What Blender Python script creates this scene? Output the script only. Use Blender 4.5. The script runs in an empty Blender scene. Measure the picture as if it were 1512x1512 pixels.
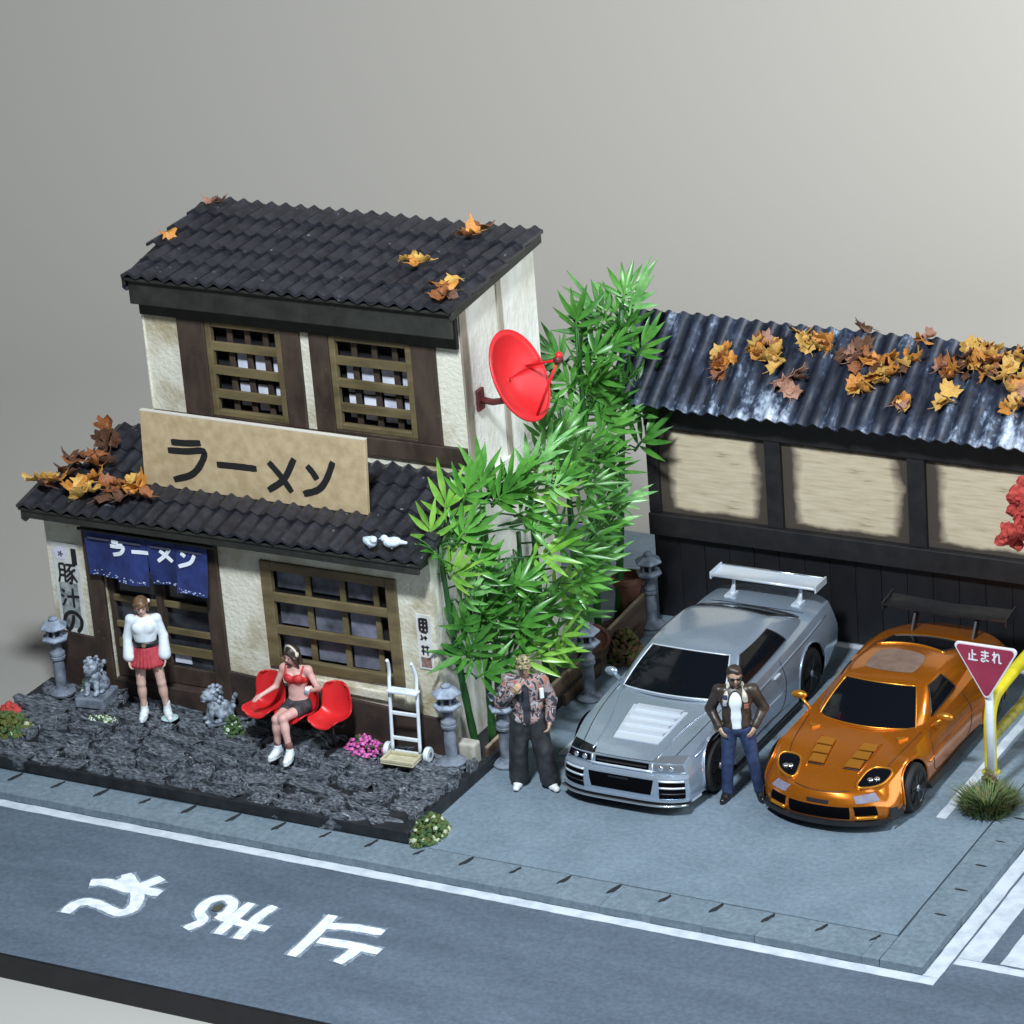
import bpy, math, random
import numpy as np
from mathutils import Vector, Matrix, Euler

# A 1:64 street diorama. Everything is laid out in full-size metres and brought
# to its real size (K) at the end of the script.
K = 1.0 / 64.0
scn = bpy.context.scene
COL = scn.collection
random.seed(7)
RNG = np.random.RandomState(11)

# ------------------------------------------------------------------ camera
FPX, YAW, PITCH, ROLL = 5400.04, 0.522918, 0.392257, -0.0815752
TC = np.array([-1.207405, -3.868899, 42.560004])
def cam_axes():
    cy, sy, cp, sp = math.cos(YAW), math.sin(YAW), math.cos(PITCH), math.sin(PITCH)
    f = np.array([-sy*cp, cy*cp, -sp]); r = np.array([cy, sy, 0.0]); u = np.cross(r, f)
    cr, sr = math.cos(ROLL), math.sin(ROLL)
    return np.array([cr*r+sr*u, -sr*r+cr*u, f])
CR = cam_axes()
CC = -CR.T @ TC
cam_d = bpy.data.cameras.new('camera'); cam = bpy.data.objects.new('camera', cam_d); COL.objects.link(cam)
cam.matrix_world = Matrix(((CR[0][0], CR[1][0], -CR[2][0], CC[0]*K),
                           (CR[0][1], CR[1][1], -CR[2][1], CC[1]*K),
                           (CR[0][2], CR[1][2], -CR[2][2], CC[2]*K), (0, 0, 0, 1)))
cam_d.sensor_width = 36.0; cam_d.lens = FPX/1512*36.0
cam_d.clip_start = 0.01; cam_d.clip_end = 50.0
scn.camera = cam

# ------------------------------------------------------------------ light
world = bpy.data.worlds.new('World'); scn.world = world; world.use_nodes = True
wb = world.node_tree.nodes['Background']
wb.inputs[0].default_value = (0.62, 0.80, 1.0, 1); wb.inputs[1].default_value = 0.055

def area(name, loc, target, size, watts, color, spread=180):
    d = bpy.data.lights.new(name, 'AREA'); d.shape = 'DISK'; d.size = size*K
    d.energy = watts; d.color = color; d.spread = math.radians(spread)
    o = bpy.data.objects.new(name, d); COL.objects.link(o)
    o.location = Vector(loc)*K
    o.rotation_euler = (Vector(target)-Vector(loc)).to_track_quat('-Z', 'Y').to_euler()
    return o
area('key_lamp', (4.2, -9.5, 18.5), (1.2, 2.6, 0.6), 2.2, 1.50, (0.86, 0.94, 1.0))
area('side_fill', (36.0, -2.0, 20.0), (0.0, 4.0, 2.5), 36.0, 2.7, (0.84, 0.94, 1.0))  # added broad fill: lifts the side wall, thins the shop's shadow
area('backdrop_fill', (36.0, 22.0, 26.0), (16.0, 39.0, 5.0), 8.0, 5.2, (0.98, 0.985, 0.985), 120)  # added light that grades the backdrop brighter towards the right

vs = scn.view_settings
vs.view_transform = 'Standard'; vs.look = 'None'; vs.gamma = 1.0; vs.use_curve_mapping = False
vs.exposure = 0.0

# ------------------------------------------------------------------ pixel rays (photo measurements, 1512 px)
def ray(u, v): return CR.T @ np.array([(u-756)/FPX, -(v-756)/FPX, 1.0])
def onZ(u, v, z=0.0): d = ray(u, v); return CC+d*(z-CC[2])/d[2]
def onY(u, v, y): d = ray(u, v); return CC+d*(y-CC[1])/d[1]
def onX(u, v, x): d = ray(u, v); return CC+d*(x-CC[0])/d[0]
def onP(u, v, z0, s, y0):                      # plane z = z0 + s*(y-y0)
    d = ray(u, v); k = (z0+s*(CC[1]-y0)-CC[2])/(d[2]-s*d[1]); return CC+d*k

# ------------------------------------------------------------------ materials
MATS = {}
def M(name, c1, c2=None, scale=8.0, rough=0.6, metal=0.0, bump=0.0, bscale=None, stretch=(1, 1, 1),
      detail=4.0, lo=0.35, hi=0.65, spec=0.5, coat=0.0, sss=0.0, trans=0.0, rough2=None, anis=None):
    if name in MATS: return MATS[name]
    m = bpy.data.materials.new(name); m.use_nodes = True
    nt = m.node_tree; N = nt.nodes; L = nt.links; b = N['Principled BSDF']
    b.inputs['Base Color'].default_value = (*c1, 1); b.inputs['Roughness'].default_value = rough
    b.inputs['Metallic'].default_value = metal; b.inputs['Specular IOR Level'].default_value = spec
    b.inputs['Coat Weight'].default_value = coat; b.inputs['Coat Roughness'].default_value = 0.06
    if c2 is not None or bump:
        tc = N.new('ShaderNodeTexCoord'); mp = N.new('ShaderNodeMapping')
        mp.inputs['Scale'].default_value = tuple(s/K for s in stretch)
        L.new(tc.outputs['Object'], mp.inputs['Vector'])
        oi = N.new('ShaderNodeObjectInfo'); ad = N.new('ShaderNodeVectorMath'); ad.operation = 'ADD'
        sc = N.new('ShaderNodeVectorMath'); sc.operation = 'SCALE'; sc.inputs['Scale'].default_value = 37.0
        cb = N.new('ShaderNodeCombineXYZ')
        for i in range(3): L.new(oi.outputs['Random'], cb.inputs[i])
        L.new(cb.outputs[0], sc.inputs[0]); L.new(mp.outputs[0], ad.inputs[0]); L.new(sc.outputs[0], ad.inputs[1])
    if c2 is not None:
        n = N.new('ShaderNodeTexNoise'); n.inputs['Scale'].default_value = scale; n.inputs['Detail'].default_value = detail
        n.inputs['Roughness'].default_value = 0.6
        L.new(ad.outputs[0], n.inputs['Vector'])
        r = N.new('ShaderNodeValToRGB'); r.color_ramp.elements[0].position = lo; r.color_ramp.elements[1].position = hi
        r.color_ramp.elements[0].color = (*c1, 1); r.color_ramp.elements[1].color = (*c2, 1)
        L.new(n.outputs['Fac'], r.inputs[0]); L.new(r.outputs[0], b.inputs['Base Color'])
        if rough2 is not None:
            mr = N.new('ShaderNodeMapRange'); mr.inputs['From Min'].default_value = lo; mr.inputs['From Max'].default_value = hi
            mr.inputs['To Min'].default_value = rough; mr.inputs['To Max'].default_value = rough2
            L.new(n.outputs['Fac'], mr.inputs['Value']); L.new(mr.outputs[0], b.inputs['Roughness'])
    if bump:
        n2 = N.new('ShaderNodeTexNoise'); n2.inputs['Scale'].default_value = bscale or scale*4; n2.inputs['Detail'].default_value = 5
        L.new(ad.outputs[0], n2.inputs['Vector'])
        bp = N.new('ShaderNodeBump'); bp.inputs['Strength'].default_value = min(1, bump*6); bp.inputs['Distance'].default_value = bump*K*0.5
        L.new(n2.outputs['Fac'], bp.inputs['Height']); L.new(bp.outputs[0], b.inputs['Normal'])
    if sss:
        b.inputs['Subsurface Weight'].default_value = sss; b.inputs['Subsurface Radius'].default_value = (0.05*K, 0.03*K, 0.02*K)
        b.inputs['Subsurface Scale'].default_value = 1.0
    if trans:
        t = N.new('ShaderNodeBsdfTranslucent'); mx = N.new('ShaderNodeMixShader'); mx.inputs[0].default_value = trans
        out = N['Material Output']; L.new(b.outputs[0], mx.inputs[1]); L.new(t.outputs[0], mx.inputs[2]); L.new(mx.outputs[0], out.inputs[0])
        if c2 is not None: L.new(r.outputs[0], t.inputs[0])
        else: t.inputs[0].default_value = (*c1, 1)
    MATS[name] = m
    return m

def grain(m, sc, amt):
    """fine sandy speckle on top of a material's colour"""
    nt = m.node_tree; N = nt.nodes; L = nt.links; b = N['Principled BSDF']; src = b.inputs['Base Color'].links[0].from_socket
    tc = N.new('ShaderNodeTexCoord'); n = N.new('ShaderNodeTexNoise'); n.inputs['Scale'].default_value = sc/K; n.inputs['Detail'].default_value = 3; n.inputs['Roughness'].default_value = .75
    L.new(tc.outputs['Object'], n.inputs['Vector'])
    mr = N.new('ShaderNodeMapRange'); mr.inputs['From Min'].default_value = .3; mr.inputs['From Max'].default_value = .7; mr.inputs['To Min'].default_value = 1-amt; mr.inputs['To Max'].default_value = 1+amt; L.new(n.outputs[0], mr.inputs[0])
    mx = N.new('ShaderNodeVectorMath'); mx.operation = 'SCALE'; L.new(src, mx.inputs[0]); L.new(mr.outputs[0], mx.inputs['Scale']); L.new(mx.outputs[0], b.inputs['Base Color'])

# ------------------------------------------------------------------ mesh builder
class MB:
    def __init__(s): s.v = []; s.f = []; s.mi = []
    def add(s, vs_, fs, mi=0):
        o = len(s.v); s.v += [tuple(map(float, p)) for p in vs_]
        s.f += [tuple(i+o for i in f) for f in fs]; s.mi += [mi]*len(fs); return s
    def box(s, c, d, rot=None, mi=0):
        x, y, z = d[0]/2, d[1]/2, d[2]/2
        P = [Vector(p) for p in ((-x,-y,-z),(x,-y,-z),(x,y,-z),(-x,y,-z),(-x,-y,z),(x,-y,z),(x,y,z),(-x,y,z))]
        if rot is not None:
            R = rot if isinstance(rot, Matrix) else Euler(rot).to_matrix()
            P = [R @ p for p in P]
        return s.add([p+Vector(c) for p in P], [(3,2,1,0),(4,5,6,7),(0,1,5,4),(1,2,6,5),(2,3,7,6),(3,0,4,7)], mi)
    def b2(s, x0, x1, y0, y1, z0, z1, mi=0):
        return s.box(((x0+x1)/2, (y0+y1)/2, (z0+z1)/2), (abs(x1-x0), abs(y1-y0), abs(z1-z0)), None, mi)
    def hexa(s, P, mi=0):                         # 8 points, bottom 4 then top 4
        return s.add(P, [(3,2,1,0),(4,5,6,7),(0,1,5,4),(1,2,6,5),(2,3,7,6),(3,0,4,7)], mi)
    def prism(s, poly, a, b, mi=0):               # polygon (list of 3d) swept from offset a to offset b
        n = len(poly); A = [Vector(p)+Vector(a) for p in poly]; B = [Vector(p)+Vector(b) for p in poly]
        return s.add(A+B, [tuple(range(n-1, -1, -1)), tuple(range(n, 2*n))]+[(i, (i+1) % n, n+(i+1) % n, n+i) for i in range(n)], mi)
    def tube(s, pts, r, n=8, cap=True, mi=0):
        pts = [Vector(p) for p in pts]; rs = r if isinstance(r, (list, tuple)) else [r]*len(pts)
        V = []; prev = None
        for i, p in enumerate(pts):
            t = (pts[min(i+1, len(pts)-1)]-pts[max(i-1, 0)]).normalized()
            if prev is None:
                a = Vector((0, 0, 1)) if abs(t.z) < 0.9 else Vector((1, 0, 0)); x = t.cross(a).normalized()
            else: x = (prev-t*prev.dot(t)).normalized()
            prev = x; y = t.cross(x)
            V += [p+(x*math.cos(2*math.pi*k/n)+y*math.sin(2*math.pi*k/n))*rs[i] for k in range(n)]
        F = [(i*n+k, i*n+(k+1) % n, (i+1)*n+(k+1) % n, (i+1)*n+k) for i in range(len(pts)-1) for k in range(n)]
        if cap: F += [tuple(range(n-1, -1, -1)), tuple((len(pts)-1)*n+k for k in range(n))]
        return s.add(V, F, mi)
    def lathe(s, prof, n=24, c=(0, 0, 0), axis='z', mi=0, rot=0.0):
        V = []
        for (r, z) in prof:
            for k in range(n):
                a = 2*math.pi*k/n+rot; p = (r*math.cos(a), r*math.sin(a), z)
                if axis == 'x': p = (z, p[0], p[1])
                if axis == 'y': p = (p[0], z, p[1])
                V.append((p[0]+c[0], p[1]+c[1], p[2]+c[2]))
        m = len(prof)
        F = [(i*n+k, i*n+(k+1) % n, (i+1)*n+(k+1) % n, (i+1)*n+k) for i in range(m-1) for k in range(n)]
        F += [tuple(range(n-1, -1, -1)), tuple((m-1)*n+k for k in range(n))]
        return s.add(V, F, mi)
    def grid(s, P, mi=0, closed=False):           # P[i][j]
        a, b = len(P), len(P[0]); V = [p for row in P for p in row]
        F = [(i*b+j, i*b+j+1, (i+1)*b+j+1, (i+1)*b+j) for i in range(a-1) for j in range(b-1)]
        return s.add(V, F, mi)
    def ico(s, c, r, sub=1, jit=0.0, mi=0, sq=(1, 1, 1)):
        V, F = ICO[sub]; c = np.array(c)
        Q = V*np.array(sq)*r*(1+jit*RNG.uniform(-1, 1, (len(V), 1)))+c
        return s.add(Q.tolist(), F, mi)
    def mesh(s, name, smooth=False):
        me = bpy.data.meshes.new(name); me.from_pydata(s.v, [], s.f)
        me.polygons.foreach_set('material_index', s.mi)
        me.polygons.foreach_set('use_smooth', [bool(smooth)]*len(s.f))
        me.update(); return me
    def build(s, name, mat, parent=None, smooth=False, bevel=0.0, auto=None, loc=None):
        me = s.mesh(name, smooth or auto is not None)
        return put(name, me, mat, parent, bevel, auto, loc)

def make_ico():
    out = {}
    t = (1+5**.5)/2
    V = np.array([(-1,t,0),(1,t,0),(-1,-t,0),(1,-t,0),(0,-1,t),(0,1,t),(0,-1,-t),(0,1,-t),(t,0,-1),(t,0,1),(-t,0,-1),(-t,0,1)], float)
    V /= np.linalg.norm(V[0]); V = V.tolist()
    F = [(0,11,5),(0,5,1),(0,1,7),(0,7,10),(0,10,11),(1,5,9),(5,11,4),(11,10,2),(10,7,6),(7,1,8),(3,9,4),(3,4,2),(3,2,6),(3,6,8),(3,8,9),(4,9,5),(2,4,11),(6,2,10),(8,6,7),(9,8,1)]
    out[0] = (np.array(V), F)
    for sdiv in (1, 2, 3):
        V = [list(v) for v in V]; G = []; mid = {}
        def mp(a, b):
            k = (min(a, b), max(a, b))
            if k not in mid:
                p = np.array(V[a])+np.array(V[b]); p /= np.linalg.norm(p); mid[k] = len(V); V.append(p.tolist())
            return mid[k]
        for (a, b, c) in F:
            x, y, z = mp(a, b), mp(b, c), mp(c, a); G += [(a, x, z), (b, y, x), (c, z, y), (x, y, z)]
        F = G; out[sdiv] = (np.array(V), F)
    return out
ICO = make_ico()

def put(name, me, mat, parent=None, bevel=0.0, auto=None, loc=None):
    o = bpy.data.objects.new(name, me); COL.objects.link(o)
    if mat is not None and not me.materials:
        for m in (mat if isinstance(mat, (list, tuple)) else [mat]): me.materials.append(m)
    if parent is not None: o.parent = parent
    if loc is not None: o.location = loc
    if bevel:
        b = o.modifiers.new('bevel', 'BEVEL'); b.width = bevel*K; b.segments = 2; b.limit_method = 'ANGLE'; b.angle_limit = math.radians(35)
    if auto is not None:
        try: me.set_sharp_from_angle(angle=math.radians(auto))
        except Exception: pass
    return o
def tag(o, label, cat=None, group=None, kind=None):
    if label: o['label'] = label
    if cat: o['category'] = cat
    if group: o['group'] = group
    if kind: o['kind'] = kind
    return o
def thing(name, label, cat, loc=(0, 0, 0), rz=0.0, group=None, rot=None):
    o = bpy.data.objects.new(name, None); COL.objects.link(o); o.location = loc
    o.rotation_euler = rot if rot else (0, 0, rz); o.empty_display_size = 0.002
    return tag(o, label, cat, group)
def struct(name, o_or_mb, mat, parent=None, **kw):
    o = o_or_mb.build(name, mat, parent, **kw); o['kind'] = 'structure'; return o

def smooth_poly(pts, n=6):                        # catmull-rom through points
    pts = [np.array(p, float) for p in pts]
    if len(pts) < 3: return [pts[0]+(pts[1]-pts[0])*i/n for i in range(n+1)]
    P = [2*pts[0]-pts[1]]+pts+[2*pts[-1]-pts[-2]]; out = []
    for i in range(1, len(P)-2):
        for k in range(n):
            t = k/n; a, b, c, d = P[i-1], P[i], P[i+1], P[i+2]
            out.append(0.5*((2*b)+(c-a)*t+(2*a-5*b+4*c-d)*t*t+(3*b-a-3*c+d)*t**3))
    return out+[pts[-1]]

def stroke(mb, pts, w, nrm, h0, h1, ends=0.9, mi=0, smooth=True, wig=0.0):
    """a flat brush stroke through 3d points lying on a surface with normal nrm, raised from h0 to h1"""
    P = smooth_poly(pts, 5) if smooth else [np.array(p, float) for p in pts]
    nrm = np.array(nrm, float); Lf = []; Rt = []
    for i, p in enumerate(P):
        t = P[min(i+1, len(P)-1)]-P[max(i-1, 0)]; t /= (np.linalg.norm(t)+1e-9)
        s = np.cross(nrm, t); k = (ends if i in (0, len(P)-1) else 1.0)*(1+wig*RNG.uniform(-1, 1)); Lf.append(p+s*w/2*k); Rt.append(p-s*w/2*k)
    n = len(P); V = [q+nrm*h1 for q in Lf]+[q+nrm*h1 for q in Rt]+[q+nrm*h0 for q in Lf]+[q+nrm*h0 for q in Rt]
    F = []
    for i in range(n-1):
        F += [(i, n+i, n+i+1, i+1), (2*n+i, i, i+1, 2*n+i+1), (n+i, 3*n+i, 3*n+i+1, n+i+1)]
    F += [(0, 2*n, 3*n, n), (n-1, 2*n-1, 4*n-1, 3*n-1)]
    mb.add(V, F, mi)

# ------------------------------------------------------------------ implicit bodies (one continuous skin)
def sdf_mesh(name, prims, vox=0.01, k=0.02, noise=0.0, nscale=30.0):
    """prims: ('c',a,b,ra,rb[,k]) tapered capsule | ('e',c,(rx,ry,rz)[,k[,euler]]) ellipsoid; ('-e',...) cuts"""
    lo = np.full(3, 1e9); hi = -lo
    for p in prims:
        if p[0] == 'c':
            r = max(p[3], p[4])+0.02
            for q in (p[1], p[2]): lo = np.minimum(lo, np.array(q)-r); hi = np.maximum(hi, np.array(q)+r)
        elif p[0] == 'e':
            r = max(p[2])+0.02; lo = np.minimum(lo, np.array(p[1])-r); hi = np.maximum(hi, np.array(p[1])+r)
    lo -= vox*3; hi += vox*3
    n = np.ceil((hi-lo)/vox).astype(int)+1
    D = np.full(n, 0.5)
    for p in prims:
        neg = p[0][0] == '-'
        if p[0] == 'c':
            a, b, ra, rb = np.array(p[1], float), np.array(p[2], float), p[3], p[4]; kk = p[5] if len(p) > 5 else k
            m = max(ra, rb)+kk*1.2+3*vox; l2 = np.minimum(a, b)-m; h2 = np.maximum(a, b)+m
        else:
            c, rr = np.array(p[1], float), np.array(p[2], float); kk = p[3] if len(p) > 3 else k
            m = max(rr)+kk*1.2+3*vox; l2 = c-m; h2 = c+m
        i0 = np.maximum(((l2-lo)/vox).astype(int), 0); i1 = np.minimum(((h2-lo)/vox).astype(int)+2, n)
        if (i1 <= i0).any(): continue
        sl = tuple(slice(i0[d], i1[d]) for d in range(3))
        X, Y, Z = np.meshgrid(*[lo[d]+vox*np.arange(i0[d], i1[d]) for d in range(3)], indexing='ij')
        if p[0] == 'c':
            ab = b-a; L2 = ab@ab+1e-12
            t = np.clip(((X-a[0])*ab[0]+(Y-a[1])*ab[1]+(Z-a[2])*ab[2])/L2, 0, 1)
            d = np.sqrt((X-a[0]-t*ab[0])**2+(Y-a[1]-t*ab[1])**2+(Z-a[2]-t*ab[2])**2)-(ra+(rb-ra)*t)
        else:
            qx, qy, qz = X-c[0], Y-c[1], Z-c[2]
            if len(p) > 4 and p[4] is not None:
                Rm = np.array(Euler(p[4]).to_matrix()).T
                qx, qy, qz = [Rm[i][0]*qx+Rm[i][1]*qy+Rm[i][2]*qz for i in range(3)]
            s = np.sqrt((qx/rr[0])**2+(qy/rr[1])**2+(qz/rr[2])**2)
            g = np.sqrt((qx/rr[0]**2)**2+(qy/rr[1]**2)**2+(qz/rr[2]**2)**2)+1e-9
            d = s*(s-1)/g
        E = D[sl]
        if neg: D[sl] = np.maximum(E, -d)
        else:
            h = np.clip(0.5+0.5*(E-d)/kk, 0, 1); D[sl] = E*(1-h)+d*h-kk*h*(1-h)
    if noise:
        X, Y, Z = np.meshgrid(*[lo[d]+vox*np.arange(n[d]) for d in range(3)], indexing='ij')
        w = nscale
        D = D+noise*(np.sin(w*X+1.3*np.sin(w*.7*Z))*np.sin(w*1.1*Y+np.sin(w*.6*X))*np.sin(w*.9*Z+1.7))
    ins = D < 0
    # surface nets
    c8 = [ins[i:n[0]-1+i, j:n[1]-1+j, l:n[2]-1+l] for i in (0, 1) for j in (0, 1) for l in (0, 1)]
    cnt = sum(c.astype(np.int8) for c in c8); act = (cnt > 0) & (cnt < 8)
    idx = -np.ones(act.shape, int); ids = np.argwhere(act); idx[act] = np.arange(len(ids))
    S = np.zeros((len(ids), 3)); W = np.zeros(len(ids))
    corners = [(i, j, l) for i in (0, 1) for j in (0, 1) for l in (0, 1)]
    for a in range(8):
        for b in range(a+1, 8):
            A, B = np.array(corners[a]), np.array(corners[b])
            if abs(A-B).sum() != 1: continue
            da = D[tuple((ids+A).T)]; db = D[tuple((ids+B).T)]
            m = (da < 0) != (db < 0); t = np.where(m, da/(da-db+1e-12), 0)
            S += np.where(m[:, None], A+(B-A)*t[:, None], 0); W += m
    V = lo+vox*(ids+S/W[:, None])
    F = []
    for ax in range(3):
        o1, o2 = [(1, 2), (2, 0), (0, 1)][ax]
        sh = list(n); sh[ax] -= 1
        sa = [slice(None)]*3; sb = [slice(None)]*3; sa[ax] = slice(0, n[ax]-1); sb[ax] = slice(1, n[ax])
        e = ins[tuple(sa)] != ins[tuple(sb)]
        E = np.argwhere(e); E = E[(E[:, o1] > 0) & (E[:, o2] > 0)]
        if not len(E): continue
        def cell(d1, d2):
            q = E.copy(); q[:, o1] -= d1; q[:, o2] -= d2; return idx[tuple(q.T)]
        q = np.stack([cell(1, 1), cell(0, 1), cell(0, 0), cell(1, 0)], 1)
        flip = ~ins[tuple(E.T)]; q[flip] = q[flip][:, ::-1]; F.append(q)
    F = np.concatenate(F)
    F = F[(F >= 0).all(1)]
    me = bpy.data.meshes.new(name); me.from_pydata(V.tolist(), [], F.tolist())
    me.polygons.foreach_set('use_smooth', [True]*len(me.polygons)); me.update()
    return me
def sdf(name, prims, mat, parent, vox=0.01, k=0.02, **kw):
    return put(name, sdf_mesh(name, prims, vox, k, **kw), mat, parent)
# ================================================================== setting
ZR = -0.10                                         # road surface; pavement surface is z = 0
m_back = M('backdrop_paper', (0.388, 0.374, 0.348), rough=0.95, spec=0.1)
fh = Vector((-math.sin(YAW), math.cos(YAW), 0)); rh = Vector((math.cos(YAW), math.sin(YAW), 0))
ZF = -0.42
prof = [(-70, ZF), (-20, ZF), (0, ZF), (18, ZF)]+[(18+14*math.sin(a), ZF+14*(1-math.cos(a))) for a in np.linspace(0.1, math.pi/2*0.92, 14)]
prof += [(prof[-1][0]+4, prof[-1][1]+32)]
g = MB(); g.grid([[fh*d+rh*w+Vector((0, 0, z)) for w in np.linspace(-70, 70, 9)] for d, z in prof])
struct('backdrop', g, m_back, smooth=True)

m_black = M('base_black', (0.006, 0.006, 0.009), (0.012, 0.012, 0.016), 3, rough=0.45, bump=0.004, bscale=30)
base = struct('base_board', MB().b2(-6.42, 12, -3.72, 9.2, -0.42, ZR-0.004), m_black, bevel=0.012)
m_road = M('road_paint', (0.064, 0.088, 0.122), (0.105, 0.138, 0.182), 1.6, rough=0.8, bump=0.03, bscale=34, lo=0.3, hi=0.72, stretch=(.28, 1.1, 1), detail=9)
road = struct('road', MB().b2(-6.41, 11.99, -3.70, 9.19, ZR-0.0035, ZR), m_road)
m_pave = M('pavement_paint', (0.130, 0.178, 0.224), (0.178, 0.233, 0.286), 1.7, rough=0.82, bump=0.03, bscale=30, lo=0.28, hi=0.74, detail=10)
lot = struct('parking_lot', MB().b2(-6.4, 6.13, 0.012, 9.18, ZR+0.001, 0.0), m_pave)
m_slab = M('kerb_paint', (0.115, 0.16, 0.195), (0.168, 0.218, 0.262), 2.6, rough=0.85, bump=0.04, bscale=22, lo=0.28, hi=0.74, detail=9)
grain(m_road, 17, .22); grain(m_pave, 15, .20); grain(m_slab, 13, .24)
pav = struct('pavement', MB().b2(-6.4, 6.62, -0.52, 9.17, ZR+0.001, -0.02), M('kerb_joint', (0.03, 0.045, 0.055), rough=0.9))
m_hole = M('drain_dark', (0.012, 0.015, 0.018), rough=0.9)
def slab_piece(x0, x1, y0, y1):
    j = 0.0010; dz = random.uniform(-0.003, 0.003)
    b = MB(); P = []
    for z in (-0.097, 0.0+dz):
        for (x, y) in ((x0+j, y0+j), (x1-j, y0+j), (x1-j, y1-j), (x0+j, y1-j)):
            P.append((x+random.uniform(-.004, .004), y+random.uniform(-.004, .004), z+(random.uniform(-.003, .003) if z > -0.05 else 0)))
    b.hexa(P); return b.build('paving_slab', m_slab, pav, bevel=0.004)
xs = [-6.4]+[-6.12+0.635*i for i in range(20)]+[6.15]
for a, b_ in zip(xs[:-1], xs[1:]):
    slab_piece(a, b_, -0.54, -0.004)
for i, x in enumerate(xs[1:-1]):
    w = random.uniform(0.7, 1.2)
    pts = [(x-0.012-0.055*math.cos(t)*w-0.03*math.sin(t), -0.14-0.03*math.sin(t)*2.2*w, 0.0055) for t in np.linspace(0, 2*math.pi, 11)[:-1]]
    MB().prism([(x-0.01+(0.024+.018*max(0, -math.sin(t)))*w*math.cos(t)+0.03*math.sin(t)+random.uniform(-.006, .006), -0.13+(0.10+.02*math.cos(3*t))*w*math.sin(t), 0) for t in np.linspace(0, 2*math.pi, 16)[:-1]], (0, 0, -0.03), (0, 0, 0.0065)).build('drain_hole', m_hole, pav)
slab_piece(6.15, 6.64, -0.54, -0.004)
ys = [-0.004+0.60*i for i in range(16)]
for a, b_ in zip(ys[:-1], ys[1:]): slab_piece(6.15, 6.64, a, b_)
for y in ys[1:12]:
    MB().prism([(6.40+random.uniform(-.01, .01)+0.07*math.cos(t), y+0.014*math.sin(t), 0) for t in np.linspace(0, 2*math.pi, 9)[:-1]], (0, 0, -0.02), (0, 0, 0.006)).build('joint_crack', m_hole, pav)

# painted lines
m_white = M('road_white', (0.36, 0.42, 0.48), (0.55, 0.60, 0.66), 5, rough=0.75, bump=0.01, bscale=30, lo=0.25, hi=0.6)
def line(x0, x1, y0, y1, z, par, n=24):
    b = MB(); along_x = abs(x1-x0) > abs(y1-y0); Pt = []
    for i in range(n+1):
        t = i/n; w = random.uniform(-.006, .006); w2 = random.uniform(-.006, .006)
        if along_x: Pt.append([(x0+(x1-x0)*t, y0+w, z), (x0+(x1-x0)*t, y1+w2, z)])
        else: Pt.append([(x1+w, y0+(y1-y0)*t, z), (x0+w2, y0+(y1-y0)*t, z)])
    V = [p for r in Pt for p in r]; F = [(2*i, 2*i+2, 2*i+3, 2*i+1) for i in range(n)]
    b.add(V, F)
    V2 = [(p[0], p[1], p[2]-0.003) for p in V]; b.add(V2, [tuple(reversed(f)) for f in F])
    return b.build('painted_line', m_white, par)
line(-6.4, 6.83, -0.70, -0.545, ZR+0.004, road, 90)
line(6.645, 6.83, -0.54, 9.1, ZR+0.004, road, 60)
line(0.57, 0.69, 2.68, 6.62, 0.004, lot); line(5.49, 5.61, 2.70, 6.62, 0.004, lot); line(0.57, 5.61, 6.625, 6.74, 0.004, lot)
line(6.86, 7.125, -0.06, 9.1, ZR+0.0045, road, 40)
for i in range(4): line(7.335+0.5*i, 7.6+0.5*i, -0.03+0.01*i, 9.1, ZR+0.0045, road, 40)
line(6.86, 9.4, -0.20, -0.065, ZR+0.004, road, 20)

# the three characters sprayed on the road (they face oncoming traffic)
m_spray = M('spray_white', (0.52, 0.57, 0.63), (0.76, 0.79, 0.83), 9, rough=0.8, lo=0.3, hi=0.6)
m_spray2 = M('overspray', (0.13, 0.17, 0.22), (0.25, 0.30, 0.36), 26, rough=0.85, lo=0.4, hi=0.62)
def road_char(strokes, w):
    b = MB(); h = MB()
    for i, s in enumerate(strokes):
        P = [onZ(u/2, 1100+v/2, ZR) for u, v in s]
        stroke(b, P, w*random.uniform(.95, 1.08), (0, 0, 1), 0.0045+0.0007*i, 0.0062+0.0007*i, ends=0.80, wig=0.09)
        stroke(h, P, w*1.45, (0, 0, 1), 0.0005+0.0003*i, 0.0014+0.0003*i, ends=1.15, wig=0.10)
    o = b.build('painted_character', m_spray, road); h.build('overspray', m_spray2, o)
road_char([[(192, 497), (222, 472), (262, 464), (305, 478), (348, 496), (385, 488), (404, 462), (402, 428), (372, 382)],
           [(266, 408), (320, 408), (392, 432)], [(480, 394), (410, 422)], [(474, 440), (400, 424), (345, 400)]], 0.155)
road_char([[(548, 544), (598, 520), (590, 494), (618, 462), (664, 452), (688, 470), (672, 496), (648, 506)],
           [(812, 477), (760, 512), (700, 574)], [(744, 468), (700, 505), (642, 560)], [(640, 506), (720, 530), (790, 546)]], 0.13)
road_char([[(984, 504), (930, 560), (860, 624)], [(960, 536), (1040, 540), (1132, 556)], [(940, 578), (1030, 592), (1122, 612)], [(1062, 596), (1034, 620), (996, 645)]], 0.145)
# dry leaf on the road paint
MB().prism([onZ(312+u, 1343+v, ZR) for u, v in ((0, 2), (6, -4), (14, -7), (20, -6), (16, 0), (8, 4))], (0, 0, 0.006), (0, 0, 0.012)).build('fallen_leaf', M('leaf_grey', (0.06, 0.06, 0.045), rough=.8), road)

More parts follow.
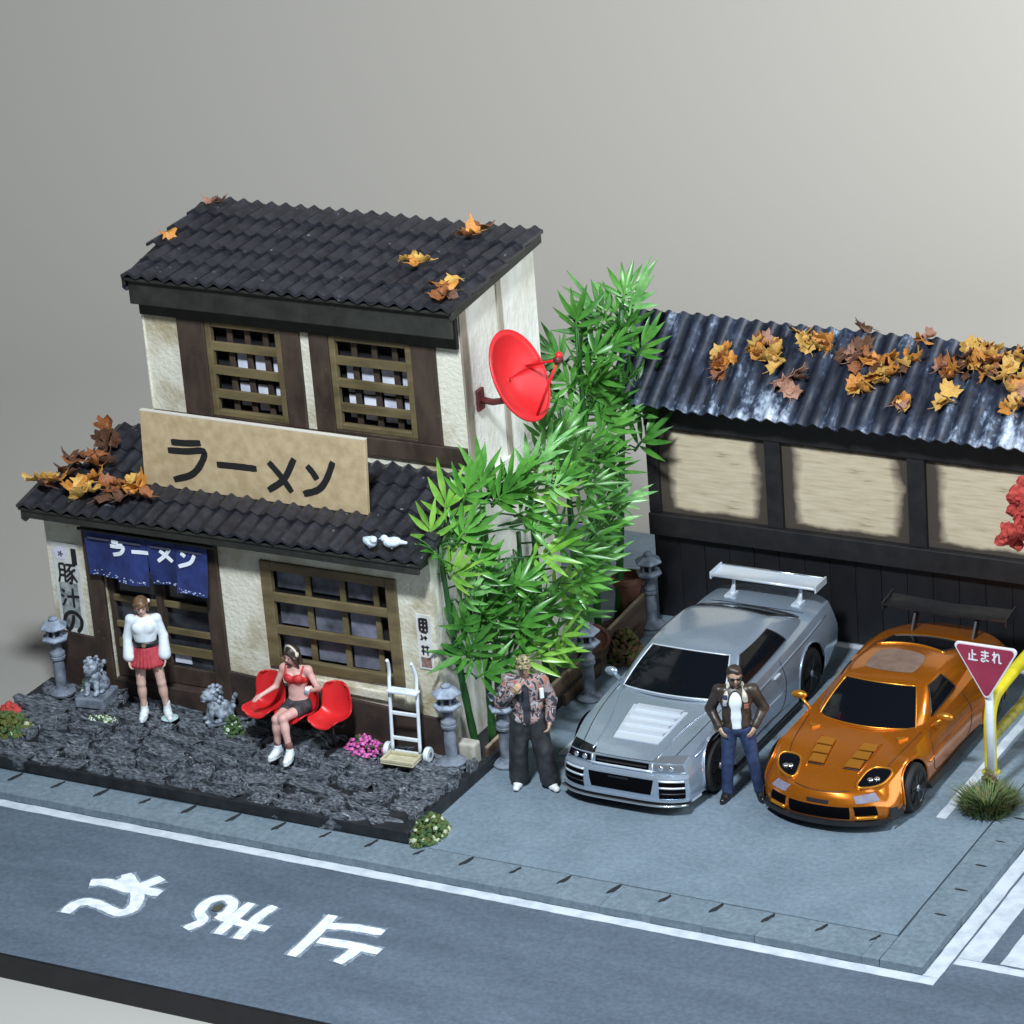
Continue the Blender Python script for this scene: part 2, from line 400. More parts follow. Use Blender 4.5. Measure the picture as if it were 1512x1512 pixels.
# ------------------------------------------------------------------ rough stone forecourt
def zp(x, y=1.6):
    return 0.17+(0.07+0.028*(-x))*max(0.0, min(1.0, (y+0.1)/1.2))
m_edge = M('forecourt_edge', (0.008, 0.009, 0.012), (0.02, 0.023, 0.028), 6, rough=0.55, bump=0.02, bscale=25)
fore = struct('stone_forecourt', MB().hexa([(-6.36, 0.004, 0.0), (0, 0.004, 0.0), (0, 5.0, 0.0), (-6.36, 5.0, 0.0), (-6.36, 0.004, 0.15), (0, 0.004, 0.15), (0, 5.0, 0.17), (-6.36, 5.0, 0.30)]), m_edge, bevel=0.01)
m_stone = M('slate', (0.026, 0.030, 0.038), (0.235, 0.265, 0.305), 4.5, rough=0.42, bump=0.035, bscale=12, lo=0.40, hi=0.74, rough2=0.30)
def vnoise(P, seed, f):                              # cheap value noise on points
    Q = P*f+seed*7.3; I = np.floor(Q); Fq = Q-I; Fq = Fq*Fq*(3-2*Fq); out = 0
    for dx in (0, 1):
        for dy in (0, 1):
            for dz in (0, 1):
                hsh = np.sin((I[:, 0]+dx)*127.1+(I[:, 1]+dy)*311.7+(I[:, 2]+dz)*74.7+seed*13.1)*43758.5453
                out = out+(hsh-np.floor(hsh))*np.where(dx, Fq[:, 0], 1-Fq[:, 0])*np.where(dy, Fq[:, 1], 1-Fq[:, 1])*np.where(dz, Fq[:, 2], 1-Fq[:, 2])
    return out*2-1
stone_me = []
for k in range(16):
    V, F = ICO[3]; Q = np.sign(V)*np.abs(V)**0.5
    S_ = np.array((1.6, 1.0, .7)); n1, n2, n3 = vnoise(V*S_, k, 1.9), vnoise(V*S_, k+40, 4.2), vnoise(V*S_, k+80, 9.0)
    Q = Q*(1+.26*n1+.14*n2+.04*n3)[:, None]; Q[:, 2] += .22*n2; cap_ = .50+.22*n1+.12*n2+.03*n3; Q[:, 2] = np.minimum(Q[:, 2], cap_)
    b = MB(); b.add(Q.tolist(), F); me = b.mesh('stone', True); me.materials.append(m_stone)
    try: me.set_sharp_from_angle(angle=math.radians(48))
    except Exception: pass
    stone_me.append(me)
y = 0.12; row = 0
while y < 1.80:
    dy = random.uniform(0.20, 0.30); x = -6.30+random.uniform(0, .25)
    while x < -0.06:
        L_ = random.uniform(0.34, 0.85); L_ = min(L_, -0.02-x)
        if L_ > 0.10:
            o = put('stone', random.choice(stone_me), None, fore)
            yy = y+0.05*math.sin(1.3*x+row)+random.uniform(-.025, .025)
            h = zp(x, yy)-random.uniform(-0.015, 0.04)
            o.location = (x+L_/2, min(max(yy, .13), 1.74), h-0.08); o.scale = (L_*0.455, dy*0.455, random.uniform(0.12, 0.16))
            o.rotation_euler = (random.uniform(-.30, .10), random.uniform(-.10, .10), random.uniform(-.14, .14)+(math.pi if random.random() < .0 else 0))
        x += L_+0.006
    y += dy*0.95; row += 1
# fill below the stones, so that joints read as dark gaps, not as holes
fill = MB(); fill.grid([[(x, yy, zp(x, yy)-0.10) for x in np.linspace(-6.33, -0.02, 30)] for yy in np.linspace(0.02, 1.9, 12)]); fill.build('joint_fill', m_edge, fore, smooth=True)
# ================================================================== noodle shop
HY = 1.77; UY = 3.0; XL, XR = -6.02, -0.45; UXL, UXR = -5.02, -0.50; HB = 4.95
m_plaster = M('plaster', (0.34, 0.28, 0.155), (0.68, 0.66, 0.555), 1.5, rough=0.9, bump=0.07, bscale=20, lo=0.30, hi=0.54, detail=7)
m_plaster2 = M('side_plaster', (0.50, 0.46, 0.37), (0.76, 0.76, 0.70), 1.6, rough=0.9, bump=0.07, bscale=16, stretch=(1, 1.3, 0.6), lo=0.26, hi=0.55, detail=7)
m_brown = M('brown_timber', (0.030, 0.019, 0.013), (0.065, 0.042, 0.030), 5, rough=0.65, bump=0.03, bscale=18, stretch=(1, 1, .4))
m_base = M('brown_skirting', (0.022, 0.014, 0.011), (0.050, 0.032, 0.025), 4, rough=0.7, bump=0.03, bscale=16)
m_olive = M('olive_wood', (0.085, 0.064, 0.030), (0.175, 0.135, 0.065), 4, rough=0.6, bump=0.03, bscale=20, stretch=(.3, 1, 1))
m_dark = M('dark_timber', (0.012, 0.012, 0.010), (0.026, 0.027, 0.022), 4, rough=0.6, bump=0.02, bscale=14)
m_inner = M('interior_dark', (0.008, 0.008, 0.010), rough=0.9)
m_paper = M('window_paper', (0.45, 0.47, 0.58), (0.82, 0.84, 0.95), 2.2, rough=0.7, lo=0.35, hi=0.7)
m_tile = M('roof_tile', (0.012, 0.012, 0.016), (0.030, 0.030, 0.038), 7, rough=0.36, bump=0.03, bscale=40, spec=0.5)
def flecks(m, col, sc, lo, hi):
    nt = m.node_tree; N = nt.nodes; L = nt.links; b = N['Principled BSDF']; src = b.inputs['Base Color'].links[0].from_socket
    tc = N.new('ShaderNodeTexCoord'); oi = N.new('ShaderNodeObjectInfo'); n = N.new('ShaderNodeTexNoise'); n.noise_dimensions = '4D'; n.inputs['Scale'].default_value = sc/K; n.inputs['Detail'].default_value = 3
    ml = N.new('ShaderNodeMath'); ml.operation = 'MULTIPLY'; ml.inputs[1].default_value = 50; L.new(oi.outputs['Random'], ml.inputs[0]); L.new(ml.outputs[0], n.inputs['W']); L.new(tc.outputs['Object'], n.inputs['Vector'])
    mr = N.new('ShaderNodeMapRange'); mr.inputs['From Min'].default_value = lo; mr.inputs['From Max'].default_value = hi; L.new(n.outputs[0], mr.inputs[0])
    mx = N.new('ShaderNodeMix'); mx.data_type = 'RGBA'; L.new(mr.outputs[0], mx.inputs[0]); L.new(src, mx.inputs[6]); mx.inputs[7].default_value = (*col, 1); L.new(mx.outputs[2], b.inputs['Base Color'])
flecks(m_tile, (.22, .23, .27), 12, .69, .76); flecks(m_brown, (.20, .15, .11), 16, .70, .76); flecks(m_base, (.16, .11, .08), 14, .71, .77); flecks(m_dark, (.12, .12, .11), 14, .72, .78)  # on tiles, white scuffs and glossy highlights are both put into the colour
m_scuff = M('scuffed_edge', (0.10, 0.11, 0.13), rough=.6)

shop = thing('noodle_shop', 'two-storey cream noodle shop with brown timber framing and dark tiled roofs', 'shop', (-3.2, 3.3, 0.15))
SO = Vector(shop.location)
def hp(mb, name, mat, par=None, **kw):
    """a part of the shop given in world coordinates"""
    o = mb.build(name, mat, par or shop, **kw)
    if par is None: o.location = -SO
    return o
# --- walls: front wall is pieced around door and window openings
DX0, DX1, DZ0, DZ1 = -5.20, -3.62, 0.42, 2.66     # door opening
WX0, WX1, WZ0, WZ1 = -2.84, -0.93, 1.08, 2.50     # shop window
zt = 2.90
w = MB(); T = 0.10
w.b2(XL, DX0, HY, HY+T, 0.2, zt); w.b2(DX0, DX1, HY, HY+T, DZ1, zt); w.b2(DX1, WX0, HY, HY+T, 0.2, zt)
w.b2(WX0, WX1, HY, HY+T, WZ1, zt); w.b2(WX0, WX1, HY, HY+T, 0.2, WZ0); w.b2(WX1, XR, HY, HY+T, 0.2, zt)
hp(w, 'front_wall', m_plaster)
w = MB(); w.hexa([(XR-T, HY+T+.002, .15), (XR, HY+T+.002, .15), (XR, UY, .15), (XR-T, UY, .15), (XR-T, HY+T+.002, 2.86), (XR, HY+T+.002, 2.86), (XR, UY, 3.20), (XR-T, UY, 3.20)]); w.b2(XR-T, XR, UY+.002, HB, .2, 3.305); hp(w, 'side_wall', m_plaster2)
w = MB(); w.b2(XL, XL+T, HY+T+.002, HB, 0.15, 3.0); w.b2(XL+T+.002, XR-T-.002, HB-T, HB, 0.15, 3.2); hp(w, 'rear_wall', m_plaster)
hp(MB().b2(XL+.12, XR-.12, HY+0.42, HY+0.46, .2, 2.95), 'dark_interior', m_inner)
# upper storey
U = [(-4.10, -3.00, 3.78, 5.02), (-2.32, -1.17, 3.80, 5.02)]
w = MB()
w.b2(UXL, U[0][0], UY, UY+T, 3.1, 5.50); w.b2(U[0][1], U[1][0], UY, UY+T, 3.1, 5.5); w.b2(U[1][1], UXR, UY, UY+T, 3.1, 5.5)
for a in U:
    w.b2(a[0], a[1], UY, UY+T, 3.1, a[2]); w.b2(a[0], a[1], UY, UY+T, a[3], 5.5)
hp(w, 'upper_front_wall', m_plaster)
w = MB(); w.hexa([(UXR-T, UY+T+.002, 3.31), (UXR, UY+T+.002, 3.31), (UXR, HB-.02, 3.31), (UXR-T, HB-.02, 3.31), (UXR-T, UY+T+.002, 5.55), (UXR, UY+T+.002, 5.55), (UXR, HB-.02, 5.72), (UXR-T, HB-.02, 5.72)])
hp(w, 'upper_side_wall', m_plaster2)
w = MB(); w.b2(UXL, UXL+T, UY+T+.002, HB, 3.0, 5.55); w.b2(UXL+T+.002, UXR-T-.002, HB-T, HB, 3.21, 5.6); hp(w, 'upper_rear_wall', m_plaster)
hp(MB().b2(UXL+.12, UXR-.12, UY+0.40, UY+0.44, 3.35, 5.45), 'dark_interior', m_inner)
# --- weathered corner boards on the side wall
m_stain = M('stained_board', (0.20, 0.16, 0.12), (0.40, 0.36, 0.30), 2, rough=.85, stretch=(1, 1, .3), bump=.03, bscale=20)
hp(MB().b2(UXR, UXR+0.025, UY+0.0, UY+0.16, 3.3, 5.50), 'corner_board', m_stain, bevel=.008)
hp(MB().b2(UXR, UXR+0.02, UY+0.93, UY+1.05, 3.3, 5.60), 'corner_board', m_stain, bevel=.008)
# --- brown timbers, upper front
def timber(x0, x1, z0, z1, y, d=0.05, mat=m_brown, name='timber'):
    return hp(MB().b2(x0, x1, y-d, y-.001, z0, z1), name, mat, bevel=0.012)
timber(UXL+.005, UXR-.005, 5.03, 5.50, UY, 0.07, m_dark, 'lintel_beam')
for x0, x1 in ((-4.50, -4.10), (-3.0, -2.725), (-2.595, -2.32), (-1.17, -0.83)): timber(x0+.003, x1-.003, 3.76, 5.028, UY, 0.05)
timber(UXL+.01, UXR-.005, 3.52, 3.757, UY, 0.06)
for a in U: timber(a[0], a[1], 3.759, a[2], UY, 0.045)
timber(UXL-.012, UXL+.02, 3.3, 5.5, UY+.02, .04, m_plaster, 'corner_strip')
# --- windows
m_paperd = M('dim_window_paper', (0.03, 0.032, 0.045), (0.24, 0.25, 0.33), 2.2, rough=0.7, lo=0.35, hi=0.7)
def lattice(x0, x1, z0, z1, y, slats, bars, fw=0.10, nm='window', round_top=False, papers=()):
    fr = MB()
    fr.b2(x0, x0+fw, y-.035, y+.05, z0, z1); fr.b2(x1-fw, x1, y-.035, y+.05, z0, z1)
    fr.b2(x0+fw+.001, x1-fw-.001, y-.03, y+.05, z0, z0+fw*.9); fr.b2(x0+fw+.001, x1-fw-.001, y-.03, y+.05, z1-fw*.8, z1)
    f = hp(fr, nm, m_olive, bevel=0.012)
    for z in slats:
        MB().box(((x0+x1)/2, y+.005, z+random.uniform(-.012, .012)), (x1-x0-2*fw+.05, 0.045, 0.115), (0, random.uniform(-.012, .012), 0)).build('slat', m_olive, f, bevel=.008)
    for x in bars:
        MB().box((x, y+.085, (z0+z1)/2), (0.075, 0.035, z1-z0-.06)).build('upright_bar', m_brown if nm == 'window' and x1-x0 < 1.5 else m_olive, f, bevel=.006)  # bars in narrow windows darkened: shade behind the slats put into their colour
    for (a, b_, c, d) in papers:
        MB().b2(a, b_, y+.125, y+.135, c, d).build('paper_pane', m_paper if x1-x0 < 1.5 else m_paperd, f)
    MB().b2(x0+.02, x1-.02, y+.17, y+.18, z0+.02, z1-.02).build('backing', m_inner, f)
    return f
for a in U:
    x0, x1, z0, z1 = a; bx = np.linspace(x0+.29, x1-.29, 3)
    z4 = np.linspace(z0+.29, z1-.32, 3)
    pp = []
    ed = [x0+.08]+list(bx)+[x1-.08]
    for i in range(4):
        if i == 0 and x0 < -4: continue
        for (q0, q1) in ((z0+.10, z0+.42), (z0+.46, z0+.84)):
            pp.append((ed[i]+.05, ed[i+1]-.05, q0+random.uniform(-.02, .02), q1))
    lattice(x0, x1, z0, z1, UY, z4[:], bx, 0.085, papers=pp)
wz = [1.36, 1.63, 2.08]
pp = [(-2.70, -2.28, 1.22, 1.50), (-2.20, -1.80, 1.20, 1.52), (-1.70, -1.32, 1.18, 1.48), (-2.2, -1.8, 1.6, 1.98), (-1.70, -1.32, 1.6, 1.95), (-2.7, -2.3, 1.62, 2.0), (-2.2, -1.8, 2.1, 2.4), (-1.7, -1.3, 2.1, 2.38), (-2.7, -2.3, 2.1, 2.4)]
lattice(WX0, WX1, WZ0, WZ1, HY, [1.60, 2.03], [-2.24, -1.75, -1.28], 0.15, papers=pp)
# cream sill under the shop window
hp(MB().hexa([(-2.55, HY-.05, .90), (-0.93, HY-.05, .86), (-.93, HY-.001, .86), (-2.55, HY-.001, .9), (-2.55, HY-.05, 1.02), (-0.93, HY-.05, 0.98), (-.93, HY-.001, .98), (-2.55, HY-.001, 1.02)]), 'window_sill', m_plaster, bevel=.015)
# --- skirting boards
hp(MB().hexa([(XL-.01, HY-.05, .25), (-5.43, HY-.05, .25), (-5.43, HY-.001, .25), (XL-.01, HY-.001, .25), (XL-.01, HY-.05, 1.12), (-5.43, HY-.05, 1.08), (-5.43, HY-.001, 1.08), (XL-.01, HY-.001, 1.12)]), 'skirting', m_base, bevel=.01)
hp(MB().hexa([(-3.46, HY-.05, .2), (XR+.01, HY-.05, .15), (XR+.01, HY-.001, .15), (-3.46, HY-.001, .2), (-3.46, HY-.05, .92), (XR+.01, HY-.05, .74), (XR+.01, HY-.001, .74), (-3.46, HY-.001, .92)]), 'skirting', m_base, bevel=.01)
# --- door
for x0, x1 in ((-5.43, -5.19), (-3.66, -3.44)):
    hp(MB().b2(x0, x1, HY-.06, HY-.001, .28, 2.68), 'door_post', m_brown, bevel=.014)
hp(MB().b2(-5.188, -3.662, HY-.05, HY-.001, 2.50, 2.68), 'door_lintel', m_brown, bevel=.01)
hp(MB().b2(-5.188, -3.662, HY-.06, HY+.10, .28, .56), 'door_sill', m_base, bevel=.012)
for k, (x0, x1, dy) in enumerate(((-5.18, -4.40, .05), (-4.45, -3.67, .09))):
    d = MB(); y = HY+dy
    d.b2(x0, x0+.08, y-.02, y+.03, .57, 2.5); d.b2(x1-.08, x1, y-.02, y+.03, .57, 2.5); d.b2(x0+.081, x1-.081, y-.02, y+.03, .57, .80); d.b2(x0+.081, x1-.081, y-.02, y+.03, 2.42, 2.5)
    door = hp(d, 'sliding_door', m_brown, bevel=.008)
    for z in (1.04, 1.30, 1.66, 2.05):
        MB().box(((x0+x1)/2, y-.012, z), (x1-x0-.14, .035, .085 if z > 1.1 else .12)).build('slat', m_olive, door, bevel=.006)
    MB().b2(x0+.06, x1-.06, y+.05, y+.06, .6, 2.45).build('dark_glass', M('dark_glass', (0.012, 0.013, 0.018), (0.05, 0.052, 0.065), 2, rough=0.15, stretch=(1, 1, 2)), door)
    MB().b2(x0+.10, x0+.34, y+.03, y+.045, .84, 1.0).build('paper_pane', m_paper, door)

# --- roofs
def tile_mesh(w, d, a=0.034, th=0.042):
    n = 10; prof = []
    for i in range(n+1):
        t = i/n; prof.append((t*w, a*(0.55*math.cos(2*math.pi*(t-.5))+0.45*max(0, math.cos(2*math.pi*(t-.5)))**2)))
    b = MB(); V = []
    for (yy, lift) in ((0, 0.0), (d, 0.0)):
        V += [(x, yy, z+lift) for x, z in prof]
    V += [(x, 0.0, z-th) for x, z in prof]+[(x, d, z-th) for x, z in prof]
    m = n+1; F = []
    for i in range(n):
        F += [(i, i+1, m+i+1, m+i), (2*m+i, 2*m+i+1, i+1, i), (2*m+i, 3*m+i, 3*m+i+1, 2*m+i+1)]
    F += [(0, m, 3*m, 2*m), (n, 2*m+n, 3*m+n, m+n)]
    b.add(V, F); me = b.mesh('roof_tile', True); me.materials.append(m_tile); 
    try: me.set_sharp_from_angle(angle=math.radians(40))
    except Exception: pass
    return me
def tiled_roof(name, x0f, x1, yf, yb, zf, slope, rows, pitch, x0b, th):
    ang = math.atan(slope); L_ = (yb-yf)/rows
    b = MB(); P = [(x0f+.02, yf+.03, zf-.085), (x1-.02, yf+.03, zf-.085), (x1-.02, yb, zf-.085+slope*(yb-yf)), (x0b+.02, yb, zf-.085+slope*(yb-yf))]
    b.hexa(P+[(p[0], p[1], p[2]+.035) for p in P])
    rf = hp(b, name, m_dark, bevel=.006)
    me = tile_mesh(pitch*1.03, L_*1.18/math.cos(ang))
    for r in range(rows):
        y = yf+L_*r; xa = x0f+(x0b-x0f)*(r/rows); n = int(round((x1-xa)/pitch))
        for i in range(n):
            o = put('roof_tile', me, None, rf)
            o.location = (x1-(i+1)*pitch+random.uniform(-.006, .006), y+random.uniform(-.012, .012), zf+slope*(y-yf)+0.018+random.uniform(-.004, .004))
            o.rotation_euler = (ang-0.085+random.uniform(-.012, .012), random.uniform(-.015, .015), random.uniform(-.012, .012))
    return rf
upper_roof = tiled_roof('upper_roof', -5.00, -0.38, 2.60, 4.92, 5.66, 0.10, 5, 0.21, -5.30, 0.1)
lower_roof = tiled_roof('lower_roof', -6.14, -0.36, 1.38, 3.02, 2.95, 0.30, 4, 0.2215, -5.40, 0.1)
# eave boards and rake boards
hp(MB().b2(-4.97, -0.42, 2.70, 2.75, 5.25, 5.575), 'eave_board', m_dark, bevel=.01)
hp(MB().b2(-4.97, -0.46, 2.752, 3.0, 5.50, 5.545), 'soffit', m_dark)
hp(MB().hexa([(-0.42, 2.66, 5.50), (-.375, 2.66, 5.50), (-.375, 4.95, 5.72), (-.42, 4.95, 5.72), (-0.42, 2.66, 5.60), (-.375, 2.66, 5.60), (-.375, 4.95, 5.83), (-.42, 4.95, 5.83)]), 'rake_board', m_dark, bevel=.008)
hp(MB().hexa([(-5.03, 2.66, 5.50), (-4.985, 2.66, 5.50), (-5.26, 4.95, 5.72), (-5.30, 4.95, 5.72), (-5.03, 2.66, 5.60), (-4.985, 2.66, 5.60), (-5.26, 4.95, 5.83), (-5.30, 4.95, 5.83)]), 'rake_board', m_dark, bevel=.008)
hp(MB().b2(-6.10, -0.40, 1.43, 1.48, 2.76, 2.865), 'eave_board', m_dark, bevel=.01)
hp(MB().b2(-6.04, -0.46, 1.482, HY-.001, 2.76, 2.80), 'soffit', m_dark)
hp(MB().hexa([(-.42, 1.45, 2.83), (-.375, 1.45, 2.83), (-.375, 3.02, 3.30), (-.42, 3.02, 3.30), (-.42, 1.45, 2.92), (-.375, 1.45, 2.92), (-.375, 3.02, 3.39), (-.42, 3.02, 3.39)]), 'rake_board', m_dark, bevel=.008)
m_gut = M('gutter_end', (0.02, 0.025, 0.05), (0.06, 0.07, 0.12), 6, rough=.35)
hp(MB().box((-6.12, 1.62, 2.74), (.10, .22, .12), (.3, .5, 0)), 'gutter_end', m_gut, bevel=.03)
hp(MB().box((-5.05, 2.86, 5.46), (.10, .22, .10), (.3, .6, 0)), 'gutter_end', m_gut, bevel=.03)

# ================================================================== signs of the shop
m_board = M('kraft_board', (0.40, 0.30, 0.17), (0.52, 0.40, 0.245), 7, rough=0.85, bump=0.012, bscale=26)
m_boardedge = M('board_edge', (0.60, 0.56, 0.49), rough=.85)
m_ink = M('black_ink', (0.010, 0.010, 0.011), rough=0.6)
BYS = 2.10
sg = thing('shop_signboard', 'wide tan shop signboard with black brushed characters standing on the lower roof', 'signboard', (-3.0, BYS, 3.12))
o = MB().hexa([(-1.625, -.03, .02), (1.575, -.03, .02), (1.575, .03, .02), (-1.625, .03, .02), (-1.57, -.03, 1.0), (1.63, -.03, .985), (1.63, .03, .985), (-1.57, .03, 1.0)]).build('board', m_board, sg, bevel=.006)
MB().hexa([(-1.57, -.031, 1.002), (1.63, -.031, .987), (1.63, .031, .987), (-1.57, .031, 1.002), (-1.57, -.031, 1.014), (1.63, -.031, .999), (1.63, .031, .999), (-1.57, .031, 1.014)]).build('bare_edge', m_boardedge, sg)
MB().b2(-1.0, -.9, .031, .35, .12, .20).build('brace', m_dark, sg); MB().b2(.9, 1.0, .031, .35, .12, .20).build('brace', m_dark, sg)
def chars(sets, par, origin, conv, w, mat, y, nm='character'):
    for s in sets:
        b = MB()
        for i, st in enumerate(s):
            P = [np.array(conv(u, v))-np.array(origin) for u, v in st]
            for p in P: p[1] = y
            stroke(b, P, w, (0, -1, 0), 0.001+.001*i, 0.005+.001*i, ends=.85, wig=.05)
        b.build(nm, mat, par)
cv = lambda u, v: onY(150+u/2.16, 270+v/2.16, BYS-.03)
chars([[[(222, 826), (268, 830), (316, 830)], [(212, 852), (270, 856), (326, 856), (318, 895), (288, 930), (232, 946)]],
       [[(368, 898), (430, 904), (495, 912)]],
       [[(614, 880), (582, 945), (533, 980)], [(533, 890), (572, 935), (608, 986)]],
       [[(655, 902), (672, 922), (688, 946)], [(738, 890), (718, 945), (692, 978), (645, 992)]]], sg, sg.location, cv, 0.085, m_ink, -.030)

# blue entrance curtain
m_noren = M('indigo_cloth', (0.010, 0.018, 0.095), (0.020, 0.038, 0.175), 5, rough=0.8, bump=.01, bscale=40)
m_foam = M('pale_print', (0.45, 0.52, 0.80), rough=.8); m_chalk = M('white_print', (0.80, 0.84, 0.92), rough=.8)
NY = 1.60
nr = thing('entrance_curtain', 'short indigo split curtain with white characters hanging over the shop door', 'curtain', (-4.38, NY, 2.62))
ed = [-0.92, -0.46, 0.01, 0.44, 0.90]; bot = [-0.60, -0.62, -0.60, -0.62]; fl = [0.02, -.05, .05, -.07]
MB().tube([(-1.0, 0.0, 0.02), (1.0, 0.0, 0.02)], 0.022, 8).build('rod', m_dark, nr, smooth=True)
def cloth_y(i, s, t): return fl[i]*t*t+0.018*math.sin(6*s+2*i)*t-0.004*i
for i in range(4):
    Pf = [[(ed[i]+.006+(ed[i+1]-ed[i]-.012)*s, cloth_y(i, s, t)+q, bot[i]*t) for s in np.linspace(0, 1, 7)] for q in (0, .012) for t in np.linspace(0, 1, 8)]
    b = MB(); b.grid(Pf[:8]); b.grid([list(reversed(r)) for r in Pf[8:]])
    rim = lambda G: [G[0][j] for j in range(7)]+[G[k][6] for k in range(1, 8)]+[G[7][j] for j in range(5, -1, -1)]+[G[k][0] for k in range(6, 0, -1)]
    A, B = rim(Pf[:8]), rim(Pf[8:]); n = len(A); b.add(A+B, [(k, n+k, n+(k+1) % n, (k+1) % n) for k in range(n)])
    c = b.build('curtain_panel', m_noren, nr, smooth=True)
    fo = MB()
    for q in range(17):
        s = random.random(); t = 1-abs(random.gauss(0, .05))-.02; x = ed[i]+.03+(ed[i+1]-ed[i]-.06)*s; r = random.uniform(.004, .011)
        yv = cloth_y(i, s, t)-.003
        fo.prism([(x+r*1.7*math.cos(a), yv, bot[i]*t+r*math.sin(a)) for a in np.linspace(0, 6.28, 7)[:-1]], (0, 0, 0), (0, -.002, 0))
    fo.build('printed_surf', m_foam, c)
    MB().b2(ed[i]+.07, ed[i+1]-.07, -.030, -.024, -.085, -.06).build('hanging_loop', M('loop_cloth', (.05, .055, .09), rough=.9), nr)
cv = lambda u, v: onY(u/4.447, 750+v/4.447, NY-.02)
def cchars(sets):
    for s in sets:
        b = MB()
        for q, st in enumerate(s):
            P = [np.array(cv(u, v))-np.array(nr.location) for u, v in st]
            for p in P:
                i = max(0, min(3, int(np.searchsorted(ed, p[0])-1))); t = p[2]/bot[i]; sx = (p[0]-ed[i])/(ed[i+1]-ed[i]); p[1] = min(cloth_y(i, sx, t), cloth_y(i, sx, min(1, t+.12)))-.006
            stroke(b, P, .050, (0, -1, 0), .0015+.001*q, .006+.001*q, ends=.9)
        b.build('character', m_chalk, nr)
cchars([[[(728, 222), (765, 230), (802, 238)], [(722, 250), (765, 256), (808, 260), (795, 296), (742, 308)]], [[(866, 286), (920, 292), (972, 298)]],
        [[(1110, 272), (1080, 315), (1035, 352)], [(1045, 282), (1090, 320), (1130, 356)]], [[(1186, 296), (1200, 306), (1215, 320)], [(1278, 312), (1252, 358), (1180, 380)]]])

# paper banner left of the door
m_paperw = M('banner_paper', (0.50, 0.51, 0.50), (0.68, 0.68, 0.66), 5, rough=.85); m_wash = M('ink_wash', (0.10, 0.12, 0.13), (0.35, 0.38, 0.38), 9, rough=.8)
bn = thing('paper_banner', 'tall narrow white paper banner with black brush characters left of the door', 'banner', (-5.745, HY-.002, 1.685))
MB().hexa([(-.20, -.014, -.64), (.19, -.014, -.64), (.19, 0, -.64), (-.20, 0, -.64), (-.20, -.014, .64), (.19, -.014, .64), (.19, 0, .64), (-.20, 0, .64)]).build('paper', m_paperw, bn, bevel=.003)
MB().b2(-.15, .13, -.0165, -.0145, -.52, .10).build('ink_wash', m_wash, bn)
def glyph(strokes, x0, z0, w, h, lw, par, mat=m_ink, y=-.017):
    b = MB()
    for i, st in enumerate(strokes): stroke(b, [(x0+u*w, y, z0+v*h) for u, v in st], lw, (0, -1, 0), .0005+.0008*i, .003+.0008*i, ends=.75, wig=.12)
    return b.build('character', mat, par)
BUTA = [[(.12, .9), (.12, .4), (.02, .05)], [(.12, .9), (.38, .88), (.37, .4), (.36, .08)], [(.14, .64), (.36, .64)], [(.14, .40), (.36, .40)], [(.45, .9), (.98, .92)], [(.72, .9), (.60, .7), (.44, .56)], [(.60, .70), (.74, .42), (.66, .08), (.56, .12)], [(.68, .55), (.44, .34)], [(.70, .38), (.42, .12)], [(.94, .74), (.74, .56), (.98, .16)]]
JIRU = [[(.10, .86), (.24, .74)], [(.04, .58), (.18, .48)], [(.06, .06), (.16, .2), (.27, .42)], [(.34, .52), (.65, .56), (.97, .58)], [(.66, .96), (.65, .5), (.65, .02)]]
NO = [[(.55, .78), (.48, .45), (.30, .16), (.12, .28), (.12, .58), (.32, .84), (.62, .88), (.88, .66), (.86, .34), (.66, .08)]]
glyph(BUTA, -.15, .08, .30, .30, .030, bn); glyph(JIRU, -.15, -.24, .30, .28, .034, bn); glyph(NO, -.17, -.60, .33, .33, .05, bn)
em = MB()
for k in range(5):
    a = 2*math.pi*k/5+.3; em.prism([(-.075+.055*math.cos(a)+.045*math.cos(t), -.0165, .50+.055*math.sin(a)+.045*math.sin(t)) for t in np.linspace(0, 6.28, 11)[:-1]], (0, -.0002*k, 0), (0, -.0018-.0003*k, 0))
em = em.build('emblem', M('lilac_print', (.62, .60, .74), rough=.8), bn)
MB().prism([(-.07+.035*math.cos(t)*(1+.4*math.cos(5*t)), -.0195, .49+.035*math.sin(t)*(1+.4*math.cos(5*t))) for t in np.linspace(0, 6.28, 21)[:-1]], (0, 0, 0), (0, -.002, 0)).build('emblem_centre', M('grey_print', (.12, .12, .15), rough=.8), em)
MB().b2(.09, .17, -.0175, -.0145, .36, .58).build('ink_block', m_ink, bn)
# small notice by the window
bn = thing('wall_notice', 'narrow paper notice with dark characters between the shop window and the corner', 'notice', (-0.60, HY-.002, 1.73))
MB().hexa([(-.10, -.012, -.36), (.10, -.012, -.36), (.10, 0, -.36), (-.10, 0, -.36), (-.10, -.012, .36), (.10, -.012, .36), (.10, 0, .36), (-.10, 0, .36)]).build('paper', m_paperw, bn, bevel=.003)
glyph([[(.1, .9), (.9, .92)], [(.5, 1.0), (.48, .1)], [(.15, .7), (.85, .7)], [(.1, .45), (.9, .45)], [(.2, .2), (.8, .15)], [(.15, .95), (.15, .2)], [(.85, .95), (.85, .2)]], -.07, .10, .14, .22, .030, bn, y=-.0135)
glyph([[(.2, .95), (.3, .6), (.1, .5)], [(.4, .7), (.8, .75)], [(.6, .9), (.62, .5)]], -.07, -.04, .14, .14, .022, bn, y=-.0135)
glyph([[(.1, .8), (.9, .85)], [(.3, 1), (.28, 0)], [(.7, 1), (.72, 0)], [(.1, .4), (.9, .42)]], -.07, -.17, .14, .13, .022, bn, y=-.0135)
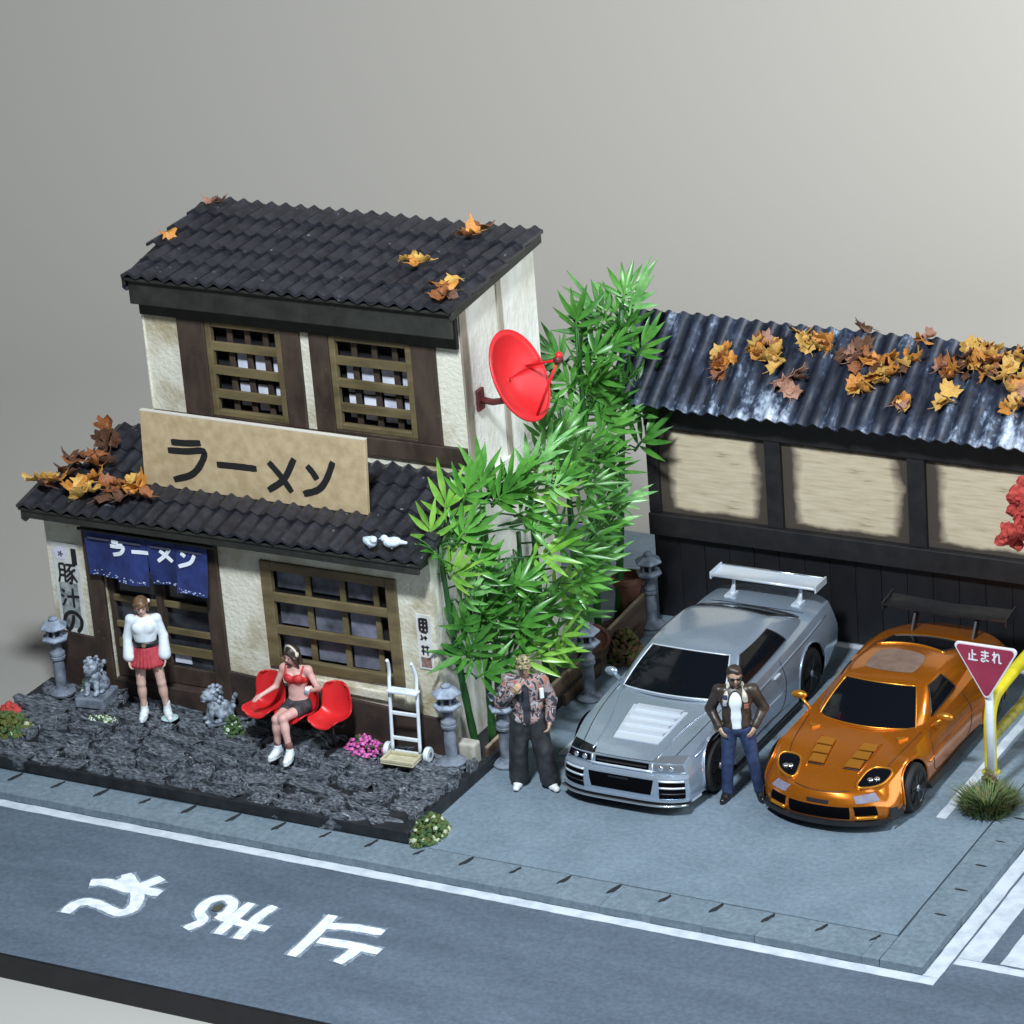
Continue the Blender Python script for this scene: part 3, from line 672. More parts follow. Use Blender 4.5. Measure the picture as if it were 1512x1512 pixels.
st = MB().b2(-.07, .07, -.0150, -.0125, -.33, -.20).build('seal_stamp', M('seal_red', (.16, .06, .05), (.30, .20, .18), 18, rough=.8), bn)
# ================================================================== long black shed
SY = 6.75
m_sblack = M('shed_black', (0.003, 0.003, 0.005), (0.007, 0.007, 0.010), 4, rough=0.6, bump=0.02, bscale=16, stretch=(1, 1, .4))
m_beam = M('shed_beam', (0.006, 0.006, 0.008), (0.014, 0.013, 0.014), 5, rough=0.6, bump=0.03, bscale=18)
shed = thing('shed', 'low black timber shed with pale wood panels and corrugated metal roof', 'shed', (4.0, SY+.6, 0.0))
SH = Vector(shed.location)
def sp(mb, name, mat, par=None, **kw):
    o = mb.build(name, mat, par or shed, **kw)
    if par is None: o.location = -SH
    return o
SX0, SX1 = -0.06, 8.4
for i in range(24):                                  # upright boards of the lower wall
    a = SX0+.02+i*.352; sp(MB().b2(a, a+.346, SY+.03+random.uniform(0, .012), SY+.09, 0, 1.21), 'wall_board', m_sblack, bevel=.006)
sp(MB().b2(SX0+.03, SX1, SY+.092, SY+1.3, 0, 3.0), 'wall', m_sblack)
sp(MB().b2(SX0, SX0+.03, SY+.05, SY+1.3, 0, 3.05), 'side_wall', m_sblack)
sp(MB().b2(SX0, SX1, SY-.09, SY+.09, 1.20, 1.50), 'lower_beam', m_beam, bevel=.012)
sp(MB().b2(SX0, SX1, SY-.07, SY+.09, 2.70, 3.08), 'upper_beam', m_beam, bevel=.012)
# panel material: raw wood with hand-sprayed dark borders
def panel_mat(w, h):
    m = bpy.data.materials.new('sprayed_panel'); m.use_nodes = True; nt = m.node_tree; N = nt.nodes; L = nt.links; b = N['Principled BSDF']
    tc = N.new('ShaderNodeTexCoord'); mp = N.new('ShaderNodeMapping'); mp.inputs['Scale'].default_value = (1.1/K, 1/K, 11/K); L.new(tc.outputs['Object'], mp.inputs[0])
    n = N.new('ShaderNodeTexNoise'); n.inputs['Scale'].default_value = 2.2; n.inputs['Detail'].default_value = 7; L.new(mp.outputs[0], n.inputs[0])
    r = N.new('ShaderNodeValToRGB'); r.color_ramp.elements[0].position = .3; r.color_ramp.elements[1].position = .62
    r.color_ramp.elements[0].color = (.34, .265, .165, 1); r.color_ramp.elements[1].color = (.62, .53, .38, 1); e = r.color_ramp.elements.new(.40); e.color = (.54, .45, .31, 1)
    L.new(n.outputs[0], r.inputs[0])
    # distance to the panel border, disturbed by noise
    sx = N.new('ShaderNodeSeparateXYZ'); L.new(tc.outputs['Object'], sx.inputs[0])
    def mth(op, a, bb):
        q = N.new('ShaderNodeMath'); q.operation = op
        for i, s in enumerate((a, bb)):
            if s is None: continue
            if isinstance(s, (int, float)): q.inputs[i].default_value = s
            else: L.new(s, q.inputs[i])
        return q.outputs[0]
    ax = mth('SUBTRACT', w/2*K, mth('ABSOLUTE', sx.outputs[0], None)); az = mth('SUBTRACT', h/2*K, mth('ABSOLUTE', sx.outputs[2], None))
    dm = mth('MINIMUM', ax, mth('MULTIPLY', az, 2.3))
    n2 = N.new('ShaderNodeTexNoise'); n2.inputs['Scale'].default_value = 2.0/K; n2.inputs['Detail'].default_value = 8; L.new(tc.outputs['Object'], n2.inputs[0])
    oi = N.new('ShaderNodeObjectInfo')
    dd = mth('ADD', dm, mth('MULTIPLY', mth('SUBTRACT', n2.outputs[0], .5), (.34*K)))
    mr = N.new('ShaderNodeMapRange'); mr.inputs['From Min'].default_value = 0.11*K; mr.inputs['From Max'].default_value = 0.25*K; L.new(dd, mr.inputs[0])
    mx = N.new('ShaderNodeMix'); mx.data_type = 'RGBA'; L.new(mr.outputs[0], mx.inputs[0]); mx.inputs[6].default_value = (.060, .046, .036, 1); L.new(r.outputs[0], mx.inputs[7])
    L.new(mx.outputs[2], b.inputs['Base Color']); b.inputs['Roughness'].default_value = .8
    bp = N.new('ShaderNodeBump'); bp.inputs['Strength'].default_value = .35; bp.inputs['Distance'].default_value = .01*K; L.new(n.outputs[0], bp.inputs['Height']); L.new(bp.outputs[0], b.inputs['Normal'])
    return m
px = [(.10, 1.62), (1.84, 3.56), (3.80, 5.56), (5.80, 7.5)]
for a, b_ in px:
    w_ = b_-a; o = MB().box((0, 0, 0), (w_+.04, .03, 1.22)).build('wood_panel', panel_mat(w_, 1.2), shed); o.location = Vector(((a+b_)/2, SY+.035, 2.10))-SH
for a, b_ in zip([SX0]+[p[1] for p in px], [p[0] for p in px]+[SX1]):
    sp(MB().b2(a+.002, b_-.002, SY-.05, SY+.088, 1.502, 2.698), 'post', m_beam, bevel=.01)
# corrugated roof
m_cor = bpy.data.materials.new('corrugated_metal'); m_cor.use_nodes = True
nt = m_cor.node_tree; N = nt.nodes; L = nt.links; b = N['Principled BSDF']
tc = N.new('ShaderNodeTexCoord'); mp = N.new('ShaderNodeMapping'); mp.inputs['Scale'].default_value = (1.7/K, .55/K, .55/K); L.new(tc.outputs['Object'], mp.inputs[0])
n1 = N.new('ShaderNodeTexNoise'); n1.inputs['Scale'].default_value = 2.2; n1.inputs['Detail'].default_value = 7; n1.inputs['Roughness'].default_value = .68; L.new(mp.outputs[0], n1.inputs[0])
n2 = N.new('ShaderNodeTexNoise'); n2.inputs['Scale'].default_value = .75/K; n2.inputs['Detail'].default_value = 2; L.new(tc.outputs['Object'], n2.inputs[0])
n3 = N.new('ShaderNodeTexNoise'); n3.inputs['Scale'].default_value = 14/K; n3.inputs['Detail'].default_value = 3; L.new(tc.outputs['Object'], n3.inputs[0])
def mth(op, a, bb=None):
    q = N.new('ShaderNodeMath'); q.operation = op
    for i, s in enumerate((a, bb)):
        if s is None: continue
        if isinstance(s, (int, float)): q.inputs[i].default_value = s
        else: L.new(s, q.inputs[i])
    return q.outputs[0]
sep = N.new('ShaderNodeSeparateXYZ'); L.new(tc.outputs['Object'], sep.inputs[0])
# dry-brushed white is heaviest at the lower edge of the sheet (local y = 0)
edge = N.new('ShaderNodeMapRange'); edge.inputs['From Min'].default_value = 0; edge.inputs['From Max'].default_value = .55*K; edge.inputs['To Min'].default_value = .10; edge.inputs['To Max'].default_value = 0; L.new(sep.outputs[1], edge.inputs[0])
f = mth('ADD', mth('ADD', n1.outputs[0], mth('MULTIPLY', mth('SUBTRACT', n2.outputs[0], .5), .55)), mth('ADD', edge.outputs[0], mth('MULTIPLY', mth('SUBTRACT', n3.outputs[0], .5), .25)))
rp = N.new('ShaderNodeValToRGB'); el = rp.color_ramp.elements; el[0].position = .47; el[0].color = (.016, .020, .034, 1); el[1].position = .76; el[1].color = (.62, .68, .78, 1)
e = el.new(.60); e.color = (.045, .06, .10, 1); e = el.new(.66); e.color = (.22, .27, .36, 1)
L.new(f, rp.inputs[0]); L.new(rp.outputs[0], b.inputs['Base Color']); b.inputs['Roughness'].default_value = .38; b.inputs['Metallic'].default_value = .15
RZ0, RS, RY0, RY1 = 3.16, 0.74, 6.26, 7.42
def sheet(x0, x1, lift):
    n = int((x1-x0)/.018); G = []; bb = MB(); Lr = math.hypot(RY1-RY0, RS*(RY1-RY0)); ca, sa = (RY1-RY0)/Lr, RS*(RY1-RY0)/Lr
    def P(i, t, off):
        x = (x1-x0)*i/n; d = t*Lr; z = .034*math.sin(2*math.pi*(x+x0)/.205)+off+.010*math.sin(3*x+5*t)+lift
        dd = d+(.012*math.sin(9*x)+random.uniform(-.004, .004) if t == 0 else 0)
        return (x, dd, z)
    ts = np.linspace(0, 1, 7)
    top = [[P(i, t, 0) for i in range(n+1)] for t in ts]; botm = [[(p[0], p[1], p[2]-.022) for p in r] for r in top]
    bb.grid(top); bb.grid([list(reversed(r)) for r in botm])
    for r, rb in ((top[0], botm[0]), (top[-1], botm[-1])):
        bb.add(r+rb, [(len(r)+k, len(r)+k+1, k+1, k) for k in range(len(r)-1)])
    o = bb.build('corrugated_sheet', m_cor, shed, auto=50); o.location = Vector((x0, RY0, RZ0))-SH; o.rotation_euler = (math.atan(RS), 0, 0)
sheet(-0.40, 2.86, 0.0); sheet(2.80, 5.9, .014); sheet(5.84, 8.5, 0.004)
sp(MB().hexa([(-.1, RY0+.14, RZ0+.03), (8.4, RY0+.14, RZ0+.03), (8.4, RY1+.6, RZ0+.55), (-.1, RY1+.6, RZ0+.55), (-.1, RY0+.14, RZ0+.06), (8.4, RY0+.14, RZ0+.06), (8.4, RY1-.1, RZ0+.72), (-.1, RY1-.1, RZ0+.72)]), 'roof_board', m_sblack)
# ================================================================== lanterns, statues, seats and other small things
m_lant = M('lantern_grey', (0.085, 0.10, 0.13), (0.20, 0.235, 0.29), 7, rough=.75, bump=.02, bscale=24)
m_lantd = M('lantern_dark', (0.012, 0.013, 0.016), rough=.8)
m_cap = M('lantern_cap', (0.16, 0.19, 0.25), (0.34, 0.40, 0.50), 8, rough=.75, bump=.02, bscale=24)
def lantern(loc, label, rz=0.0, tilt=0.0):
    t = thing('garden_lantern', label, 'lantern', loc, group='grey garden lanterns', rot=(tilt, 0, rz))
    MB().lathe([(.0, 0), (.165, 0), (.175, .03), (.15, .055), (.09, .075), (.075, .11)], 20).build('foot', m_lant, t, auto=40)
    MB().lathe([(.072, .105), (.078, .30), (.070, .47), (.098, .49), (.10, .52), (.086, .53), (.098, .545), (.096, .575), (.070, .60), (.062, .66), (.085, .70)], 16).build('column', m_lant, t, auto=40)
    MB().lathe([(.06, .695), (.15, .735), (.178, .765), (.178, .785), (.14, .80), (.05, .80)], 6).build('tray', m_cap, t, bevel=.006)
    c = MB(); c.lathe([(.085, .80), (.085, .90)], 6, mi=0)
    lb = c.build('lamp_house', m_lantd, t)
    p = MB()
    for k in range(6):
        a = k*math.pi/3; p.box((.098*math.cos(a), .098*math.sin(a), .85), (.028, .028, .10), (0, 0, a))
    p.build('lamp_post', m_lant, lb)
    MB().lathe([(.05, .895), (.165, .905), (.19, .925), (.175, .945), (.11, .985), (.06, 1.005), (.045, 1.01)], 6).build('cap', m_cap, t, bevel=.008)
    MB().lathe([(.045, 1.0), (.062, 1.02), (.058, 1.045), (.0, 1.06)], 8).build('finial', m_cap, t, smooth=True)
    return t
lantern((-5.80, 1.40, zp(-5.8, 1.4)), 'grey garden lantern at the outer corner of the shop, beside the lion on a plinth')
lantern((-0.30, 1.64, zp(-.3, 1.64)-.02), 'grey garden lantern beside the white hand truck', .4)
lantern((0.12, 2.22, 0), 'grey garden lantern half hidden behind the man in the camouflage jacket', .2)
lantern((0.24, 4.20, 0), 'grey garden lantern by the planter boards beside the silver car, cap under the leaves', .5)
lantern((0.02, 6.42, 0), 'grey garden lantern at the corner of the black shed', .1)

# guardian lions
m_lion = M('lion_stone', (0.10, 0.12, 0.15), (0.40, 0.46, 0.55), 13, rough=.6, lo=.4, hi=.62)
def lion(loc, rz, label, plinth):
    t = thing('guardian_lion', label, 'statue', loc, rz); z0 = .14 if plinth else .03
    if plinth: MB().b2(-.20, .20, -.24, .22, 0, .135).build('plinth', m_lant, t, bevel=.02)
    else: MB().b2(-.13, .13, -.17, .16, 0, .035).build('plinth', m_lant, t, bevel=.01)
    P = [('e', (0, .06, z0+.13), (.115, .14, .125)), ('e', (0, -.03, z0+.22), (.10, .10, .12)), ('e', (.085, .08, z0+.08), (.06, .10, .085)), ('e', (-.085, .08, z0+.08), (.06, .10, .085))]
    for s in (-1, 1):
        P += [('c', (s*.06, -.08, z0+.2), (s*.065, -.12, z0+.03), .04, .032), ('e', (s*.065, -.145, z0+.025), (.036, .05, .028)), ('e', (s*.10, -.03, z0+.025), (.036, .06, .028))]
    P += [('e', (0, -.07, z0+.36), (.095, .10, .09)), ('e', (0, -.155, z0+.335), (.055, .05, .045)), ('e', (0, -.165, z0+.30), (.045, .04, .02), .006), ('e', (0, -.19, z0+.355), (.022, .018, .016), .008)]
    for s in (-1, 1): P += [('e', (s*.045, -.15, z0+.39), (.02, .02, .016), .006), ('e', (s*.085, -.05, z0+.42), (.02, .03, .025), .01)]
    for k in range(26):
        a = k*2.4; q = k/26; r = .105
        P.append(('e', (r*math.cos(a)*math.sqrt(1-(q*.9)**2)*.95, -.02+.07*math.sin(a)*.9+.02, z0+.29+.17*q), (.026, .026, .026), .006))
    for k in range(5): P.append(('e', (.03*math.sin(2*k), .185+.012*k, z0+.10+.05*k), (.035, .03, .035), .01))
    sdf('lion', P, m_lion, t, vox=.0075, k=.02)
    return t
lion((-5.25, 1.38, zp(-5.25, 1.4)), .15, 'pale stone guardian lion on a square plinth, between the corner lantern and the door', True)
lion((-3.50, 1.47, zp(-3.5, 1.5)), -.75, 'stone guardian lion without a tall plinth, between the door and the red seats', False)

# red bucket seats
m_red = M('red_plastic', (0.52, 0.012, 0.016), (0.60, 0.02, 0.022), 3, rough=.38)
sb = thing('seat_bench', 'row of joined glossy red bucket seats in front of the shop window', 'seat', (-2.23, 1.36, zp(-2.2, 1.3)))
def bucket(cx):
    n, m = 13, 15; G = []
    # profile front lip -> pan -> back top (y, z), half widths
    prof = [(-.27, .385, .15), (-.265, .415, .19), (-.20, .43, .215), (-.08, .405, .225), (.04, .395, .22), (.11, .43, .215), (.155, .52, .215), (.19, .64, .21), (.215, .74, .19), (.225, .80, .15), (.226, .815, .10)]
    pr = smooth_poly(prof, 3)
    for (y, z, w_) in pr:
        row = []
        for j in range(m):
            s = -1+2*j/(m-1); lift = .085*abs(s)**2.6
            tt = min(1, max(0, (z-.43)/.25)); row.append((cx+s*w_, y-lift*.9*tt, z+lift*(1-tt)*.9))
        G.append(row)
    b = MB(); b.grid(G)
    o = b.build('seat_shell', m_red, sb, smooth=True); md = o.modifiers.new('thick', 'SOLIDIFY'); md.thickness = .022*K; md.offset = 0
    md = o.modifiers.new('sub', 'SUBSURF'); md.levels = md.render_levels = 1
for cx in (-.47, 0, .47): bucket(cx)
MB().b2(-.62, .62, -.03, .03, .31, .36).build('beam', m_black, sb, bevel=.01)
for x in (-.45, .45):
    MB().tube([(x, 0, .32), (x, .02, .0)], .024, 8).build('leg', m_black, sb, smooth=True); MB().b2(x-.03, x+.03, -.2, .2, 0, .025).build('foot', m_black, sb)
for cx in (-.47, 0, .47): MB().tube([(cx, 0, .35), (cx, 0, .40)], .05, 10).build('seat_mount', m_black, sb)

# white hand truck
m_wht = M('white_metal', (0.62, 0.67, 0.74), (0.74, 0.79, 0.86), 5, rough=.4)
ht = thing('hand_truck', 'white two-wheeled hand truck with a cream tray leaning at the shop wall', 'hand truck', (-0.83, 1.46, zp(-.83, 1.46)-.01), .05)
for s in (-1, 1):
    P = smooth_poly([(s*.185, .02, .10), (s*.185, .05, .50), (s*.185, .085, .95), (s*.18, .105, 1.10), (s*.165, .07, 1.24), (s*.16, .04, 1.30)], 4)
    MB().tube(P, .022, 10).build('rail', m_wht, ht, smooth=True)
for z, y in ((.28, .032), (.60, .058), ): MB().box((0, y, z), (.36, .03, .045)).build('crossbar', m_wht, ht, bevel=.008)
MB().box((.01, .06, .90), (.40, .13, .04)).build('shelf', m_wht, ht, bevel=.012)
m_cream = M('cream_tray', (0.40, 0.37, 0.24), (0.55, 0.51, 0.36), 5, rough=.5)
tr = MB(); tr.b2(-.22, .22, -.26, .0, .055, .075); tr.b2(-.22, .22, -.26, -.235, .077, .125); tr.b2(-.22, -.195, -.233, .0, .077, .125); tr.b2(.195, .22, -.233, 0, .077, .125); tr.b2(-.193, .193, -.025, 0, .077, .125)
tr.build('tray', m_cream, ht, bevel=.01); MB().b2(-.19, .19, -.23, .0, .02, .053).build('tray_base', M('tray_dark', (.05, .045, .03), rough=.6), ht)
MB().tube([(-.29, .06, .09), (.29, .06, .09)], .016, 8).build('axle', m_wht, ht)
for s in (-1, 1):
    wl = MB().lathe([(.03, -.03), (.085, -.032), (.095, -.02), (.095, .02), (.085, .032), (.03, .03)], 18, (s*.27, .06, .095), 'x').build('wheel', m_wht, ht, auto=35)
    MB().lathe([(.0, -.036), (.035, -.036), (.035, .036), (0, .036)], 10, (s*.27, .06, .095), 'x').build('hub', m_lant, wl)

# satellite dish on the side wall
m_dish = M('dish_red', (0.56, 0.010, 0.014), (0.66, 0.018, 0.022), 3, rough=.42)
m_rust = M('bracket_maroon', (0.07, 0.012, 0.014), (0.14, 0.03, 0.03), 8, rough=.5)
DM = Vector((UXR, 3.32, 4.27))
ds = thing('satellite_dish', 'large red satellite dish bracketed to the upper side wall', 'satellite dish', DM)
fz = (Vector(CC)-DM).normalized()
ax = Vector((0.90, -0.10, 0.42)).normalized()      # where the dish points
cen = Vector((0.78, -0.32, 0.50))
Rd = ax.to_track_quat('Z', 'Y').to_matrix()
G = []
for r in np.linspace(0.0001, 1, 12):
    G.append([cen+Rd @ Vector((.46*r*math.cos(a), .56*r*math.sin(a), .20*r*r-.20)) for a in np.linspace(0, 2*math.pi, 41)])
b = MB(); b.grid(G); o = b.build('dish', m_dish, ds, smooth=True); md = o.modifiers.new('thick', 'SOLIDIFY'); md.thickness = .02*K; md.offset = -1
MB().tube([cen+Rd @ Vector((.46*math.cos(a), .56*math.sin(a), .0)) for a in np.linspace(0, 2*math.pi, 41)], .018, 8, cap=False).build('rim', m_dish, ds, smooth=True)
tipp = cen+ax*.62+Vector((0, 0, .02))
arm1 = cen+Rd @ Vector((.0, .52, -.02)); arm2 = cen+Rd @ Vector((.0, -.52, -.02)); 
lowp = min((arm1, arm2), key=lambda p: p.z)
MB().tube([lowp, tipp], .018, 8).build('feed_arm', m_dish, ds, smooth=True)
MB().tube([cen+Rd @ Vector((.30, .05, -.10)), tipp], .016, 8).build('feed_arm', m_dish, ds, smooth=True)
MB().tube([tipp-ax*.03, tipp+ax*.05], .05, 10).build('feed_horn', m_rust, ds, smooth=True); MB().ico(tipp+Vector((.02, 0, .06)), .045, 2).build('feed_knob', m_dish, ds, smooth=True)
MB().tube([(0.0, 0, 0), (.22, -.04, 0.0), (.40, -.10, .06), cen-ax*.20], .042, 10).build('bracket', m_rust, ds, smooth=True)
MB().box((.03, 0, 0), (.05, .16, .28)).build('wall_plate', m_rust, ds, bevel=.02)

# two little white birds on the lower roof
m_bird = M('bird_white', (0.42, 0.52, 0.62), (0.72, 0.80, 0.86), 16, rough=.7)
for (u, v, rz, lb) in ((548, 808, 1.0, 'small pale bird with raised head on the lower roof eave'), (579, 809, -1.2, 'small pale crouching bird on the lower roof eave')):
    p = onP(u, v, 3.01, .30, 1.38); t = thing('bird', lb, 'bird', p, rz)
    sdf('body', [('e', (0, 0, .07), (.062, .10, .062)), ('e', (0, -.085, .125), (.042, .045, .042)), ('c', (0, .08, .075), (0, .17, .06), .035, .018), ('c', (0, -.12, .125), (0, -.15, .12), .012, .004, .008), ('c', (.02, 0, .03), (.02, 0, 0), .01, .01), ('c', (-.02, 0, .03), (-.02, 0, 0), .01, .01), ('e', (.05, .02, .08), (.02, .08, .04), .008), ('e', (-.05, .02, .08), (.02, .08, .04), .008)], m_bird, t, vox=.006, k=.02)

# stop sign
m_signr = M('sign_red', (0.26, 0.022, 0.055), (0.32, 0.032, 0.075), 4, rough=.45); m_signw = M('sign_white', (0.70, 0.70, 0.76), rough=.5)
ss = thing('stop_sign', 'crimson inverted triangle stop sign on a white pole', 'road sign', (5.86, 3.52, 0), 0.0)
MB().tube([(0, 0, 0), (0, 0, .95), (0.0, 0, 1.50)], .048, 14).build('pole', m_wht, ss, smooth=True)
def tri(s, r, n=5):
    out = []
    for k, a in enumerate((math.radians(150), math.radians(30), math.radians(-90))):
        c = (s*math.cos(a)*1.04, s*math.sin(a)*1.04)
        for j in range(n+1):
            th = a+math.radians(60)-math.radians(120)*j/n; out.append((c[0]+r*math.cos(th), c[1]+r*math.sin(th)))
    return list(reversed(out))
zc = 1.68; tl = -.0
def plate(s, r, y0, y1): return MB().prism([(x, 0, zc+z) for x, z in tri(s, r)], (0, y0, 0), (0, y1, 0))
plate(.365, .05, -.085, -.05).build('rim', m_signw, ss, bevel=.008)
plate(.342, .04, -.0925, -.0855).build('plate', m_signr, ss)
TO = [[(.45, .95), (.45, .08)], [(.45, .55), (.85, .55)], [(.15, .60), (.15, .08)], [(0, .06), (1, .06)]]
MA = [[(.1, .82), (.9, .82)], [(.1, .55), (.9, .55)], [(.52, 1), (.52, .2), (.3, .02), (.12, .14), (.3, .28), (.9, .08)]]
RE = [[(.22, 1), (.22, 0)], [(.0, .72), (.42, .74), (.02, .2)], [(.42, .74), (.66, .82), (.72, .5), (.72, .1), (.95, .1)]]
for k, gl in enumerate((TO, MA, RE)):
    glyph(gl, -.21+.148*k, 1.715, .12, .145, .018, ss, m_signw, y=-.0926)
MB().box((0, -.052, 1.50), (.10, .05, .3)).build('clamp', m_lant, ss, bevel=.01)

# yellow pipe barrier
m_yel = M('yellow_paint', (0.60, 0.50, 0.015), (0.74, 0.64, 0.03), 4, rough=.4); m_yel2 = M('dirty_yellow', (0.20, 0.18, 0.03), (0.50, 0.44, 0.05), 5, rough=.55)
pb = thing('pipe_barrier', 'yellow pipe barrier hoop beside the orange car', 'barrier', (5.67, 3.98, 0), 0)
P = smooth_poly([(0, 0, 0), (0, 0, .55), (0, .03, .76), (0, .14, .89), (0, .36, .95), (0, 1.2, .97), (0, 2.0, .95), (0, 2.25, .87), (0, 2.33, .7), (0, 2.35, .4), (0, 2.35, 0)], 5)
MB().tube(P, .075, 14).build('hoop', m_yel, pb, smooth=True)
MB().tube([(0, .02, .42), (0, 2.33, .42)], .06, 12).build('lower_rail', m_yel2, pb, smooth=True)
for y in (0, 2.35): MB().lathe([(.11, 0), (.11, .02), (.08, .03)], 14, (0, y, 0)).build('foot_plate', m_yel2, pb)

# planter boards between the shop and the parking place
m_plank = M('planter_wood', (0.055, 0.034, 0.022), (0.15, 0.10, 0.065), 5, rough=.75, bump=.03, bscale=18, stretch=(1, .25, 1)); m_pedge = M('pale_wood_edge', (.22, .17, .11), (.36, .29, .2), 6, rough=.8)
pl = thing('planter', 'low brown board planter between the shop side wall and the parking place', 'planter', (-.2, 4.3, 0))
for (y0, y1, h, x) in ((2.05, 3.10, .30, -.03), (3.12, 4.16, .34, -.02), (4.18, 5.30, .36, -.03), (5.32, 6.36, .46, -.02)):
    o = MB().hexa([(x-.05, y0, 0), (x, y0, 0), (x, y1, 0), (x-.05, y1, 0), (x-.05, y0, h*.9), (x, y0, h*.9), (x, y1, h*1.05), (x-.05, y1, h*1.05)]).build('plank', m_plank, pl, bevel=.008); o.location = (.2, -4.3, 0)
    o = MB().hexa([(x-.048, y0+.01, h*.9+.001), (x-.002, y0+.01, h*.9+.001), (x-.002, y1-.01, h*1.05+.001), (x-.048, y1-.01, h*1.05+.001), (x-.048, y0+.01, h*.9+.012), (x-.002, y0+.01, h*.9+.012), (x-.002, y1-.01, h*1.05+.012), (x-.048, y1-.01, h*1.05+.012)]).build('worn_edge', m_pedge, pl); o.location = (.2, -4.3, 0)
for (y0, y1) in ((3.9, 4.9), (5.2, 6.1)):
    o = MB().b2(.0, .05, y0, y1, 0, .15).build('lower_plank', m_plank, pl, bevel=.008); o.location = (.2, -4.3, 0)
o = MB().grid([[(x, y, .16+.04*math.sin(7*x+3*y)+.02*math.sin(13*y)) for x in np.linspace(-.44, -.06, 6)] for y in np.linspace(1.9, 6.6, 30)]).build('soil', M('soil', (.02, .015, .01), (.05, .04, .025), 12, rough=.95, bump=.05, bscale=20), pl, smooth=True); o.location = (.2, -4.3, 0)
o = MB().b2(-.44, -.08, 1.80, 1.98, .12, .42).build('end_stone', M('pale_block', (.30, .29, .25), (.48, .46, .40), 5, rough=.9, bump=.03), pl, bevel=.03); o.location = (.2, -4.3, 0)
m_terra = M('terracotta', (.11, .042, .026), (.20, .085, .055), 6, rough=.8)
pt = thing('flower_pot', 'upright terracotta pot at the shed end of the planter', 'pot', (-.26, 6.35, .16))
MB().lathe([(.14, 0), (.17, .30), (.20, .48), (.215, .49), (.215, .56), (.18, .565), (.17, .50), (.0, .48)], 20).build('pot', m_terra, pt, auto=40)
pt = thing('flower_pot', 'terracotta pot lying on its side behind the planter boards', 'pot', (-.24, 5.35, .36), rot=(1.4, .2, .5))
MB().lathe([(.10, 0), (.13, .22), (.15, .34), (.165, .35), (.165, .40), (.13, .40), (.11, .36), (.0, .33)], 18).build('pot', m_terra, pt, auto=40)
# ================================================================== plants and leaves
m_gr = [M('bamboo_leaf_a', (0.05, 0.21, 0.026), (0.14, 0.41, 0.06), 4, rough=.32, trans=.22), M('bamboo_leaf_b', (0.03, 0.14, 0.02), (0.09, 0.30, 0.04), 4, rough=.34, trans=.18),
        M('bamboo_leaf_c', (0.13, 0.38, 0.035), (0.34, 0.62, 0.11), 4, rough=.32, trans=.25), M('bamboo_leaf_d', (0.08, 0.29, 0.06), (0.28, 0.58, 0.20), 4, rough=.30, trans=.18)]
m_stem = M('bamboo_stem', (0.008, 0.05, 0.010), (0.022, 0.10, 0.02), 4, rough=.4)
def leaflet(mb, base, d, up, L_, w, droop, mi=0):
    base, d, up = Vector(base), Vector(d).normalized(), Vector(up); side = d.cross(up).normalized(); up = side.cross(d).normalized()
    ts = [0, .12, .35, .6, .82, 1.0]; ws = [.18, .55, 1.0, .85, .45, .02]; rows = []
    for t, q in zip(ts, ws):
        c = base+d*(L_*t)-Vector((0, 0, 1))*(droop*t*t*L_)
        rows.append([c-side*(w*q)+up*(w*.30*q), c, c+side*(w*q)+up*(w*.30*q)])
    th = up*.008
    V = [p for r in rows for p in r]+[p-th for r in rows for p in r]; n = 18; F = []
    for i in range(5):
        for j in range(2): F += [(i*3+j, i*3+j+1, (i+1)*3+j+1, (i+1)*3+j), (n+(i+1)*3+j, n+(i+1)*3+j+1, n+i*3+j+1, n+i*3+j)]
        F += [(i*3, (i+1)*3, n+(i+1)*3, n+i*3), ((i+1)*3+2, i*3+2, n+i*3+2, n+(i+1)*3+2)]
    mb.add(V, F, mi)
def spray_mesh(seed, n):
    rn = random.Random(seed); b = MB()
    # a moulded fan of pointed leaflets on a short stalk, growing along +y, face +z
    b.tube([(0, -.10, -.04), (0, 0, 0), (0, .16, .015)], [.018, .016, .010], 6)
    for k in range(n):
        f = -1+2*k/(n-1); a = f*1.15+rn.uniform(-.10, .10); L_ = (.50-.15*abs(f))*rn.uniform(.80, 1.15)
        by = .22*(1-abs(f))*rn.uniform(.4, 1.1)
        leaflet(b, (0.02*f, by, .005), (math.sin(a), math.cos(a), rn.uniform(-.12, .30)), (0, 0, 1), L_, rn.uniform(.030, .042), rn.uniform(0, .25))
    return b.mesh('leaf_spray', True)
SPR = []
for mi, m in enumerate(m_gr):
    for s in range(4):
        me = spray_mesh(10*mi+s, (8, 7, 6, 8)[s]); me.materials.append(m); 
        try: me.set_sharp_from_angle(angle=math.radians(60))
        except Exception: pass
        SPR.append(me)
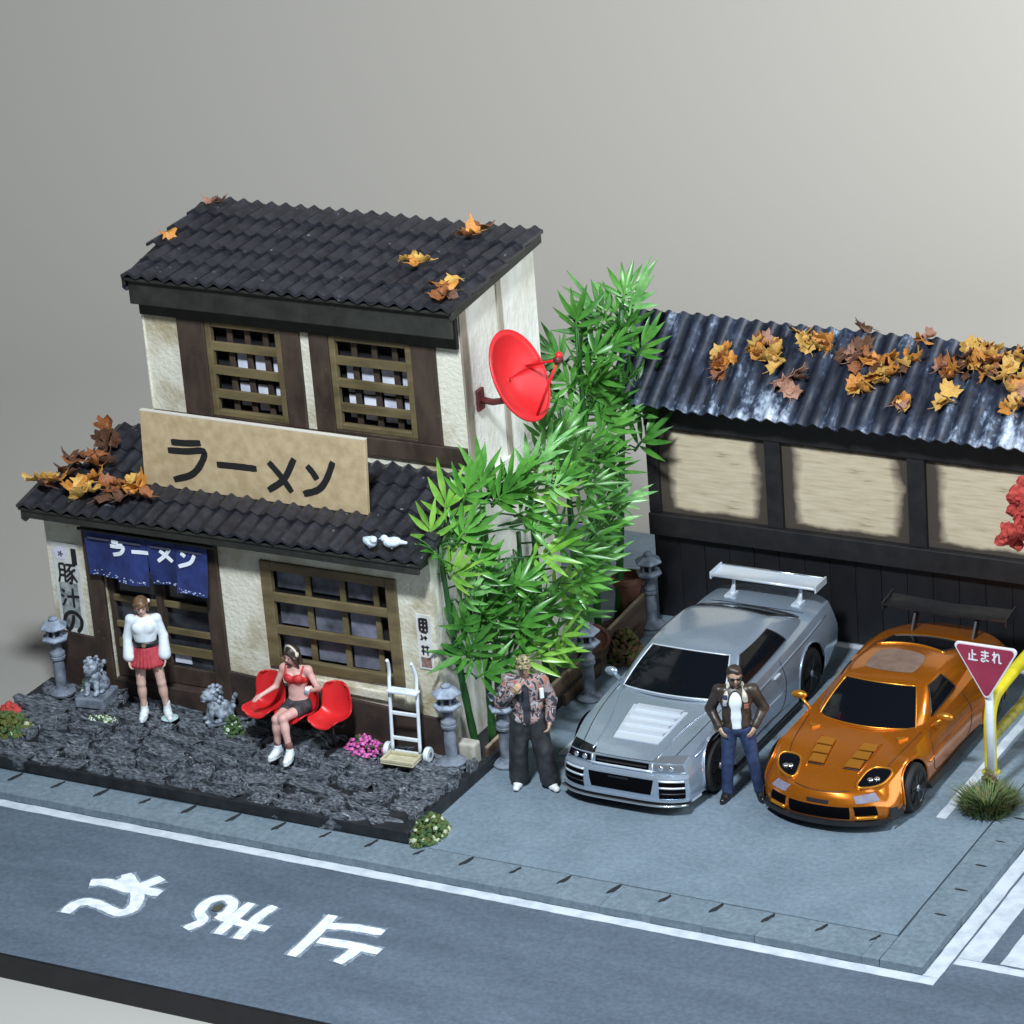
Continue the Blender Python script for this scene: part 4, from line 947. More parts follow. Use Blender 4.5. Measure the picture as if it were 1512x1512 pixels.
def stalk(base, top, lean, sprays, label, extra=6, rad=.05, ztop=None):
    """base/top: world points; sprays: list of (u, v, kind) measured in the photo, placed near the stalk"""
    base, top = Vector(base), Vector(top)
    t = thing('bamboo', label, 'bamboo', base, group='bamboo beside the shop')
    def ax(q): p = base.lerp(top, q)+Vector(lean)*math.sin(q*math.pi); return p-base
    n = 14; P = [ax(i/n) for i in range(n+1)]; R = [rad*(1-.45*i/n)*(1.12 if i % 2 == 0 else 1) for i in range(n+1)]
    MB().tube(P, R, 10).build('stem', m_stem, t, smooth=True)
    for (u, v, kd) in sprays:
        u -= max(0, min(16, (u-850)*.28)) if v > 560 else (12 if u > 885 else 0); u = min(u, 900-(v-770)*.42) if v > 700 else u
        d = Vector(ray(u, v)); zrel = None
        # closest approach of the pixel's ray to the stalk axis
        best = None
        for q in np.linspace(.08, 1.0, 60):
            a = base+ax(q); k = (a-Vector(CC)).dot(d)/d.dot(d); p = Vector(CC)+d*k; e = (p-a).length
            if best is None or e < best[0]: best = (e, a, p)
        e, a, p = best; off = p-a; p = p+Vector((random.uniform(-.05, .05), random.uniform(-.16, .06), 0))
        place_spray(t, a, p, kd)
    for k in range(extra):
        q = random.uniform(.5, 1.0); a = base+ax(q); an = random.uniform(0, 6.28); p = a+Vector((math.cos(an)*.22, math.sin(an)*.22, random.uniform(0, .12))); place_spray(t, a, p, random.choice((0, 1, 1)))
    return t
def place_spray(t, a, p, kd):
    base = Vector(t.location); out = (p-a); out.z += .12
    if out.length < .12: out = Vector((random.uniform(-1, 1), random.uniform(-1.2, .4), .5))
    out.normalize(); out = (out+Vector((random.uniform(-.3, .3), random.uniform(-.35, .2), random.uniform(-.05, .35)))).normalized()
    toc = (Vector(CC)-p).normalized()
    nz = (toc+Vector((random.uniform(-.35, .35), random.uniform(-.35, .35), random.uniform(.2, .9)))); nz = (nz-out*nz.dot(out)).normalized()
    xx = out.cross(nz).normalized(); R = Matrix((xx, out, nz)).transposed()
    o = put('leaf_spray', SPR[kd*4+random.randrange(4)], None, t); o.location = p-base; o.rotation_euler = R.to_euler(); s = random.uniform(.82, 1.12); o.scale = (s, s, s)
    if (p-a).length > .10:
        MB().tube([a-base, (a+p)/2-base+Vector((0, 0, .03)), p-base-out*.06], [.014, .012, .012], 5).build('twig', m_stem, t, smooth=True)
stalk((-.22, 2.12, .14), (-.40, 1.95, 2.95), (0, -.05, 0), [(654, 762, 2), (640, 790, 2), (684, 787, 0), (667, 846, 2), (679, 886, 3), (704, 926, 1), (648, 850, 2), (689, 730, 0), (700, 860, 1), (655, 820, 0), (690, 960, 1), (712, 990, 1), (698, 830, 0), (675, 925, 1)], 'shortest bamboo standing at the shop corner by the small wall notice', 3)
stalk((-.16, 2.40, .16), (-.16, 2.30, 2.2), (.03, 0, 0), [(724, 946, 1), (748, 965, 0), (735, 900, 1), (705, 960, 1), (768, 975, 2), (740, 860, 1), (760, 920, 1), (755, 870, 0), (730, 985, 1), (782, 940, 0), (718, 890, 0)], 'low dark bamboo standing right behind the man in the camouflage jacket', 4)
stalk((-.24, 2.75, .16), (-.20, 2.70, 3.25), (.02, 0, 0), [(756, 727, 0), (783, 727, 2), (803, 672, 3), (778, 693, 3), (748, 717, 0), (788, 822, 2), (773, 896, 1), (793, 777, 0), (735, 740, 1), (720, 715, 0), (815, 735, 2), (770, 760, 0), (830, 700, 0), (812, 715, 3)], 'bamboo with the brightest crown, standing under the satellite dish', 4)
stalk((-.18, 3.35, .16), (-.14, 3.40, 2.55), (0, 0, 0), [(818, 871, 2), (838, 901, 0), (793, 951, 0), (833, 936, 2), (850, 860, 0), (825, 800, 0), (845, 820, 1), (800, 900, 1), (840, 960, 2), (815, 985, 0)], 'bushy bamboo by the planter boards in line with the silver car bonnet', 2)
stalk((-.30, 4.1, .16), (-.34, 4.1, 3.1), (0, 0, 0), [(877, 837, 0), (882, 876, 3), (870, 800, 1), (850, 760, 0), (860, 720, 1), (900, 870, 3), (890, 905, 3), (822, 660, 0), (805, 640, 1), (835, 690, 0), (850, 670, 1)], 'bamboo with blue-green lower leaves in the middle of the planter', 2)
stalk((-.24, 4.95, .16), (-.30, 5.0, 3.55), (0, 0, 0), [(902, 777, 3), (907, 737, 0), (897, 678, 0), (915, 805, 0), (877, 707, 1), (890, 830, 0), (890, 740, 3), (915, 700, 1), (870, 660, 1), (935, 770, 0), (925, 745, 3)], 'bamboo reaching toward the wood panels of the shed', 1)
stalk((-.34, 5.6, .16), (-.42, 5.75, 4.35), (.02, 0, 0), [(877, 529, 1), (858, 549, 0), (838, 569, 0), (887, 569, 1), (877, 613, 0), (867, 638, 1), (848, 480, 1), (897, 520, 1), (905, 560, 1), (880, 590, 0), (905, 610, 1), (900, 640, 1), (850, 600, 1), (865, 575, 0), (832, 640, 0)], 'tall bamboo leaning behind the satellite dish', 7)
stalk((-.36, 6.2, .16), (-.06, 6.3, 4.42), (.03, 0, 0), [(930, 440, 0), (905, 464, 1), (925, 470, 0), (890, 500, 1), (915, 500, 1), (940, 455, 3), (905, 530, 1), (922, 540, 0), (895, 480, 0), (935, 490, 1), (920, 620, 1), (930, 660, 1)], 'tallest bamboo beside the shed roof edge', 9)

# ---- autumn leaves
lm = [M('leaf_orange', (.42, .15, .022), (.60, .27, .05), 6, rough=.6), M('leaf_gold', (.48, .26, .05), (.64, .40, .11), 6, rough=.6), M('leaf_rust', (.16, .05, .018), (.34, .12, .035), 7, rough=.65),
      M('leaf_pinkish', (.27, .13, .09), (.42, .22, .15), 7, rough=.65), M('leaf_brown', (.055, .025, .014), (.14, .06, .03), 7, rough=.7)]
lob = [(0, 1.0), (.20, .78), (.36, .60), (.62, .74), (.70, .50), (.66, .30), (.96, .16), (.78, -.08), (.62, -.24), (.58, -.58), (.28, -.50), (.06, -.52)]
lob = lob+[(-x, y) for x, y in reversed(lob[1:])]
def leaf_mesh(seed, mat):
    rn = random.Random(seed); a, c1, c2, tw = rn.uniform(.7, 1.5), rn.uniform(-.5, .6), rn.uniform(.3, .8), rn.uniform(-.4, .4)
    def z(x, y): return a*(x*x)*.75*(1 if seed % 3 else -.6)+c2*max(0, abs(y)-.2)**2*.6+c1*.18*x*y+.20*math.sin(4*x+seed)*math.cos(3.4*y+seed)
    L_ = [(x*rn.uniform(.85, 1.12), y*rn.uniform(.85, 1.12)) for x, y in lob]
    n = len(L_); ring2 = [(x*.45, y*.45) for x, y in L_]; V = []
    for off in (0, -.035):
        V += [(x, y, z(x, y)+off) for x, y in L_]+[(x, y, z(x, y)+off+.03) for x, y in ring2]+[(0, 0, off-.02)]
    m = 2*n+1; F = []
    for i in range(n):
        j = (i+1) % n; F += [(i, j, n+j, n+i), (n+i, n+j, 2*n), (m+n+i, m+n+j, m+j, m+i), (m+2*n, m+n+j, m+n+i), (j, i, m+i, m+j)]
    b = MB(); b.add(V, F); b.tube([(0, -.3, 0), (.05, -.75, .10), (.0, -1.1, .2)], [.04, .03, .02], 5)
    me = b.mesh('maple_leaf', True); me.materials.append(mat)
    try: me.set_sharp_from_angle(angle=math.radians(50))
    except Exception: pass
    return me
LV = [[leaf_mesh(7*i+k, m) for k in range(4)] for i, m in enumerate(lm)]
LB = {'u': 'the upper tiled roof', 'l': 'the lower tiled roof', 's': 'the corrugated shed roof'}; LC = ('bright orange', 'golden yellow', 'rust red', 'dull pinkish', 'dark brown')
PLN = {'u': (5.71, .10, 2.60), 'l': (3.01, .30, 1.38), 's': (3.20, .74, 6.26)}
def leaf(u, v, kind, where, s=.15, lift=.02, rot=None):
    z0, sl, y0 = PLN[where]; p = onP(u, v, z0, sl, y0); an = math.atan(sl)
    o = put('maple_leaf', random.choice(LV[kind]), None); o.location = (p[0], p[1], p[2]+lift)
    o.rotation_euler = rot or (an+random.uniform(-.45, .45), random.uniform(-.45, .45), random.uniform(0, 6.28)); s *= random.uniform(.85, 1.2); o.scale = (s, s, s)
    tag(o, '%s crumpled dry leaf lying on %s' % (LC[kind], LB[where]), 'leaf', '%s leaves on %s' % (LC[kind], LB[where])); return o
for u, v, k in ((247, 348, 0), (312, 304, 3), (326, 303, 4), (700, 349, 0), (714, 341, 2), (690, 353, 2), (602, 389, 1), (628, 391, 1), (612, 395, 0), (648, 428, 2), (660, 425, 0), (672, 416, 1), (664, 436, 4), (652, 440, 2)): leaf(u, v, k, 'u', .15, .05)
for u, v, k in ((52, 716, 1), (72, 714, 1), (66, 720, 4), (86, 716, 0), (112, 726, 0), (126, 718, 1), (134, 732, 1), (142, 712, 0), (120, 738, 1), (158, 720, 2), (166, 730, 2), (176, 722, 2), (190, 732, 0), (198, 718, 1), (206, 726, 0), (216, 738, 2), (150, 738, 4), (112, 688, 2), (128, 680, 4), (104, 684, 4), (146, 680, 2), (158, 690, 4), (140, 692, 2), (180, 742, 4), (96, 704, 4)): leaf(u, v, k, 'l', .17, .06)
for u, v, z in ((162, 652, .18), (166, 660, .10), (156, 662, .10)):
    o = leaf(u, v, 4 if z < .15 else 2, 'l', .17, z, rot=(1.35, .2, random.uniform(-.3, .5)))
SHL = [(1062, 528, 1), (1070, 526, 0), (1058, 546, 2), (1066, 552, 0), (1060, 560, 3), (1118, 518, 1), (1130, 512, 3), (1142, 520, 1), (1128, 528, 1), (1146, 530, 1), (1120, 530, 0), (1136, 540, 1), (1158, 566, 3), (1150, 572, 3), (1178, 556, 3), (1166, 578, 3),
       (1186, 500, 1), (1200, 506, 1), (1214, 508, 0), (1226, 516, 0), (1190, 514, 1), (1208, 516, 1), (1272, 494, 4), (1278, 488, 4), (1252, 524, 3), (1266, 530, 3), (1274, 520, 4), (1262, 540, 3), (1284, 536, 2), (1296, 540, 0), (1310, 534, 0), (1306, 552, 1), (1320, 544, 0), (1334, 546, 1), (1344, 540, 0), (1292, 560, 1), (1318, 560, 0), (1300, 568, 1), (1286, 570, 0), (1272, 582, 0), (1280, 576, 1), (1264, 574, 0), (1326, 602, 3), (1330, 598, 0),
       (1366, 510, 0), (1372, 506, 3), (1396, 546, 2), (1408, 552, 0), (1400, 562, 2), (1420, 548, 4), (1388, 552, 3), (1402, 586, 1), (1396, 598, 1), (1440, 522, 1), (1454, 518, 1), (1466, 524, 1), (1448, 536, 0), (1462, 546, 2), (1474, 540, 2), (1456, 556, 4), (1484, 534, 1), (1498, 528, 0), (1508, 536, 1), (1490, 552, 1), (1478, 568, 1), (1494, 572, 0), (1508, 566, 1), (1486, 580, 1), (1504, 586, 3), (1500, 604, 1), (1494, 612, 1), (1440, 546, 0), (1428, 536, 4), (1510, 606, 2)]
for u, v, k in SHL:
    leaf(u, v, k, 's', .145, .07)
    if random.random() < .75: leaf(u+random.uniform(-9, 9), v+random.uniform(-7, 8), random.choice((0, 1, 2, 2, 4, k)), 's', .13, .04)

# ---- tufts, moss and flowers
def tuft(name, label, cat, loc, n, r, h, mats, wid=.012, lean=.7, bits=0, bitmat=None, mid=.45, squash=1.0):
    b = MB(); rn = random.Random(hash(label) % 1000 if False else len(label)*13+n)
    for k in range(n):
        a = rn.uniform(0, 6.28); q = rn.random()**.6*r; x, y = q*math.cos(a), q*math.sin(a)*squash; hh = h*rn.uniform(.35, 1.0)*(1-.45*q/r)
        dx, dy = math.cos(a)*lean*hh*rn.uniform(.2, 1), math.sin(a)*lean*hh*rn.uniform(.2, 1); wq = wid*rn.uniform(.6, 1.3); sx, sy = -math.sin(a)*wq, math.cos(a)*wq
        V = [(x-sx, y-sy, 0), (x+sx, y+sy, 0), (x+dx*mid+sx*.8, y+dy*mid+sy*.8, hh*.62), (x+dx*mid-sx*.8, y+dy*mid-sy*.8, hh*.62), (x+dx, y+dy, hh)]
        b.add(V, [(0, 1, 2, 3), (3, 2, 4)], rn.randrange(len(mats)))
    o = b.build(name, mats, None, loc=loc); tag(o, label, cat)
    return o
def clump(name, label, cat, loc, n, r, h, mats, lump=.03, squash=1.0, jit=.25, group=None, weights=None):
    """mossy cushion of many small crumbs"""
    b = MB(); rn = random.Random(len(label)*7+n)
    for k in range(n):
        a = rn.uniform(0, 6.28); q = rn.random()**.5; x, y = q*r*math.cos(a), q*r*squash*math.sin(a); z = h*(1-q*q)*rn.uniform(.45, 1.0)
        mi = rn.randrange(len(mats)) if weights is None else rn.choices(range(len(mats)), weights)[0]
        b.ico((x, y, max(z, lump*.5)), lump*rn.uniform(.6, 1.3), 0, jit, mi)
    o = b.build(name, mats, None, loc=loc); return tag(o, label, cat, group)
g1 = M('moss_olive', (.05, .065, .012), (.12, .13, .03), 9, rough=.9); g2 = M('moss_green', (.03, .07, .02), (.07, .13, .04), 9, rough=.9); g3 = M('moss_pale', (.42, .46, .30), rough=.9); g4 = M('dry_tuft', (.14, .12, .06), (.24, .2, .11), 8, rough=.9)
pk = M('pink_bloom', (.55, .08, .36), (.70, .18, .50), 9, rough=.7); pk2 = M('pink_dark', (.30, .06, .16), rough=.8); mint = M('mint_bloom', (.45, .58, .46), (.62, .70, .58), 8, rough=.7); rm = M('red_foam', (.30, .025, .02), (.52, .07, .055), 8, rough=.85); brn = M('brown_foam', (.09, .05, .025), (.16, .09, .045), 8, rough=.9)
clump('moss_cushion', 'olive and white flowering moss cushion at the forecourt corner by the parking place', 'moss', (0.12, .28, 0.0), 330, .20, .26, [g2, g2, g1, g3], .030, 1.7, weights=[4, 3, 3, 1.3])
clump('moss_cushion', 'olive moss cushion in front of the red foam plant', 'moss', (-6.05, .55, zp(-6.05, .55)-.06), 330, .32, .24, [g1, g1, g2, g3], .032, .9, weights=[5, 3, 3, .6])
clump('red_plant', 'red foam plant behind the olive moss cushion at the forecourt edge', 'plant', (-6.20, .80, zp(-6.2, .8)-.06), 150, .16, .17, [rm], .034, .8)
clump('brown_bush', 'brown and olive foam bush between two lanterns beside the silver car', 'bush', (.12, 5.45, 0), 380, .23, .40, [brn, brn, g1], .034, 1.25, weights=[3, 2, 3])
clump('flowering_plant', 'pink flowering ground plant between the red seats and the hand truck', 'flowers', (-1.42, 1.50, zp(-1.4, 1.5)-.03), 240, .30, .24, [pk, pk, pk2, g2], .024, .55, weights=[5, 3, 2, 1])
clump('small_plant', 'pale mint plant beside the lion on a plinth', 'plant', (-5.46, 1.52, zp(-5.4, 1.5)-.02), 110, .10, .30, [mint, mint, g2], .032, 1, weights=[4, 2, 2])
clump('small_plant', 'green and mint plant between the second lion and the red seats', 'plant', (-3.18, 1.30, zp(-3.2, 1.3)-.02), 130, .12, .27, [g2, mint, g2], .03, 1, weights=[4, 1.4, 2])
clump('white_lichen', 'patch of whitish lichen on the stones below the lion on a plinth', 'moss', (-4.95, 1.02, zp(-4.95, 1.02)-.02), 90, .20, .03, [mint, g3, g2], .016, .5)
gA = M('grass_dark', (.03, .065, .018), (.07, .14, .035), 6, rough=.7); gB = M('grass_olive', (.08, .13, .03), (.15, .21, .06), 6, rough=.7)
tuft('grass_tuft', 'bushy green grass tuft around the foot of the stop sign', 'grass', (5.98, 3.10, 0), 1500, .30, .34, [gA, gB, gB, gA, g4], .007, 1.6)
clump('dry_moss', 'reddish dry moss heaped at the foot of the stop sign pole', 'moss', (5.86, 3.46, 0), 130, .12, .34, [brn, g4, g1], .026, 1)
# red foam tree at the right edge
rt = thing('red_tree', 'red-leaved foam tree in front of the shed panels', 'tree', (6.12, 5.0, 0))
MB().tube(smooth_poly([(0, 0, 0), (.03, 0, .8), (-.02, .02, 1.5), (.02, 0, 2.8)], 4), [.09]*5+[.075]*4+[.06]*4, 10).build('trunk', M('bark', (.05, .03, .02), (.10, .065, .045), 7, rough=.9, bump=.04), rt, smooth=True)
for k in range(7):
    a = k*.9; MB().tube([(0, 0, 1.75+.12*k), (.25*math.cos(a), .25*math.sin(a), 2.1+.12*k), (.46*math.cos(a), .46*math.sin(a), 2.45+.12*k)], [.035, .025, .015], 6).build('branch', MATS['bark'], rt, smooth=True)
cr = MB(); rn = random.Random(4)
for k in range(62):
    a = rn.uniform(0, 6.28); ph = rn.uniform(-.9, 1.0); rr = rn.uniform(.45, 1.0)
    c = (.62*rr*math.cos(a)*math.cos(ph*.9), .62*rr*math.sin(a)*math.cos(ph*.9), 2.92+.50*rr*math.sin(ph))
    for q in range(7):
        cr.ico((c[0]+rn.gauss(0, .07), c[1]+rn.gauss(0, .07), c[2]+rn.gauss(0, .06)), rn.uniform(.04, .085), 1, .32)
cr.build('crown', rm, rt)
# ================================================================== model cars
def car_paint(name, c, c2, rough=.30, metal=.85):
    m = M(name, c, c2, 60, rough=rough, metal=metal, coat=.7, lo=.35, hi=.65, detail=2); return m
m_glass = M('car_glass', (0.004, 0.005, 0.008), rough=.08, spec=.3)
m_trim = M('car_black', (0.010, 0.010, 0.012), (0.016, 0.016, 0.018), 10, rough=.42)
m_void = M('car_void', (0.002, 0.002, 0.003), rough=.9, spec=.05)
m_chrome = M('car_chrome', (0.72, 0.76, 0.82), rough=.18, metal=.9)
m_tyre = M('tyre', (0.010, 0.010, 0.011), rough=.7); m_rimb = M('rim_black', (0.012, 0.012, 0.014), rough=.25, metal=.4)
m_lens = M('lamp_lens', (0.30, 0.32, 0.36), rough=.1, metal=.6)

class Car:
    """body surface: a top strip (front face, bonnet, deck, rear face) and two sides; all curves from small tables"""
    def __init__(s, P):
        s.P = P; T = np.array(P['top'], float); s.T = T; s.y0, s.y1 = T[0, 0], T[-1, 0]
        s.F = np.array(P['front'], float); s.R = np.array(P['rear'], float)
    @staticmethod
    def cr(xk, yk, x):                                # smooth monotone-ish interpolation
        x = np.clip(x, xk[0], xk[-1]); i = int(np.clip(np.searchsorted(xk, x)-1, 0, len(xk)-2)); h = xk[i+1]-xk[i]; t = (x-xk[i])/h
        def slope(j):
            if j == 0: return (yk[1]-yk[0])/(xk[1]-xk[0])
            if j == len(xk)-1: return (yk[-1]-yk[-2])/(xk[-1]-xk[-2])
            a, b = (yk[j]-yk[j-1])/(xk[j]-xk[j-1]), (yk[j+1]-yk[j])/(xk[j+1]-xk[j])
            return 0 if a*b <= 0 else 2*a*b/(a+b)
        m0, m1 = slope(i)*h, slope(i+1)*h
        return (2*t**3-3*t*t+1)*yk[i]+(t**3-2*t*t+t)*m0+(-2*t**3+3*t*t)*yk[i+1]+(t**3-t*t)*m1
    def tab(s, y, c): return s.cr(s.T[:, 0], s.T[:, c], y)
    # columns of table: y, zc, ze, wtop, wmid, wsill, zsill
    def side_x(s, y, t):
        a, m, b = s.tab(y, 3), s.tab(y, 4), s.tab(y, 5); tm = .42
        return a*(t-tm)*(t-1)/(tm)+m*t*(t-1)/(tm*(tm-1))+b*t*(t-tm)/(1-tm)
    def side(s, y, t, off=0.0):
        ze, zs = s.tab(y, 2), s.tab(y, 6); z = ze+(zs-ze)*t
        f0 = s.cr(s.F[:, 0], s.F[:, 2], t)-s.y0; r0 = s.cr(s.R[:, 0], s.R[:, 2], t)-s.y1
        kf = max(0, 1-(y-s.y0)/.7)**2; kr = max(0, 1-(s.y1-y)/.7)**2
        return np.array((s.side_x(y, t)+off, y+f0*kf+r0*kr, z))
    def top(s, y, v, off=0.0):
        zc, ze, w = s.tab(y, 1), s.tab(y, 2), s.tab(y, 3); q = abs(v)
        # bow of the front / rear edge in plan
        bf = s.F[0, 2]-s.y0+(s.F[0, 1]-s.F[0, 2])*(1-q**s.P.get('bow', 3)); br = s.R[0, 2]-s.y1+(s.R[0, 1]-s.R[0, 2])*(1-q**s.P.get('bow', 3))
        kf = max(0, 1-(y-s.y0)/.7)**2; kr = max(0, 1-(s.y1-y)/.7)**2
        z = ze+(zc-ze)*(1-q**s.P.get('crown', 3))+s.P.get('ridge', 0)*math.exp(-((q-.86)/.10)**2)*max(0, 1-abs(y+1.25)/.9)
        return np.array((v*w, y+bf*kf+br*kr, z+off))
    def front(s, t, v, off=0.0):
        zc, ze, zs = s.tab(s.y0, 1), s.tab(s.y0, 2), s.tab(s.y0, 6); q = abs(v); p = s.P.get('bow', 3)
        yc, ye = s.cr(s.F[:, 0], s.F[:, 1], t), s.cr(s.F[:, 0], s.F[:, 2], t); w = s.side_x(s.y0, t)
        zt_ = ze+(zc-ze)*(1-q**s.P.get('crown', 3))
        return np.array((v*w, ye+(yc-ye)*(1-q**p)-off, zt_+(zs-zt_)*t))
    def rear(s, t, v, off=0.0):
        zc, ze, zs = s.tab(s.y1, 1), s.tab(s.y1, 2), s.tab(s.y1, 6); q = abs(v); p = s.P.get('bow', 3)
        yc, ye = s.cr(s.R[:, 0], s.R[:, 1], t), s.cr(s.R[:, 0], s.R[:, 2], t); w = s.side_x(s.y1, t)
        zt_ = ze+(zc-ze)*(1-q**s.P.get('crown', 3))
        return np.array((v*w, ye+(yc-ye)*(1-q**p)+off, zt_+(zs-zt_)*t))
    def body(s):
        b = MB(); nv, nt, ny = 33, 27, 110
        ys = np.linspace(s.y0, s.y1, ny); vsn = np.linspace(-1, 1, nv); tsn = np.linspace(0, 1, nt)
        b.grid([[s.front(t, v) for v in vsn] for t in tsn[::-1]])
        b.grid([[s.top(y, v) for v in vsn] for y in ys])
        b.grid([[s.rear(t, v) for v in vsn] for t in tsn])
        for sg in (1, -1):
            G = [[s.side(y, t)*np.array((sg, 1, 1)) for t in tsn] for y in ys]
            # open the wheel arches: drop faces inside, pull the border onto the circle
            ok = [[True]*nt for _ in ys]
            for (cy, cz, r) in s.P['arch']:
                ins = [[(G[i][j][1]-cy)**2+(G[i][j][2]-cz)**2 < r*r for j in range(nt)] for i in range(ny)]
                for i in range(ny):
                    for j in range(nt):
                        if not ins[i][j]: continue
                        nb = [(i+a, j+c) for a in (-1, 0, 1) for c in (-1, 0, 1) if 0 <= i+a < ny and 0 <= j+c < nt]
                        if any(not ins[a][c] for a, c in nb):
                            d = np.array((G[i][j][1]-cy, G[i][j][2]-cz)); d = d/np.linalg.norm(d)*r; G[i][j] = np.array((G[i][j][0]+.012*sg, cy+d[0], cz+d[1]))
                        else: ok[i][j] = False
            V = [p for r_ in G for p in r_]; F = []
            for i in range(ny-1):
                for j in range(nt-1):
                    if ok[i][j] and ok[i+1][j] and ok[i][j+1] and ok[i+1][j+1]:
                        f = (i*nt+j, i*nt+j+1, (i+1)*nt+j+1, (i+1)*nt+j); F.append(f if sg < 0 else f[::-1])
            b.add(V, F)
        me = b.mesh('body', True)
        import bmesh
        bm = bmesh.new(); bm.from_mesh(me); bmesh.ops.remove_doubles(bm, verts=bm.verts, dist=.002); bmesh.ops.recalc_face_normals(bm, faces=bm.faces); bm.to_mesh(me); bm.free()
        try: me.set_sharp_from_angle(angle=math.radians(s.P.get('sharp', 48)))
        except Exception: pass
        return me
    def patch(s, fn, corners, off, n=10, m=8):       # curved quad on a body surface, corners in its parameters
        (a, b_, c, d) = [np.array(q, float) for q in corners]
        G = []
        for i in range(m+1):
            v = i/m; G.append([fn(*((a*(1-u)+b_*u)*(1-v)+(d*(1-u)+c*u)*v), off) for u in np.linspace(0, 1, n+1)])
        return G
def patch_part(car, fn, corners, name, mat, par, off=.004, n=10, m=8, flip=False):
    G = car.patch(fn, corners, off, n, m); G0 = car.patch(fn, corners, off-.012, n, m)
    if flip: G = [list(reversed(r)) for r in G]; G0 = [list(reversed(r)) for r in G0]
    b = MB(); b.grid(G)
    rim = lambda Q: Q[0]+[r[-1] for r in Q[1:]]+list(reversed(Q[-1][:-1]))+[r[0] for r in reversed(Q[1:-1])]
    A, B = rim(G), rim(G0); k = len(A); b.add(A+B, [(i, (i+1) % k, k+(i+1) % k, k+i) for i in range(k)])
    return b.build(name, mat, par, auto=40)
def seam(car, fn, pts, par, off=.001, r=.006, mat=None, name='panel_seam'):
    P = smooth_poly([np.array((*p, 0.0)) for p in pts], 5); MB().tube([fn(p[0], p[1], off) for p in P], r, 5).build(name, mat or m_trim, par, smooth=True)

def cabin(par, B, T, crown, paint, glass_spec, bulge=.025, ns=24, side_bulge=.03):
    """B, T: four corners each (front-right, front-left, rear-left, rear-right) at belt and roof, plus bows of the front and rear edges"""
    def ring(C, bowf, bowr, zf, zr):
        out = []; C = [np.array(c, float) for c in C]
        for k in range(4):
            a, b_ = C[k], C[(k+1) % 4]
            for i in range(ns):
                t = i/ns; p = a*(1-t)+b_*t; q = 4*t*(1-t)
                if k == 0: p = p+np.array((0, -bowf*q, zf*q))
                if k == 2: p = p+np.array((0, bowr*q, zr*q))
                if k == 1: p = p+np.array((-side_bulge*q, 0, 0))
                if k == 3: p = p+np.array((side_bulge*q, 0, 0))
                out.append(p)
        out = np.array(out)
        for _ in range(3): out = (np.roll(out, 1, 0)+2*out+np.roll(out, -1, 0))/4
        return out
    RB = ring(B['c'], B['bf'], B['br'], B['zf'], B['zr']); RT = ring(T['c'], T['bf'], T['br'], T['zf'], T['zr'])
    cen = RT.mean(0); n = len(RB)
    def S(i, t, off=0.0):
        i0 = int(math.floor(i)) % n; f = i-math.floor(i); i1 = (i0+1) % n
        b_ = RB[i0]*(1-f)+RB[i1]*f; tt = RT[i0]*(1-f)+RT[i1]*f; p = b_*(1-t)+tt*t
        c = RB.mean(0)*(1-t)+cen*t; o = p-c; o[2] = .55*np.linalg.norm(o[:2]); o /= np.linalg.norm(o)+1e-9
        return p+o*(bulge*4*t*(1-t)+off)
    b = MB(); ts = np.linspace(0, 1, 10)
    b.grid([[S(i % n, t) for i in range(n+1)] for t in ts])
    rows = []
    for r in np.linspace(1, .0, 9): rows.append([cen+(RT[i % n]-cen)*np.array((r, r, 1))+np.array((0, 0, crown*(1-r*r)+(RT[i % n][2]-cen[2])*(r-1)*.0)) for i in range(n+1)])
    # blend rim height to the centre so the roof is one smooth shell
    rows = [[p*1.0 for p in r] for r in rows]
    for k, r in enumerate(np.linspace(1, 0, 9)):
        for i in range(n+1): rows[k][i][2] = cen[2]+(RT[i % n][2]-cen[2])*r*r+crown*(1-r*r)
    b.grid(rows)
    me = b.mesh('cabin', True)
    import bmesh
    bm = bmesh.new(); bm.from_mesh(me); bmesh.ops.remove_doubles(bm, verts=bm.verts, dist=.0015); bmesh.ops.recalc_face_normals(bm, faces=bm.faces); bm.to_mesh(me); bm.free()
    try: me.set_sharp_from_angle(angle=math.radians(50))
    except Exception: pass
    cab = put('cabin', me, paint, par)
    for (nm, side, poly) in glass_spec:               # poly corners (u along the side 0..1, t)
        (a, b_, c, d) = [np.array(q, float) for q in poly]
        G, G0 = [], []
        for v in np.linspace(0, 1, 9):
            row = [((a*(1-u)+b_*u)*(1-v)+(d*(1-u)+c*u)*v) for u in np.linspace(0, 1, 17)]
            G.append([S(ns*side+q[0]*ns, q[1], .006) for q in row]); G0.append([S(ns*side+q[0]*ns, q[1], -.008) for q in row])
        bb = MB(); bb.grid(G); rim = lambda Q: Q[0]+[r[-1] for r in Q[1:]]+list(reversed(Q[-1][:-1]))+[r[0] for r in reversed(Q[1:-1])]
        A, Bq = rim(G), rim(G0); k = len(A); bb.add(A+Bq, [(i, (i+1) % k, k+(i+1) % k, k+i) for i in range(k)])
        bb.build(nm, m_glass, par, auto=40)
        fr = MB().tube(A+[A[0]], .010, 6, cap=False).build('window_trim', glass_spec_trim.get(nm, m_trim), par, smooth=True)
    def roof(r, i, off=0.0):
        q = RT[i % n]; p = cen+(q-cen)*np.array((r, r, 1)); p[2] = cen[2]+(q[2]-cen[2])*r*r+crown*(1-r*r)+off; return p
    return cab, S, roof
glass_spec_trim = {}
